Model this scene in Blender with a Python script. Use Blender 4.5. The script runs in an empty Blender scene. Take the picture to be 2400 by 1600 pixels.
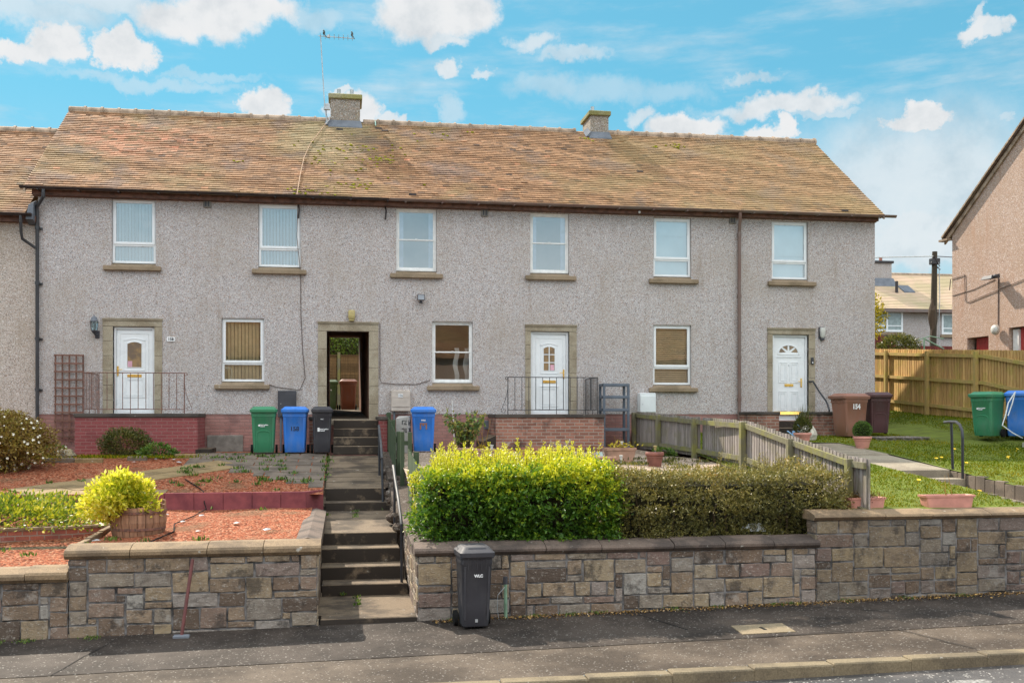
import bpy, bmesh, math, random
import numpy as np
from mathutils import Vector, Matrix
random.seed(7); np.random.seed(7)
R = math.radians
scn = bpy.context.scene
col = scn.collection

# ------------------------------------------------------------------ camera
EYE = 2.86
cam = bpy.data.cameras.new('camera'); co = bpy.data.objects.new('camera', cam); col.objects.link(co)
cam.sensor_width = 36; cam.lens = 36.75; cam.shift_y = 170/2400; cam.clip_end = 3000; cam.clip_start = .1
co.location = (0, -26.13, EYE); co.rotation_euler = (R(90), 0, -R(9.174))
scn.camera = co
# ------------------------------------------------------------------ light and sky
SUN_EL, SUN_AZ = 42.4, -28.0          # azimuth from +Y towards +X
scn.view_settings.view_transform = 'Standard'; scn.view_settings.look = 'None'
scn.view_settings.exposure = 1.25; scn.view_settings.gamma = 1
sl = bpy.data.lights.new('sun', 'SUN'); sl.energy = 3.3; sl.angle = R(.6); sl.color = (1, .90, .76)
so = bpy.data.objects.new('sun', sl); col.objects.link(so)
sd = Vector((math.sin(R(SUN_AZ))*math.cos(R(SUN_EL)), math.cos(R(SUN_AZ))*math.cos(R(SUN_EL)), math.sin(R(SUN_EL))))
so.rotation_euler = sd.to_track_quat('Z', 'Y').to_euler(); so.location = (10, 30, 40)

class NT:
    """tiny helper round a node tree"""
    def __init__(s, t): s.t = t; s.n = t.nodes; s.l = t.links
    def new(s, typ, **kw):
        n = s.n.new(typ)
        for k, v in kw.items(): setattr(n, k, v)
        return n
    def put(s, sock, v):
        if isinstance(v, bpy.types.NodeSocket): s.l.new(v, sock)
        elif v is not None: sock.default_value = v
    def math(s, op, a, b=None, c=None, clamp=False):
        n = s.new('ShaderNodeMath', operation=op, use_clamp=clamp)
        s.put(n.inputs[0], a); s.put(n.inputs[1], b); s.put(n.inputs[2], c); return n.outputs[0]
    def mix(s, f, a, b, blend='MIX'):
        n = s.new('ShaderNodeMix', data_type='RGBA', blend_type=blend)
        s.put(n.inputs[0], f); s.put(n.inputs[6], a if not isinstance(a, tuple) else (*a[:3], 1)); s.put(n.inputs[7], b if not isinstance(b, tuple) else (*b[:3], 1)); return n.outputs[2]
    def noise(s, vec, scale, detail=4, rough=.55, dim='3D'):
        n = s.new('ShaderNodeTexNoise', noise_dimensions=dim); s.put(n.inputs['Vector'], vec)
        n.inputs['Scale'].default_value = scale; n.inputs['Detail'].default_value = detail; n.inputs['Roughness'].default_value = rough
        return n.outputs['Fac']
    def voro(s, vec, scale, feat='F1', out='Color'):
        n = s.new('ShaderNodeTexVoronoi', feature=feat); s.put(n.inputs['Vector'], vec); n.inputs['Scale'].default_value = scale
        return n.outputs[out]
    def ramp(s, f, stops, interp='LINEAR'):
        n = s.new('ShaderNodeValToRGB'); cr = n.color_ramp; cr.interpolation = interp
        while len(cr.elements) < len(stops): cr.elements.new(.5)
        for e, (p, c) in zip(cr.elements, stops):
            e.position = p; e.color = (*c[:3], 1) if isinstance(c, tuple) else (c, c, c, 1)
        s.put(n.inputs[0], f); return n.outputs[0]
    def smooth(s, v, a, b):
        n = s.new('ShaderNodeMapRange', interpolation_type='SMOOTHSTEP'); s.put(n.inputs[0], v)
        n.inputs[1].default_value = a; n.inputs[2].default_value = b; return n.outputs[0]
    def scale(s, vec, v):
        n = s.new('ShaderNodeVectorMath', operation='MULTIPLY'); s.put(n.inputs[0], vec); n.inputs[1].default_value = v; return n.outputs[0]

def build_world():
    w = bpy.data.worlds.new('World'); scn.world = w; w.use_nodes = True
    k = NT(w.node_tree); k.n.clear()
    out = k.new('ShaderNodeOutputWorld'); bg = k.new('ShaderNodeBackground'); bg.inputs[1].default_value = .1
    k.l.new(bg.outputs[0], out.inputs[0])
    sky = k.new('ShaderNodeTexSky', sky_type='NISHITA', sun_disc=False)
    sky.sun_elevation = R(SUN_EL); sky.sun_rotation = R(SUN_AZ); sky.air_density = 1.0; sky.dust_density = .3; sky.ozone_density = 2.5
    tc = k.new('ShaderNodeTexCoord'); d = tc.outputs['Generated']
    sp = k.new('ShaderNodeSeparateXYZ'); k.l.new(d, sp.inputs[0])
    az = k.math('ARCTAN2', sp.outputs[0], sp.outputs[1]); el = k.math('ARCSINE', sp.outputs[2])
    # domain warp in azimuth / elevation
    cb = k.new('ShaderNodeCombineXYZ'); k.l.new(az, cb.inputs[0]); k.l.new(el, cb.inputs[1])
    n1 = k.new('ShaderNodeTexNoise'); k.put(n1.inputs['Vector'], cb.outputs[0]); n1.inputs['Scale'].default_value = 24; n1.inputs['Detail'].default_value = 9; n1.inputs['Roughness'].default_value = .66
    ns = k.new('ShaderNodeSeparateColor'); k.l.new(n1.outputs['Color'], ns.inputs[0])
    def signed(v, a): return k.math('MULTIPLY', k.math('SUBTRACT', v, .5), a)
    azw = k.math('ADD', az, signed(ns.outputs[0], .075)); elw = k.math('ADD', el, signed(ns.outputs[1], .05))
    # cumulus and streaks seen over the roof: azimuth, elevation (degrees), radii, density, softness
    C = CLOUDS
    acc = None
    for (a, e, ra, re, den, soft) in C:
        x = k.math('DIVIDE', k.math('SUBTRACT', azw, R(a)), R(ra)); y = k.math('DIVIDE', k.math('SUBTRACT', elw, R(e)), R(re))
        r2 = k.math('ADD', k.math('MULTIPLY', x, x), k.math('MULTIPLY', y, y))
        m = k.math('MULTIPLY', k.smooth(r2, 1.15+soft*1.3, .75-soft*.75), den)
        acc = m if acc is None else k.math('MAXIMUM', acc, m)
    acc = k.math('POWER', acc, 1.5)
    # broken cloud out of view, added thicker behind the camera as fill light
    nb = k.noise(k.scale(d, (1, 1, 2.2)), 3.2, 7, .58)
    back = k.smooth(sp.outputs[1], .25, -.35); hi = k.smooth(el, R(24), R(42))
    thr = k.math('SUBTRACT', nb, k.math('MULTIPLY', back, -.16))
    cover = k.math('MULTIPLY', k.smooth(thr, .44, .58), k.math('MAXIMUM', hi, k.math('MULTIPLY', back, k.smooth(el, R(17), R(30)))))
    wisp = k.noise(k.scale(cb.outputs[0], (6, 26, 1)), 1.0, 6, .62)
    wm = k.math('MULTIPLY', k.smooth(wisp, .44, .82), .6)
    haze = k.math('MULTIPLY', k.smooth(el, R(17), R(3)), .62); rearfill = k.math('MULTIPLY', k.math('MULTIPLY', back, k.smooth(el, R(26), R(6))), .2)  # second band: pale haze added behind the camera to brighten the window reflections
    dens = k.math('MAXIMUM', k.math('MAXIMUM', k.math('MAXIMUM', acc, cover), wm), k.math('MAXIMUM', haze, rearfill))
    shade = k.noise(cb.outputs[0], 22, 6, .6)
    cfront = k.ramp(shade, [(.3, (2.75, 2.95, 3.1)), (.52, (3.5, 3.58, 3.64)), (.75, (3.75, 3.75, 3.75))])
    cfill = k.math('MULTIPLY_ADD', k.math('MAXIMUM', back, hi), CLOUD_FILL, 1.0)  # extra brightness given to the unseen cloud, fills the shaded house front
    cc = k.new('ShaderNodeVectorMath', operation='SCALE'); k.put(cc.inputs[0], cfront); k.put(cc.inputs['Scale'], cfill)
    g = k.new('ShaderNodeGamma'); k.put(g.inputs[0], sky.outputs[0]); g.inputs[1].default_value = .4
    blue = k.mix(1.0, g.outputs[0], SKY_TINT, 'MULTIPLY')
    fin = k.mix(dens, blue, cc.outputs[0])
    k.l.new(fin, bg.inputs[0])
SKY_TINT = (.52, 1.38, 1.62); CLOUD_FILL = 2.0
def skypos(x, y):
    u = (x-1200)/2450; v = (970-y)/2450
    return 9.174+math.degrees(math.atan(u)), math.degrees(math.atan2(v, math.hypot(1, u)))
CLOUDS = []
for (x, y, rx, ry, den, soft) in [(50,125,100,26,1,.35),(140,100,55,40,1,.35),(245,115,38,40,1,.35),(310,110,46,42,1,.35),(275,140,60,20,1,.4),
        (470,45,150,40,1,.5),(560,25,160,35,1,.5),(300,15,260,28,.8,.8),(60,20,190,34,.75,.9),(700,40,120,24,.6,.9),(1000,35,140,55,1,.45),(1090,25,80,50,1,.5),(1030,92,60,20,.9,.6),
        (1250,88,60,22,.8,.8),(1340,128,90,16,.7,.9),(1050,165,36,18,.9,.6),(1140,166,36,12,.8,.7),(350,198,210,14,.55,.95),(480,185,110,10,.5,.95),(620,252,56,34,1,.3),
        (840,270,60,48,1,.35),(800,215,22,14,.9,.5),(910,285,26,18,.9,.5),(1060,245,34,34,.6,.9),(1290,205,95,30,.55,.95),(1420,215,110,32,.5,.95),(1560,215,90,24,.45,.95),(1510,270,50,18,.8,.7),
        (1610,305,90,34,1,.35),(1785,318,60,26,1,.35),(1850,305,36,34,1,.35),(1840,248,190,22,.95,.7),(1950,265,90,10,.7,.9),(2155,288,84,30,1,.3),(2150,262,42,30,1,.4),
        (2290,70,34,26,.95,.5),(2335,60,34,16,.9,.6),(2295,30,14,26,.8,.6),(2355,275,22,16,.7,.7),(1760,190,70,12,.7,.9),(2150,470,330,190,.85,.95),(2080,480,150,100,.75,.9),(2200,420,120,40,.6,.95),(2000,365,110,16,.45,.95),(2150,560,140,90,.9,.6),(1960,520,120,60,.4,.95)]:
    a, e = skypos(x, y); CLOUDS.append((a, e, rx*.0216, ry*.0226, den, soft))
build_world()

# ------------------------------------------------------------------ mesh helpers
def link(o, parent=None):
    col.objects.link(o)
    if parent is not None: o.parent = parent
    return o
def tag(o, label=None, cat=None, group=None, kind=None):
    if label: o['label'] = label
    if cat: o['category'] = cat
    if group: o['group'] = group
    if kind: o['kind'] = kind
    return o
def thing(name, loc, label, cat, group=None, rz=0, rx=0, ry=0):
    o = bpy.data.objects.new(name, None); o.empty_display_size = .2; o.location = loc; o.rotation_euler = (rx, ry, rz); link(o)
    return tag(o, label, cat, group)
class MB:
    def __init__(s): s.v = []; s.f = []; s.a = []; s.mi = []; s.cur = 0.0; s.m = 0
    def add(s, vs, fs, a=None):
        n = len(s.v); s.v += [tuple(p) for p in vs]; s.f += [tuple(i+n for i in f) for f in fs]
        s.a += [s.cur if a is None else a]*len(vs); s.mi += [s.m]*len(fs); return s
    def box(s, x0, x1, y0, y1, z0, z1, a=None):
        return s.add([(x0,y0,z0),(x1,y0,z0),(x1,y1,z0),(x0,y1,z0),(x0,y0,z1),(x1,y0,z1),(x1,y1,z1),(x0,y1,z1)],
                     [(0,3,2,1),(4,5,6,7),(0,1,5,4),(1,2,6,5),(2,3,7,6),(3,0,4,7)], a)
    def bevbox(s, x0, x1, y0, y1, z0, z1, b=.01, a=None):
        vs = []
        for (z, i) in ((z0, b), (z0+b, 0), (z1-b, 0), (z1, b)):
            vs += [(x0+i+(b if i == 0 else 0)*0, y0+i, z), (x1-i, y0+i, z), (x1-i, y1-i, z), (x0+i, y1-i, z)]
        fs = [(3,2,1,0), (12,13,14,15)]
        for r in range(3):
            for q in range(4): fs.append((r*4+q, r*4+(q+1)%4, r*4+4+(q+1)%4, r*4+4+q))
        return s.add(vs, fs, a)
    def hexa(s, p, a=None):      # 8 points, bottom loop then top loop
        return s.add(p, [(0,3,2,1),(4,5,6,7),(0,1,5,4),(1,2,6,5),(2,3,7,6),(3,0,4,7)], a)
    def quad(s, a, b, c, d, val=None): return s.add([a,b,c,d], [(0,1,2,3)], val)
    def tube(s, pts, r, n=8, caps=True):
        pts = [Vector(p) for p in pts]; rs = r if isinstance(r, (list, tuple)) else [r]*len(pts)
        vs = []; up = None
        for i, p in enumerate(pts):
            t = (pts[min(i+1, len(pts)-1)]-pts[max(i-1, 0)]).normalized()
            if up is None:
                ref = Vector((0,0,1)) if abs(t.z) < .9 else Vector((1,0,0)); up = t.cross(ref).normalized()
            up = (up-t*up.dot(t)).normalized(); w = t.cross(up)
            for k in range(n):
                an = 2*math.pi*k/n; vs.append(p+(up*math.cos(an)+w*math.sin(an))*rs[i])
        fs = []
        for i in range(len(pts)-1):
            for k in range(n): fs.append((i*n+k, i*n+(k+1)%n, (i+1)*n+(k+1)%n, (i+1)*n+k))
        if caps: fs += [tuple(range(n))[::-1], tuple(range((len(pts)-1)*n, len(pts)*n))]
        return s.add(vs, fs)
    def lathe(s, prof, c=(0,0,0), n=20, ang=None):
        vs = []; fs = []
        for (r, z) in prof:
            for k in range(n):
                an = 2*math.pi*k/n; vs.append((c[0]+r*math.cos(an), c[1]+r*math.sin(an), c[2]+z))
        for i in range(len(prof)-1):
            for k in range(n): fs.append((i*n+k, i*n+(k+1)%n, (i+1)*n+(k+1)%n, (i+1)*n+k))
        return s.add(vs, fs)
    def loft(s, rings, seg=3, cap0=True, cap1=True):   # rings: (z, w, d, r, yoff)
        vs = []; n = 4*(seg+1)
        for (z, w, d, r, yo) in rings:
            for q, (sx, sy) in enumerate(((1,1),(-1,1),(-1,-1),(1,-1))):
                for k in range(seg+1):
                    an = math.pi/2*(q+k/seg); vs.append((sx*(w/2-r)+r*math.cos(an), yo+sy*(d/2-r)+r*math.sin(an), z))
        fs = []
        for i in range(len(rings)-1):
            for k in range(n): fs.append((i*n+k, i*n+(k+1)%n, (i+1)*n+(k+1)%n, (i+1)*n+k))
        if cap0: fs.append(tuple(range(n))[::-1])
        if cap1: fs.append(tuple(range((len(rings)-1)*n, len(rings)*n)))
        return s.add(vs, fs)
    def prism(s, poly, y0, y1):   # poly in (x, z)
        n = len(poly); vs = [(x, y0, z) for x, z in poly]+[(x, y1, z) for x, z in poly]
        return s.add(vs, [tuple(range(n)), tuple(range(n, 2*n))[::-1]]+[(i, i+n, (i+1) % n+n, (i+1) % n) for i in range(n)])
    def ball(s, c, rx, ry, rz, n=10, m=7, jit=0):
        vs = [(c[0], c[1], c[2]-rz)]; fs = []
        for i in range(1, m):
            t = math.pi*i/m-math.pi/2
            for k in range(n):
                an = 2*math.pi*k/n; q = 1+random.uniform(-jit, jit); vs.append((c[0]+rx*q*math.cos(t)*math.cos(an), c[1]+ry*q*math.cos(t)*math.sin(an), c[2]+rz*q*math.sin(t)))
        vs.append((c[0], c[1], c[2]+rz)); L = len(vs)-1
        for k in range(n): fs.append((0, 1+(k+1) % n, 1+k)); fs.append((L, 1+(m-2)*n+k, 1+(m-2)*n+(k+1) % n))
        for i in range(m-2):
            for k in range(n): fs.append((1+i*n+k, 1+i*n+(k+1) % n, 1+(i+1)*n+(k+1) % n, 1+(i+1)*n+k))
        return s.add(vs, fs)
    def build(s, name, mats, parent=None, smooth=False, bevel=0, local=False, shift=True):
        me = bpy.data.meshes.new(name); v = s.v
        if parent is not None and not local:
            L = parent.location; P = parent.parent
            if P is not None: L = P.location
            v = [(p[0]-L[0], p[1]-L[1], p[2]-L[2]) for p in v]
        me.from_pydata(v, [], s.f)
        if not isinstance(mats, (list, tuple)): mats = [mats]
        for m in mats: me.materials.append(m)
        if len(mats) > 1: me.polygons.foreach_set('material_index', s.mi)
        at = me.attributes.new('rnd', 'FLOAT', 'POINT'); at.data.foreach_set('value', s.a)
        bm = bmesh.new(); bm.from_mesh(me); bmesh.ops.recalc_face_normals(bm, faces=bm.faces) if len(s.f) < 4000 else None; bm.to_mesh(me); bm.free()
        if smooth:
            me.polygons.foreach_set('use_smooth', [True]*len(me.polygons))
            try: me.set_sharp_from_angle(angle=R(42))
            except Exception: pass
        me.update()
        o = bpy.data.objects.new(name, me); link(o, parent)
        if bevel:
            b = o.modifiers.new('bevel', 'BEVEL'); b.width = bevel; b.segments = 2; b.limit_method = 'ANGLE'; b.angle_limit = R(35)
        return o
def struct(name, mb, m, **k): return tag(mb.build(name, m, **k), kind='structure')
def text_mesh(txt, size, loc, mat, parent, name='lettering', rot=(90, 0, 0), depth=.001, local=True, bold=0):
    cu = bpy.data.curves.new('t', 'FONT'); cu.body = txt; cu.size = size; cu.align_x = 'CENTER'; cu.align_y = 'CENTER'; cu.extrude = depth; cu.offset = bold
    to = bpy.data.objects.new('t', cu); col.objects.link(to)
    dg = bpy.context.evaluated_depsgraph_get(); dg.update()
    me = bpy.data.meshes.new_from_object(to.evaluated_get(dg)); bpy.data.objects.remove(to); me.name = name
    me.transform(Matrix.Translation(loc) @ Matrix.Rotation(R(rot[2]), 4, 'Z') @ Matrix.Rotation(R(rot[0]), 4, 'X'))
    if parent is not None and not local:
        L = parent.location if parent.parent is None else parent.parent.location; me.transform(Matrix.Translation((-L[0], -L[1], -L[2])))
    me.materials.clear(); me.materials.append(mat)
    return link(bpy.data.objects.new(name, me), parent)

# ------------------------------------------------------------------ materials
def pbr(name, spec=.5):
    m = bpy.data.materials.new(name); m.use_nodes = True; k = NT(m.node_tree); b = k.n['Principled BSDF']; b.inputs['Specular IOR Level'].default_value = spec
    return m, k, b
def coords(k, wall=False):
    tc = k.new('ShaderNodeNewGeometry').outputs['Position']
    return tc
def attr(k): 
    n = k.new('ShaderNodeAttribute'); n.attribute_name = 'rnd'; return n.outputs['Fac']
def bump(k, b, h, st=.4, dist=.01):
    n = k.new('ShaderNodeBump'); n.inputs['Strength'].default_value = st; n.inputs['Distance'].default_value = dist; k.put(n.inputs['Height'], h); k.l.new(n.outputs[0], b.inputs['Normal'])
def simple(name, c, rough=.5, var=.15, scale=6, metal=0, bmp=0, spec=.5, c2=None):
    m, k, b = pbr(name, spec if rough < .8 else .08); p = coords(k); n = k.noise(p, scale, 6, .6)
    dark = c2 if c2 else tuple(x*(1-var*1.6) for x in c)
    cc = k.mix(k.smooth(n, .3, .7), dark, tuple(min(1, x*(1+var*.5)) for x in c)); k.put(b.inputs['Base Color'], cc)
    k.put(b.inputs['Roughness'], k.math('MULTIPLY_ADD', n, .25, rough-.12)); b.inputs['Metallic'].default_value = metal
    if bmp: bump(k, b, k.noise(p, scale*12, 4), bmp, .004)
    return m
def harl_mat(name, tint, stainc=(.27, .21, .16), dark=(.09, .085, .09)):
    m, k, b = pbr(name, .2); p = coords(k)
    v = k.new('ShaderNodeTexVoronoi'); k.put(v.inputs['Vector'], p); v.inputs['Scale'].default_value = 74
    s = k.new('ShaderNodeSeparateColor'); k.l.new(v.outputs['Color'], s.inputs[0])
    t = tint
    cc = k.ramp(s.outputs[0], [(0, dark), (.07, (t[0]*.5, t[1]*.48, t[2]*.48)), (.22, (t[0]*.86, t[1]*.84, t[2]*.84)), (.62, (t[0]*1.02, t[1]*1.02, t[2]*1.02)), (.88, (t[0]*1.2, t[1]*1.2, t[2]*1.22)), (1, (.74, .71, .69))])
    warm = k.mix(k.math('MULTIPLY', k.smooth(s.outputs[1], .80, .9), .55), cc, (.36, .19, .10))
    big = k.noise(p, .55, 5, .6)
    c1 = k.mix(k.math('MULTIPLY', k.smooth(big, .42, .70), .40), warm, (t[0]*.78, t[1]*.70, t[2]*.58))
    n2 = k.noise(k.scale(p, (3.0, 3.0, .5)), 1.4, 5, .6)
    c2 = k.mix(k.math('MULTIPLY', k.smooth(n2, .52, .72), .34), c1, stainc)
    k.put(b.inputs['Base Color'], c2); b.inputs['Roughness'].default_value = .92
    bump(k, b, v.outputs['Distance'], .3, .008); return m
def brick_mat(name, c1, c2, mortar, dirt=(.05, .04, .04), amount=.45, scale=1.0, offset=0, white=.25):
    m, k, b = pbr(name, .2); p = coords(k); sp = k.new('ShaderNodeSeparateXYZ'); k.l.new(p, sp.inputs[0])
    cb = k.new('ShaderNodeCombineXYZ'); k.l.new(k.math('ADD', sp.outputs[0], sp.outputs[1]), cb.inputs[0]); k.l.new(k.math('ADD', sp.outputs[2], offset), cb.inputs[1])
    br = k.new('ShaderNodeTexBrick'); k.l.new(cb.outputs[0], br.inputs['Vector']); br.inputs['Scale'].default_value = scale
    br.inputs['Brick Width'].default_value = .235; br.inputs['Row Height'].default_value = .078; br.inputs['Mortar Size'].default_value = .011; br.inputs['Mortar Smooth'].default_value = .3; br.inputs['Bias'].default_value = -.1
    br.inputs['Color1'].default_value = (*c1, 1); br.inputs['Color2'].default_value = (*c2, 1); br.inputs['Mortar'].default_value = (*mortar, 1)
    n = k.noise(p, 1.6, 6, .62); c = k.mix(k.math('MULTIPLY', k.smooth(n, .5, .68), amount), br.outputs['Color'], dirt)
    n2 = k.noise(p, 5, 5, .6); c = k.mix(k.math('MULTIPLY', k.smooth(n2, .6, .74), white), c, (.55, .5, .48))
    n3 = k.noise(p, 60, 3); c = k.mix(.25, c, k.ramp(n3, [(.3, .2), (.7, .8)]), 'OVERLAY')
    k.put(b.inputs['Base Color'], c); b.inputs['Roughness'].default_value = .9; bump(k, b, k.math('SUBTRACT', n3, br.outputs['Fac']), .5, .008); return m
def tile_mat(name, right_shift=True):
    m, k, b = pbr(name, .2); p = coords(k); a = attr(k); n = k.noise(p, .42, 4, .6); n2 = k.noise(p, .9, 5, .65)
    base = k.ramp(a, [(0, (.09, .056, .042)), (.2, (.17, .096, .056)), (.45, (.26, .142, .076)), (.7, (.34, .186, .098)), (.88, (.41, .21, .115)), (1, (.52, .215, .12))])
    base = k.mix(k.math('MULTIPLY', k.smooth(n, .46, .64), .42), base, (.25, .195, .09))
    base = k.mix(k.math('MULTIPLY', k.smooth(n2, .52, .66), .55), base, (.17, .125, .11))
    sp = k.new('ShaderNodeSeparateXYZ'); k.l.new(p, sp.inputs[0])
    if right_shift:
        w = k.math('MULTIPLY', k.smooth(k.math('ADD', sp.outputs[0], k.math('MULTIPLY', n2, 5)), 5, 16), .28)
        base = k.mix(w, base, (.42, .31, .16))
        # salmon patch near the left verge and pale lichen run below the chimney
        dx = k.math('DIVIDE', k.math('ADD', sp.outputs[0], 5.3), 2.0); dz = k.math('DIVIDE', k.math('SUBTRACT', sp.outputs[2], 10.0), .9)
        r = k.math('ADD', k.math('ADD', k.math('MULTIPLY', dx, dx), k.math('MULTIPLY', dz, dz)), k.math('MULTIPLY', n2, 1.6))
        base = k.mix(k.math('MULTIPLY', k.smooth(r, 1.9, .9), k.math('MULTIPLY', k.smooth(a, .3, .7), .5)), base, (.48, .20, .12))
        dx = k.math('DIVIDE', k.math('SUBTRACT', sp.outputs[0], -.3), 1.6); dz = k.math('DIVIDE', k.math('SUBTRACT', sp.outputs[2], 10.7), 1.7)
        r = k.math('ADD', k.math('ADD', k.math('MULTIPLY', dx, dx), k.math('MULTIPLY', dz, dz)), k.math('MULTIPLY', n2, 1.4))
        base = k.mix(k.math('MULTIPLY', k.smooth(r, 1.8, .6), .38), base, (.36, .34, .20))
    sk = k.noise(p, 30, 4, .6); base = k.mix(k.math('MULTIPLY', k.smooth(sk, .60, .72), .5), base, (.44, .40, .20))
    k.put(b.inputs['Base Color'], base); b.inputs['Roughness'].default_value = .85; bump(k, b, sk, .3, .004); return m
def stone_mat(name, dark=1.0, pal=None):
    m, k, b = pbr(name, .25); p = coords(k); a = attr(k)
    pal = pal or [(0, (0.100, 0.073, 0.056)), (.18, (0.211, 0.146, 0.102)), (.36, (0.322, 0.246, 0.159)), (.52, (0.246, 0.213, 0.180)), (.68, (0.367, 0.280, 0.171)), (.84, (0.223, 0.152, 0.125)), (1, (0.346, 0.319, 0.281))]
    base = k.ramp(a, [(q, tuple(x*dark for x in c)) for q, c in pal])
    n = k.noise(p, 7, 7, .65); base = k.mix(k.math('MULTIPLY', k.smooth(n, .45, .62), .45), base, (.13*dark, .10*dark, .08*dark))
    n2 = k.noise(k.scale(p, (1, 1, 1.7)), 28, 5, .7); base = k.mix(k.math('MULTIPLY', k.smooth(n2, .56, .66), .6), base, (.52*dark, .48*dark, .42*dark))
    n4 = k.noise(p, 2.1, 6, .7); base = k.mix(k.math('MULTIPLY', k.smooth(n4, .53, .63), .7), base, (.045, .038, .034))
    n5 = k.noise(p, 3.2, 6, .7); base = k.mix(k.math('MULTIPLY', k.smooth(n5, .56, .68), .5), base, (.42*dark, .39*dark, .35*dark)); k.put(b.inputs['Base Color'], base); b.inputs['Roughness'].default_value = .9; bump(k, b, k.math('ADD', n2, n), .9, .02); return m
def coping_mat(name, c=(.33, .26, .19), d=(.09, .075, .065), amt=.6):
    m, k, b = pbr(name, .25); p = coords(k); n = k.noise(p, 1.8, 7, .65); n2 = k.noise(p, 60, 4, .6)
    base = k.mix(k.math('MULTIPLY', k.smooth(n, .42, .62), amt), c, d); base = k.mix(.4, base, k.ramp(n2, [(.3, .15), (.7, .85)]), 'OVERLAY')
    n3 = k.noise(p, 9, 5, .6); base = k.mix(k.math('MULTIPLY', k.smooth(n3, .66, .72), .7), base, (.5, .48, .42))
    k.put(b.inputs['Base Color'], base); b.inputs['Roughness'].default_value = .88; bump(k, b, n2, .6, .006); return m
def gravel_mat(name, stops, scale=42, big=(.2, .16, .08), amt=.3):
    m, k, b = pbr(name, .06); p = coords(k); v = k.new('ShaderNodeTexVoronoi'); k.put(v.inputs['Vector'], p); v.inputs['Scale'].default_value = scale
    s = k.new('ShaderNodeSeparateColor'); k.l.new(v.outputs['Color'], s.inputs[0]); base = k.ramp(s.outputs[0], stops)
    n = k.noise(p, 1.1, 6, .65); base = k.mix(k.math('MULTIPLY', k.smooth(n, .52, .68), amt), base, big)
    k.put(b.inputs['Base Color'], base); b.inputs['Roughness'].default_value = .8
    bump(k, b, k.math('MULTIPLY', v.outputs['Distance'], -1.0), 1.0, .03); return m
def asphalt_mat(name, c, c2, spk=.5, rough=.75):
    m, k, b = pbr(name, .35 if rough < .6 else .10); p = coords(k); n = k.noise(p, .8, 7, .62); base = k.mix(k.smooth(n, .38, .64), tuple(q*.72 for q in c), tuple(q*1.12 for q in c2))
    v = k.voro(p, 62); s = k.new('ShaderNodeSeparateColor'); k.l.new(v, s.inputs[0])
    base = k.mix(k.math('MULTIPLY', k.smooth(s.outputs[0], .955, .985), spk*.75), base, (.62, .58, .52))
    base = k.mix(k.math('MULTIPLY', k.smooth(s.outputs[1], .92, .96), .55), base, (.025, .02, .02))
    n2 = k.noise(p, 150, 3); base = k.mix(.35, base, k.ramp(n2, [(.3, .15), (.7, .85)]), 'OVERLAY')
    k.put(b.inputs['Base Color'], base); k.put(b.inputs['Roughness'], k.math('MULTIPLY_ADD', n, -.25, rough+.1)); bump(k, b, n2, .5, .006); return m
def wood_mat(name, c, d, moss=None, mossamt=.5, rough=.8):
    m, k, b = pbr(name, .25); p = coords(k); a = attr(k); n = k.noise(k.scale(p, (9, 9, .8)), 3.0, 6, .65)
    base = k.mix(k.smooth(n, .35, .68), c, d); base = k.mix(.4, base, k.ramp(a, [(0, .2), (1, .8)]), 'OVERLAY')
    if moss:
        n2 = k.noise(p, 2.6, 6, .65); base = k.mix(k.math('MULTIPLY', k.smooth(n2, .46, .62), mossamt), base, moss)
    k.put(b.inputs['Base Color'], base); b.inputs['Roughness'].default_value = rough; bump(k, b, n, .3, .005); return m
def leaf_mat(name, stops, trans=.35, rough=.42):
    m, k, b = pbr(name, .45 if rough < .8 else .08); a = attr(k); c = k.ramp(a, stops); k.put(b.inputs['Base Color'], c); b.inputs['Roughness'].default_value = rough
    tr = k.new('ShaderNodeBsdfTranslucent'); k.put(tr.inputs[0], k.mix(1.0, c, (1.0, 1.0, .6), 'MULTIPLY')); mx = k.new('ShaderNodeMixShader'); mx.inputs[0].default_value = trans
    k.l.new(b.outputs[0], mx.inputs[1]); k.l.new(tr.outputs[0], mx.inputs[2]); k.l.new(mx.outputs[0], k.n['Material Output'].inputs[0]); return m
def glass_mat(name, fac=.35, tint=(.80, .94, .98)):
    m = bpy.data.materials.new(name); m.use_nodes = True; k = NT(m.node_tree); k.n.remove(k.n['Principled BSDF'])
    t = k.new('ShaderNodeBsdfTransparent'); t.inputs[0].default_value = (*tint, 1); g = k.new('ShaderNodeBsdfGlossy'); g.inputs['Roughness'].default_value = .015
    p = coords(k); bn = k.new('ShaderNodeBump'); bn.inputs['Strength'].default_value = .02; bn.inputs['Distance'].default_value = .02; k.put(bn.inputs['Height'], k.noise(p, 2.5, 2)); k.l.new(bn.outputs[0], g.inputs['Normal'])
    f = k.new('ShaderNodeFresnel'); f.inputs[0].default_value = 1.5
    mx = k.new('ShaderNodeMixShader'); k.put(mx.inputs[0], k.math('ADD', k.math('MULTIPLY', f.outputs[0], 1.0), fac, clamp=True)); k.l.new(t.outputs[0], mx.inputs[1]); k.l.new(g.outputs[0], mx.inputs[2]); k.l.new(mx.outputs[0], k.n['Material Output'].inputs[0]); return m

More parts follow.
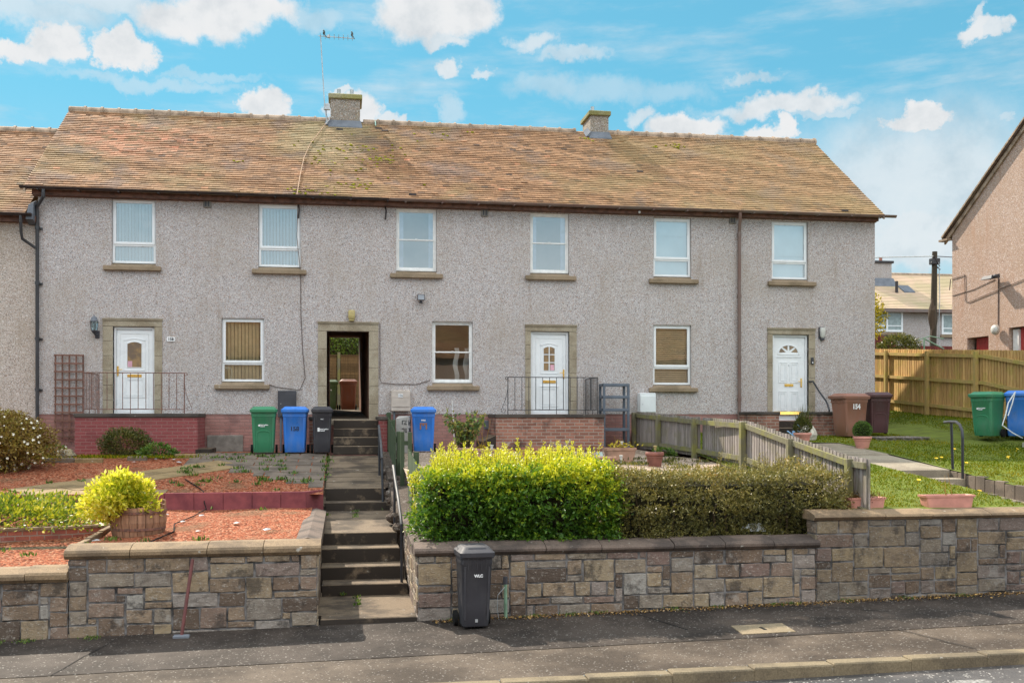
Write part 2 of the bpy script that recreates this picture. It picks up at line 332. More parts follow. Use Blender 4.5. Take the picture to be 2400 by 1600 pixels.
M = {}
M['harl'] = harl_mat('grey_harling', (.465, .44, .435)); M['harl_left'] = harl_mat('buff_harling', (.48, .42, .37)); M['harl_pink'] = harl_mat('pink_harling', (.45, .33, .265), stainc=(.4, .22, .14), dark=(.16, .1, .08))
M['harl_far'] = harl_mat('far_harling', (.42, .39, .38)); M['harl_dark'] = harl_mat('chimney_harling', (.27, .245, .21), (.22, .2, .06), (.05, .045, .04))
M['tile'] = tile_mat('clay_roof_tiles'); M['tile2'] = tile_mat('plain_roof_tiles', False)
M['ridge'] = simple('ridge_clay', (.40, .30, .22), .85, .3, 4); M['moss'] = simple('roof_moss', (.34, .33, .03), .95, .4, 20, bmp=.6)
M['gutter_b'] = simple('black_iron', (.035, .025, .025), .4, .3, 5); M['gutter_br'] = simple('brown_plastic', (.15, .085, .068), .4, .2, 3, c2=(.17, .13, .11)); M['fascia'] = simple('brown_fascia', (.17, .085, .06), .75, .35, 7)
M['pipe_black'] = simple('black_downpipe', (.04, .04, .045), .32, .2, 5)
M['pvc'] = simple('white_upvc', (.80, .82, .83), .28, .04, 2); M['pvc_old'] = simple('white_painted_timber', (.78, .78, .76), .5, .08, 9); M['seal'] = simple('grey_seal', (.25, .27, .3), .5)
M['stone_buff'] = coping_mat('dressed_sandstone', (.36, .31, .23), (.20, .155, .10), .6); M['sill'] = coping_mat('sill_sandstone', (.29, .22, .15), (.15, .115, .07), .6)
M['plinth'] = brick_mat('painted_plinth_brick', (.36, .19, .165), (.30, .15, .13), (.27, .16, .14), (.14, .09, .085), .5)
M['brick_red'] = brick_mat('red_painted_brick', (.27, .075, .075), (.22, .06, .06), (.27, .125, .115), (.16, .05, .05), .3, offset=.03, white=.15)
M['brick_brown'] = brick_mat('weathered_brick', (.37, .17, .12), (.21, .095, .07), (.34, .27, .22), (.035, .028, .028), .75, white=.4)
M['brick_bed'] = brick_mat('bed_brick', (.36, .11, .07), (.28, .09, .07), (.3, .22, .18), (.1, .05, .05), .4)
M['glass'] = glass_mat('window_glass', .32); M['glass_low'] = glass_mat('ground_window_glass', .08, (.95, .95, .92)); M['glass_plain'] = glass_mat('small_glass', .12)
M['blind'] = simple('white_blind_fabric', (.86, .88, .88), .8, .05, 3); M['blind_cream'] = simple('cream_blind_fabric', (.88, .74, .46), .8, .1, 3); M['slat'] = simple('tan_slats', (.80, .63, .40), .6, .1, 4); M['curtain'] = simple('lilac_voile', (.62, .58, .68), .9, .1, 5)
M['roller'] = simple('pale_roller_blind', (.84, .88, .88), .8, .04, 2)
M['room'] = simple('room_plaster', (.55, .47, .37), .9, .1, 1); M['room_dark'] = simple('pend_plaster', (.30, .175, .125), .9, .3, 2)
M['brass'] = simple('brass', (.80, .52, .13), .28, .1, 8, metal=.9); M['paper_pink'] = simple('pink_notice', (.75, .42, .5), .8)
M['iron'] = simple('black_painted_iron', (.035, .033, .035), .42, .2, 20); M['iron_rust'] = simple('rusty_iron', (.20, .085, .055), .7, .5, 25, c2=(.07, .045, .04)); M['rail_black'] = simple('handrail_paint', (.03, .032, .04), .35, .2, 6); M['rail_worn'] = simple('worn_handrail', (.07, .068, .07), .6, .4, 6, c2=(.03, .03, .035))
M['trellis'] = wood_mat('trellis_wood', (.20, .10, .075), (.13, .07, .05)); M['lead'] = simple('lead_flashing', (.17, .185, .21), .9, .15, 3)
M['stone'] = stone_mat('rubble_sandstone'); M['stone_dark'] = stone_mat('dark_rubble_sandstone', .72); M['mortar'] = simple('grey_mortar', (.20, .19, .185), .95, .5, 6, bmp=.6)
M['coping'] = coping_mat('buff_coping', (.25, .175, .105), (.075, .056, .042), .6); M['coping_dark'] = coping_mat('dark_coping', (.15, .112, .09), (.04, .034, .032), .7)
M['slab_dark'] = coping_mat('dark_slab', (.17, .135, .105), (.06, .05, .042), .6); M['slab'] = coping_mat('buff_slab', (.27, .19, .095), (.12, .085, .045), .6); M['porch_cope'] = coping_mat('sooty_coping', (.085, .07, .06), (.03, .028, .028), .6)
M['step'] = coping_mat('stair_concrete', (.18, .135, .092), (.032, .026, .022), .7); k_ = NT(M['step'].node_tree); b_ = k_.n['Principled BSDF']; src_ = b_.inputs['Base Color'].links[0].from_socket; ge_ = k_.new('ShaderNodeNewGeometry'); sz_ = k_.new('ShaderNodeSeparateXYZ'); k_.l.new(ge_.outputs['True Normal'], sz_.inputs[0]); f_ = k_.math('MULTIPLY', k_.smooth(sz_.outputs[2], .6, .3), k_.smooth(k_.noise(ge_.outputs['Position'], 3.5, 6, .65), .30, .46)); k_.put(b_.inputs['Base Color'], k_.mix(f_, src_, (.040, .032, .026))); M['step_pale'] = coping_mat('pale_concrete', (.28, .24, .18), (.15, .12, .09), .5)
M['block_red'] = simple('red_block', (.25, .075, .08), .85, .25, 3, bmp=.3, c2=(.16, .05, .06))
M['gravel_red'] = gravel_mat('red_chippings', [(0, (.05, .016, .010)), (.25, (.19, .052, .026)), (.55, (.36, .102, .050)), (.8, (.45, .165, .085)), (1, (.50, .30, .19))], 36, (.16, .12, .07), .5)
M['gravel_buff'] = gravel_mat('buff_chippings', [(0, (.08, .06, .045)), (.3, (.30, .22, .16)), (.6, (.46, .36, .27)), (.85, (.55, .42, .33)), (1, (.62, .56, .5))], 34, (.14, .11, .06), .5)
M['pave'] = asphalt_mat('pavement_tar', (.045, .037, .032), (.062, .05, .042), .4, .75); M['pave_pale'] = asphalt_mat('newer_pavement_tar', (.078, .061, .048), (.105, .082, .063), .4, .75); M['road'] = asphalt_mat('road_tar', (.075, .07, .068), (.10, .09, .085), 1.0, .5)
M['kerb'] = coping_mat('kerb_stone', (.20, .158, .10), (.085, .068, .05), .55); M['paint'] = simple('worn_road_paint', (.26, .25, .235), .85, .5, 26, c2=(.09, .085, .08)); M['cover'] = coping_mat('concrete_cover', (.23, .18, .115), (.17, .135, .085), .4)
M['turf'] = simple('lawn_soil', (.12, .15, .03), .95, .4, 3, c2=(.10, .12, .03)); M['earth'] = simple('garden_earth', (.09, .075, .045), .95, .35, 2, bmp=.5)
M['fence_old'] = wood_mat('weathered_boards', (.33, .29, .27), (.20, .17, .155), (.16, .15, .05), .35); M['fence_rail'] = wood_mat('mossy_rails', (.26, .24, .16), (.19, .17, .10), (.24, .23, .05), .65); M['fence_tan'] = wood_mat('tan_boards', (.60, .38, .15), (.42, .25, .10), (.36, .29, .06), .5); M['fence_tan_rail'] = wood_mat('tan_rails', (.58, .42, .16), (.46, .32, .12), (.36, .32, .06), .5); M['fence_green'] = wood_mat('green_stained_boards', (.085, .12, .065), (.06, .085, .05)); M['fence_dark'] = wood_mat('dark_panel', (.15, .09, .038), (.10, .06, .025)); M['fence_red'] = wood_mat('red_stained_boards', (.16, .035, .03), (.11, .03, .025))
def plastic(name, c, rough=.42):
    m, k, b = pbr(name, .4); p = coords(k); n = k.noise(k.scale(p, (2.2, 2.2, .9)), 2.4, 6, .65); n2 = k.noise(p, 9, 6, .7); g_ = sum(c)/3
    base = k.mix(k.math('MULTIPLY', k.smooth(n, .42, .68), .5), c, tuple(x*.6+g_*.35+.03 for x in c)); base = k.mix(k.math('MULTIPLY', k.smooth(n2, .58, .74), .45), base, tuple(x*.45+.02 for x in c))
    k.put(b.inputs['Base Color'], base); k.put(b.inputs['Roughness'], k.math('MULTIPLY_ADD', n2, .35, rough-.1)); return m
M['bin_green'] = plastic('green_bin_plastic', (.045, .23, .115)); M['bin_blue'] = plastic('blue_bin_plastic', (.035, .20, .66)); M['bin_black'] = plastic('grey_black_bin_plastic', (.045, .043, .05), .55); M['bin_brown'] = plastic('brown_bin_plastic', (.27, .125, .085)); M['bin_maroon'] = plastic('maroon_bin_plastic', (.085, .038, .04)); M['bin_rust'] = plastic('red_brown_bin_plastic', (.21, .065, .03)); M['bin_dkgreen'] = plastic('dark_green_bin_plastic', (.06, .10, .03))
M['rubber'] = simple('rubber', (.02, .02, .02), .8); M['white_mark'] = simple('white_print', (.8, .8, .8), .6, .05); M['black_mark'] = simple('black_print', (.015, .015, .02), .6)
M['terra'] = simple('terracotta', (.42, .17, .12), .7, .2, 5); M['terra_pale'] = simple('pale_terracotta', (.46, .28, .20), .8, .2, 5); M['terra_pink'] = simple('pink_terracotta', (.62, .28, .22), .6, .12, 5); M['terra_brown'] = simple('brown_terracotta', (.26, .10, .075), .65, .2, 5); M['barrel'] = wood_mat('barrel_staves', (.36, .20, .12), (.22, .12, .075)); M['soil'] = simple('potting_soil', (.05, .035, .025), .95)
M['box_beige'] = simple('beige_box_plastic', (.52, .45, .39), .5, .12, 4); M['box_white'] = simple('white_box_plastic', (.72, .76, .77), .4, .05, 3); M['box_dark'] = simple('charcoal_box', (.05, .05, .06), .5, .15, 4); M['grey_plastic'] = simple('slate_plastic', (.11, .135, .17), .5, .12, 4); M['carton'] = simple('grey_carton', (.42, .40, .38), .8, .15, 5); M['lamp_yellow'] = simple('yellowed_plastic', (.45, .36, .14), .5, .2, 6); M['lamp_glass'] = simple('lamp_glass', (.62, .62, .58), .25, .1); M['vent'] = simple('vent_stone', (.24, .225, .20), .8, .2); M['zinc'] = simple('galvanised', (.45, .47, .48), .4, .2, 6, metal=.4)
M['rock'] = stone_mat('garden_rock', 1.0, [(0, (.4, .33, .2)), (1, (.45, .36, .22))]); M['rock_white'] = simple('white_rock', (.60, .56, .47), .9, .25, 8, bmp=.8); M['blue_plastic'] = plastic('pale_blue_plastic', (.25, .45, .72)); M['pole_wood'] = wood_mat('pole_wood', (.085, .065, .04), (.05, .04, .03)); M['red_paint'] = simple('red_door_paint', (.42, .045, .04), .5, .15, 4); M['red_pole'] = simple('red_primer', (.15, .045, .04), .55, .2, 6); M['green_pipe'] = simple('green_pipe_paint', (.20, .33, .22), .5, .25, 9); M['cable_w'] = simple('white_cable', (.6, .6, .58), .6); M['cable_d'] = simple('dark_cable', (.10, .07, .06), .7); M['cable_o'] = simple('copper_strap', (.52, .33, .20), .6); M['hose'] = simple('white_hose', (.72, .76, .78), .5); M['bark'] = wood_mat('bark', (.12, .08, .05), (.07, .05, .035)); M['dry'] = simple('dry_leaf', (.48, .28, .08), .8, .3, 20); M['pot_mat'] = M['terra']; M['bird'] = simple('starling_plumage', (.055, .06, .05), .5, .3, 30)
M['lf_privet'] = leaf_mat('privet_leaf', [(0, (.025, .065, .01)), (.35, (.07, .17, .018)), (.55, (.14, .26, .022)), (.78, (.42, .48, .025)), (1, (.70, .66, .04))])
M['lf_hedge'] = leaf_mat('lonicera_leaf', [(0, (.04, .045, .014)), (.35, (.13, .125, .035)), (.65, (.25, .215, .06)), (.85, (.42, .34, .11)), (1, (.48, .28, .08))], .25)
M['lf_cistus'] = leaf_mat('brown_green_leaf', [(0, (.09, .045, .015)), (.5, (.26, .16, .035)), (.8, (.32, .25, .05)), (1, (.40, .34, .07))], .25)
M['lf_gold'] = leaf_mat('golden_leaf', [(0, (.20, .28, .012)), (.35, (.52, .54, .03)), (.7, (.78, .70, .07)), (1, (.88, .80, .26))], .42)
M['lf_ivy'] = leaf_mat('variegated_leaf', [(0, (.04, .08, .012)), (.4, (.17, .25, .02)), (.75, (.50, .48, .035)), (1, (.72, .60, .10))], .3)
M['lf_green'] = leaf_mat('fresh_leaf', [(0, (.03, .07, .01)), (.6, (.09, .18, .025)), (1, (.24, .30, .06))]); M['lf_olive'] = leaf_mat('olive_leaf', [(0, (.04, .05, .012)), (.6, (.12, .13, .03)), (1, (.24, .20, .05))]); M['lf_autumn'] = leaf_mat('yellow_tree_leaf', [(0, (.12, .12, .01)), (.5, (.42, .34, .02)), (1, (.66, .48, .04))]); M['lf_yard'] = leaf_mat('yard_hedge_leaf', [(0, (.03, .06, .01)), (.6, (.12, .2, .02)), (1, (.3, .38, .04))])
M['grass'] = leaf_mat('grass_blade', [(0, (.045, .09, .003)), (.4, (.125, .165, .006)), (.75, (.25, .215, .010)), (1, (.36, .26, .025))], .3, .9); M['petal_w'] = simple('white_petal', (.82, .80, .70), .6, .05); M['petal_y'] = simple('yellow_petal', (.85, .55, .02), .6, .05); M['slate_chip'] = simple('slate_chip', (.33, .35, .37), .6, .2, 6)
# ------------------------------------------------------------------ vegetation helpers
def rnd3(n): 
    v = np.random.normal(size=(n, 3)); return v/np.linalg.norm(v, axis=1, keepdims=True)
def leaf_obj(name, C, D, L, W, val, mat, parent=None, kind=None, tri=False):
    """C centres, D unit axes, L lengths, W widths, val colour value; every leaf is a kite-shaped face"""
    n = len(C); L = np.broadcast_to(L, n)[:, None]; W = np.broadcast_to(W, n)[:, None]
    w = np.cross(D, rnd3(n)); w /= np.linalg.norm(w, axis=1, keepdims=True)+1e-9
    if tri: V = np.stack([C-w*W*.5, C+w*W*.5, C+D*L], 1)
    else: V = np.stack([C, C+D*L*.45+w*W*.5, C+D*L, C+D*L*.45-w*W*.5], 1)
    m = V.shape[1]; V = V.reshape(-1, 3)
    if parent is not None:
        p = parent.location if parent.parent is None else parent.parent.location; V = V-np.array(p)
    me = bpy.data.meshes.new(name); me.vertices.add(n*m); me.vertices.foreach_set('co', V.astype('f').ravel())
    me.loops.add(n*m); me.loops.foreach_set('vertex_index', np.arange(n*m, dtype='i')); me.polygons.add(n); me.polygons.foreach_set('loop_start', np.arange(0, n*m, m, dtype='i'))
    try: me.polygons.foreach_set('loop_total', np.full(n, m, dtype='i'))
    except Exception: pass
    at = me.attributes.new('rnd', 'FLOAT', 'POINT'); at.data.foreach_set('value', np.repeat(np.clip(val, 0, 1), m).astype('f'))
    me.materials.append(mat); me.update(); me.validate()
    o = bpy.data.objects.new(name, me); link(o, parent)
    if kind: o['kind'] = kind
    return o
def lump(p, s=2.0, seed=0):
    q = p*s+seed
    return (np.sin(q[:, 0]*1.3+q[:, 2])+np.sin(q[:, 1]*1.7-q[:, 0]*.6+1.3)+np.sin(q[:, 2]*2.1+q[:, 1]*.8+2.1))/3
def shell_pts(n, c, r, flat=.0, inner=.55, seed=0, amp=.18):
    d = rnd3(n); k = 1+amp*lump(d*1.0, 3.1, seed); rr = np.random.uniform(inner, 1, n)**.6
    P = np.array(c)+d*np.array(r)*(k*rr)[:, None]
    return P, d, rr
LAST = []
def bush(name, c, r, n, L, mat, label, cat, base=0, group=None, stemz=None, inner=.5, up=.25, seed=0, amp=.2, tip=.3, lobes=0):
    t = thing(name, (c[0], c[1], base), label, cat, group)
    if lobes:
        rs = np.random.RandomState(seed); parts = [shell_pts(n//3, c, tuple(q*.72 for q in r), inner=.4, seed=seed, amp=amp)]
        for q in range(lobes):
            dd = rs.normal(size=3); dd /= np.linalg.norm(dd); dd[2] = abs(dd[2])*1.1-.35; k_ = rs.uniform(.26, .46)
            parts.append(shell_pts(2*n//3//lobes, tuple(np.array(c)+dd*np.array(r)*(1-k_*.8)), tuple(q_*k_*rs.uniform(.85, 1.25) for q_ in r), inner=.45, seed=seed+q, amp=amp))
        P, d, rr = (np.concatenate([p[i] for p in parts]) for i in range(3))
    else: P, d, rr = shell_pts(n, c, r, inner=inner, seed=seed, amp=amp)
    ok = P[:, 2] > base+.01; P = P[ok]; d = d[ok]; rr = rr[ok]; LAST[:] = [P]; D = d+rnd3(len(P))*.9+np.array([0, 0, up]); D /= np.linalg.norm(D, axis=1, keepdims=True)
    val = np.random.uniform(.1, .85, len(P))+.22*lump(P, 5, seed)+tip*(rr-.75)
    leaf_obj('foliage', P, D, np.random.uniform(.6, 1.2, len(P))*L, L*.5, val, mat, t)
    mb = MB()
    for q in range(7):
        an = random.uniform(0, 6.28); a = random.uniform(.2, .75); mb.tube([(c[0]+random.uniform(-.05, .05), c[1]+random.uniform(-.05, .05), base-.03), (c[0]+a*.5*r[0]*math.cos(an), c[1]+a*.5*r[1]*math.sin(an), (base+c[2])/2), (c[0]+a*r[0]*math.cos(an), c[1]+a*r[1]*math.sin(an), c[2]+.4*r[2])], [.02, .012, .005], 5)
    mb.build('stem', M['bark'], t); return t

# ------------------------------------------------------------------ ground levels
def pav(x): return .02+.0174*max(-40, min(40, x))
def lerp_tab(y, tab):
    if y <= tab[0][0]: return tab[0][1]
    for (a, za), (b, zb) in zip(tab, tab[1:]):
        if y <= b: return za+(zb-za)*(y-a)/(b-a)
    return tab[-1][1]
def left_low(y): return 1.08+.02*(y+11.6)
def left_up(y): return min(1.95, 1.42+(y+6.9)*.108)
MIDT = [(-11.6, .98), (-9.3, 1.5), (-7.3, 1.84), (-5, 1.92), (-2, 1.95), (0, 1.95)]
def mid(y): return lerp_tab(y, MIDT)
def sm(v, a, b):
    t = max(0, min(1, (v-a)/(b-a))); return t*t*(3-2*t)
def lawn(x, y): return lerp_tab(y, [(-11.6, 1.44), (-2, 2.27), (6, 2.7)])+.012*math.sin(x*1.7+y)+.38*sm(x, 14.2, 16.6)*sm(y, -4.5, -1)
def grid(mb, xs, ys, f, skip=None):
    n = len(xs); vs = [(x, y, f(x, y)) for y in ys for x in xs]; fs = []
    for j in range(len(ys)-1):
        for i in range(n-1):
            if skip and skip((xs[i]+xs[i+1])/2, (ys[j]+ys[j+1])/2): continue
            fs.append((j*n+i, j*n+i+1, (j+1)*n+i+1, (j+1)*n+i))
    return mb.add(vs, fs)
def span(a, b, n): return [a+(b-a)*i/(n-1) for i in range(n)]
g = MB(); grid(g, [-600, -200, -60, -20, -7.4, -.42, 1.02, 14.3, 22, 60, 200, 600], [-11.7, -8, -2, .3, 9, 16, 60, 200, 700], lambda x, y: lerp_tab(y, [(-11.7, .75), (-8, 1.0), (-2, 1.5), (.3, 1.6), (9, 2.98), (16, 3.2), (60, 5.0), (200, 6), (700, 6)]), lambda x, y: -.42 < x < 1.02 and y < .3)
struct('ground', g, M['earth'])
g = MB(); grid(g, [-600, -40, 40, 600], [-700, -60, -22.1], lambda x, y: pav(x)+.02); grid(g, [-600, -40, 40, 600], [-22.1, -22.09], lambda x, y: pav(x)+.02 if y < -22.095 else pav(x)-.13)
struct('far_pavement', g, M['pave'])
g = MB(); grid(g, [-600, -40, -10, 0, 5, 10, 20, 40, 600], [-22.1, -18, -15.36], lambda x, y: pav(x)-.125); struct('road', g, M['road'])
random.seed(31)
g = MB()
for (x, y, w, l) in [(6.6, -15.95, .32, .14), (7.9, -15.75, .5, .07), (5.6, -16.1, .3, .09), (8.4, -16.0, .6, .08), (7.2, -16.25, .25, .1)]:
    z = pav(x)-.121; n = 9; g.add([(x+w*(math.cos(q/n*6.283))*random.uniform(.7, 1), y+l*math.sin(q/n*6.283)*random.uniform(.7, 1), pav(x+w*math.cos(q/n*6.283))-.12) for q in range(n)], [tuple(range(n))])
struct('road_markings', g, M['paint'])
g = MB(); grid(g, [-600, -40, -8, -4, 0, 4, 8, 12, 40, 600], [-15.18, -13.7], lambda x, y: pav(x)); struct('pavement', g, M['pave_pale'])
g = MB(); grid(g, [-600, -40, -8, -4, 0, 4, 8, 12, 40, 600], [-13.9, -13.6, -12.6, -11.6], lambda x, y: pav(x)+.006+(.012 if y > -12 else 0)); struct('pavement_inner_strip', g, M['pave'])
g = MB(); x = -60.0
while x < 60:
    l = .92; z = pav(x+.45); a = random.random()
    g.bevbox(x+.002, x+l-.002, -15.36, -15.16, z-.3, z+.006, .014, a); x += l
struct('kerb', g, M['kerb'])
# tar patches and joints on the pavement
g = MB()
for x0, y0, x1, y1, w in [(-.2, -13.85, 1.35, -11.9, .012), (3.9, -11.9, 4.35, -13.3, .016), (6.0, -11.9, 7.4, -12.8, .012), (6.9, -13.9, 7.2, -15.1, .014), (10.4, -11.95, 11.3, -13.4, .012), (-3.2, -13.9, -2.9, -12.2, .014), (4.3, -14.0, 7.0, -13.75, .012)]:
    n = 6; pts = [(x0+(x1-x0)*i/n+random.uniform(-.015, .015), y0+(y1-y0)*i/n) for i in range(n+1)]
    for (ax, ay), (bx, by) in zip(pts, pts[1:]): g.quad((ax, ay, pav(ax)+.012), (ax+w, ay+w, pav(ax)+.012), (bx+w, by+w, pav(bx)+.012), (bx, by, pav(bx)+.012))
struct('pavement_cracks', g, M['rubber'])
# fallen leaves along the wall foot
n = 2200; X = np.random.uniform(1.2, 11.5, n); Y = -11.98-np.abs(np.random.normal(0, .10, n)); Z = np.array([pav(a)+.02 for a in X])+np.random.uniform(0, .02, n)
D = rnd3(n); D[:, 2] *= .3
leaf_obj('leaf_litter', np.stack([X, Y, Z], 1), D, np.random.uniform(.02, .05, n), .025, np.random.uniform(0, 1, n), leaf_mat('litter_leaf', [(0, (.06, .04, .02)), (.5, (.20, .11, .04)), (.9, (.42, .25, .06)), (1, (.5, .4, .3))], .1), kind='stuff')
# manhole cover
t = thing('access_cover', (5.3, -13.4, pav(5.3)), 'pale concrete access cover with a dark slot set in the pavement', 'access cover')
mb = MB(); z = pav(5.3)
def pp(x, y, dz): return (x, y, pav(x)+dz)
mb.hexa([pp(4.92, -13.72, -.02), pp(5.62, -13.72, -.02), pp(5.66, -13.2, -.02), pp(4.96, -13.2, -.02), pp(4.92, -13.72, .014), pp(5.62, -13.72, .014), pp(5.66, -13.2, .014), pp(4.96, -13.2, .014)]); mb.build('slab', M['cover'], t)
mb = MB(); mb.hexa([pp(5.27, -13.55, .01), pp(5.31, -13.55, .01), pp(5.31, -13.38, .01), pp(5.27, -13.38, .01), pp(5.27, -13.55, .018), pp(5.31, -13.55, .018), pp(5.31, -13.38, .018), pp(5.27, -13.38, .018)]); mb.build('slot', M['rubber'], t)

# --- left garden
WX = -3.5      # step in the front wall: lower bed to its left
g = MB(); grid(g, span(-3.45, -.55, 12), span(-11.6, -6.75, 14), lambda x, y: left_low(y)+.025*math.sin(3*x+y)*math.sin(2.3*y)); struct('gravel_bed', g, M['gravel_red'], smooth=True)
g = MB(); grid(g, span(-9, -3.45, 14), span(-11.6, -6.75, 14), lambda x, y: left_low(y)-.24+.2*max(0, min(1, (y+9.6)/1.2))*(1 if x < 0 else 0)); struct('gravel_bed_low', g, M['gravel_red'], smooth=True)
g = MB(); grid(g, span(-9, -.36, 24), span(-6.95, -.05, 20), lambda x, y: left_up(y)); struct('gravel_bed_upper', g, M['gravel_red'], smooth=True)
# slab paving: area by the bins and two-wide path running down to the left
random.seed(5)
g = MB()
def slab(p, dz=.012, t=.03):
    q = [(a, b, left_up(b)) for a, b in p]; j = random.uniform(-.004, .006)
    g.hexa([(a, b, c-t) for a, b, c in q]+[(a, b, c+dz+j) for a, b, c in q], random.random())
y = -1.0
row = 0
while y > -6.3:
    d = .44; x = -.36
    lim = -3.3 if y > -3.2 else (-3.3+( -3.2-y)*1.15 if y > -4.3 else -1.95+(-4.3-y)*.78)
    off = .3*(row % 2); first = True
    while x > lim+.12:
        w = .6-off if first else .6
        x0 = max(lim, x-w); s0 = .0
        slab([(x0+.012, y-d+.014), (x-.012, y-d+.014), (x-.012, y-.014), (x0+.012, y-.014)]); x -= w; first = False
    y -= d; row += 1
struct('paving', g, M['slab_dark'])
g = MB()
A = Vector((-2.55, -3.55)); B = Vector((-5.6, -6.55)); dr = (B-A).normalized(); nr = Vector((-dr.y, dr.x)); L = (B-A).length
for w in range(2):
    s = -.35+.3*w
    while s < L:
        e = min(L, s+.6); p = [A+dr*(s+.006)+nr*(w*.52-.5+.006), A+dr*(e-.006)+nr*(w*.52-.5+.006), A+dr*(e-.006)+nr*(w*.52+.01), A+dr*(s+.006)+nr*(w*.52+.01)]
        slab([(v.x, v.y) for v in p], .016); s = e
for i in range(4):
    x = -5.6+.62*i; slab([(x, -6.84), (x+.6, -6.84), (x+.6, -6.4), (x, -6.4)], .018)
struct('slab_path', g, M['slab'])
# weeds in the joints
def tuft_field(name, pts, n, h, mat, spread=.06, label=None, kind='stuff'):
    P = np.array(pts); idx = np.random.randint(0, len(P), n); C = P[idx]+np.random.normal(0, spread, (n, 3))*np.array([1, 1, 0]); D = rnd3(n)*.6+np.array([0, 0, 1]); D /= np.linalg.norm(D, axis=1, keepdims=True)
    return leaf_obj(name, C, D, np.random.uniform(.4, 1.1, n)*h, h*.28, np.random.uniform(0, 1, n), mat, kind=kind)
random.seed(9)
pts = [(x, y, left_up(y)) for x, y in [(random.uniform(-3.2, -.4), random.uniform(-6, -2.1)) for _ in range(46)]]+[(-.36, yy, left_up(yy)) for yy in (-2.6, -3, -3.3, -3.9, -4.4, -5)]
tuft_field('paving_weeds', pts, 900, .10, M['lf_green'])
pts = [(random.uniform(-6.6, -3.1), random.uniform(-2.9, -1.7), left_up(-2.3)) for _ in range(120)]
tuft_field('mossy_grass', pts, 2600, .08, M['grass'], .12)
pts = [(random.uniform(-7, -1), random.choice([-6.4, -5.6, -10.6, -8.2, -11.2, -7.2])+random.uniform(-.4, .4), 0) for _ in range(26)]
pts = [(x, y, (left_up(y) if y > -6.8 else left_low(y)) if x > WX or y > -6.8 else left_low(y)-.2) for x, y, _ in pts]
tuft_field('gravel_weeds', pts, 420, .09, M['lf_green'], .05)
# red block retaining edge
def course(name, label, cat, y0, y1, segs, f, m, z0f, group=None):
    pass
t = thing('retaining_wall', (-3, -6.95, 1.1), 'low retaining wall of dark red blocks edging the upper gravel', 'retaining wall')
mb = MB(); x = -7.6
while x < -.72:
    e = min(x+.5, -.66); mb.bevbox(x+.004, e-.004, -7.03, -6.95, .9, 1.47, .006, random.random()); x = e
mb.hexa([(-.66, -7.03, .9), (-.36, -6.6, .9), (-.40, -6.56, .9), (-.70, -6.95, .9), (-.66, -7.03, 1.47), (-.36, -6.6, 1.47), (-.40, -6.56, 1.47), (-.70, -6.95, 1.47)]); mb.build('blocks', M['block_red'], t)
# concrete edge between the two lower beds
t = thing('edging_kerb', (-3.9, -10.5, .9), 'buff concrete edging kerb between the two front gravel beds', 'edging')
mb = MB()
for i in range(3):
    y0 = -11.6+.75*i; mb.bevbox(-3.54, -3.46, y0, y0+.74, .7, left_low(y0)+.05, .008, random.random())
mb.build('kerb_stones', M['coping'], t)
# brick planting bed on the left
t = thing('brick_planter', (-5.8, -9, .9), 'low red brick planting bed edge in the left gravel', 'planter')
mb = MB(); P = [(-9, -9.35), (-7, -9.42), (-5.2, -9.36), (-4.2, -9.2), (-3.62, -8.9)]; q = []
for (a, b), (c, d) in zip(P, P[1:]):
    mb.hexa([(a, b, .7), (c, d, .7), (c, d+.1, .7), (a, b+.1, .7), (a, b, 1.1), (c, d, 1.1), (c, d+.1, 1.1), (a, b+.1, 1.1)])
mb.build('brick_edge', M['brick_bed'], t); mb = MB()
for (a, b), (c, d) in zip(P, P[1:]):
    mb.hexa([(a, b-.02, 1.1), (c, d-.02, 1.1), (c, d+.13, 1.1), (a, b+.13, 1.1), (a, b-.02, 1.135), (c, d-.02, 1.135), (c, d+.13, 1.135), (a, b+.13, 1.135)])
mb.build('coping', M['coping'], t); mb = MB(); mb.add([(-9, -9.3, 1.06), (-5.2, -9.3, 1.06), (-3.62, -8.9, 1.06), (-3.62, -7.05, 1.1), (-9, -7.05, 1.1)], [(0, 1, 2, 3, 4)]); mb.build('soil', M['soil'], t)

# --- middle garden
g = MB(); grid(g, span(1.1, 7.3, 16), span(-11.6, -.05, 26), lambda x, y: mid(y)+.02*math.sin(2.1*x+1.3*y)); struct('buff_gravel', g, M['gravel_buff'], smooth=True)
pts = [(random.uniform(4.2, 7.1), random.uniform(-9.6, -5.2), 0) for _ in range(60)]; pts = [(x, y, mid(y)+.01) for x, y, _ in pts]
tuft_field('gravel_ground_cover', pts, 3000, .09, M['lf_olive'], .12)
# --- right lawn
def inpath(x, y): return 10.5 < x < 11.6 and y < -2.9
g = MB(); grid(g, [7.35, 8.4, 9.5, 10.5, 11.6, 12.7, 14.1, 15.5, 16.6, 19.5], [-11.6, -10.5, -9.4, -8.4, -7.5, -6.4, -5.2, -4, -2.9, -2, -.02, 2, 4, 6, 9], lawn, lambda x, y: inpath(x, y) or (x < 14.1 and y > 0)); struct('lawn', g, M['turf'])
def pathz(y): return lawn(11, y)-.03 if y > -7.5 else (lawn(11, y)-.16 if y > -8.4 else lawn(11, y)-.28)
g = MB()
for y0, y1 in ((-2.9, -5.2), (-5.2, -7.5)): g.hexa([(10.5, y1, lawn(11, y1)-.4), (11.6, y1, lawn(11, y1)-.4), (11.6, y0, lawn(11, y0)-.4), (10.5, y0, lawn(11, y0)-.4), (10.5, y1, lawn(11, y1)-.0), (11.6, y1, lawn(11, y1)-.0), (11.6, y0, lawn(11, y0)-.02), (10.5, y0, lawn(11, y0)-.02)])
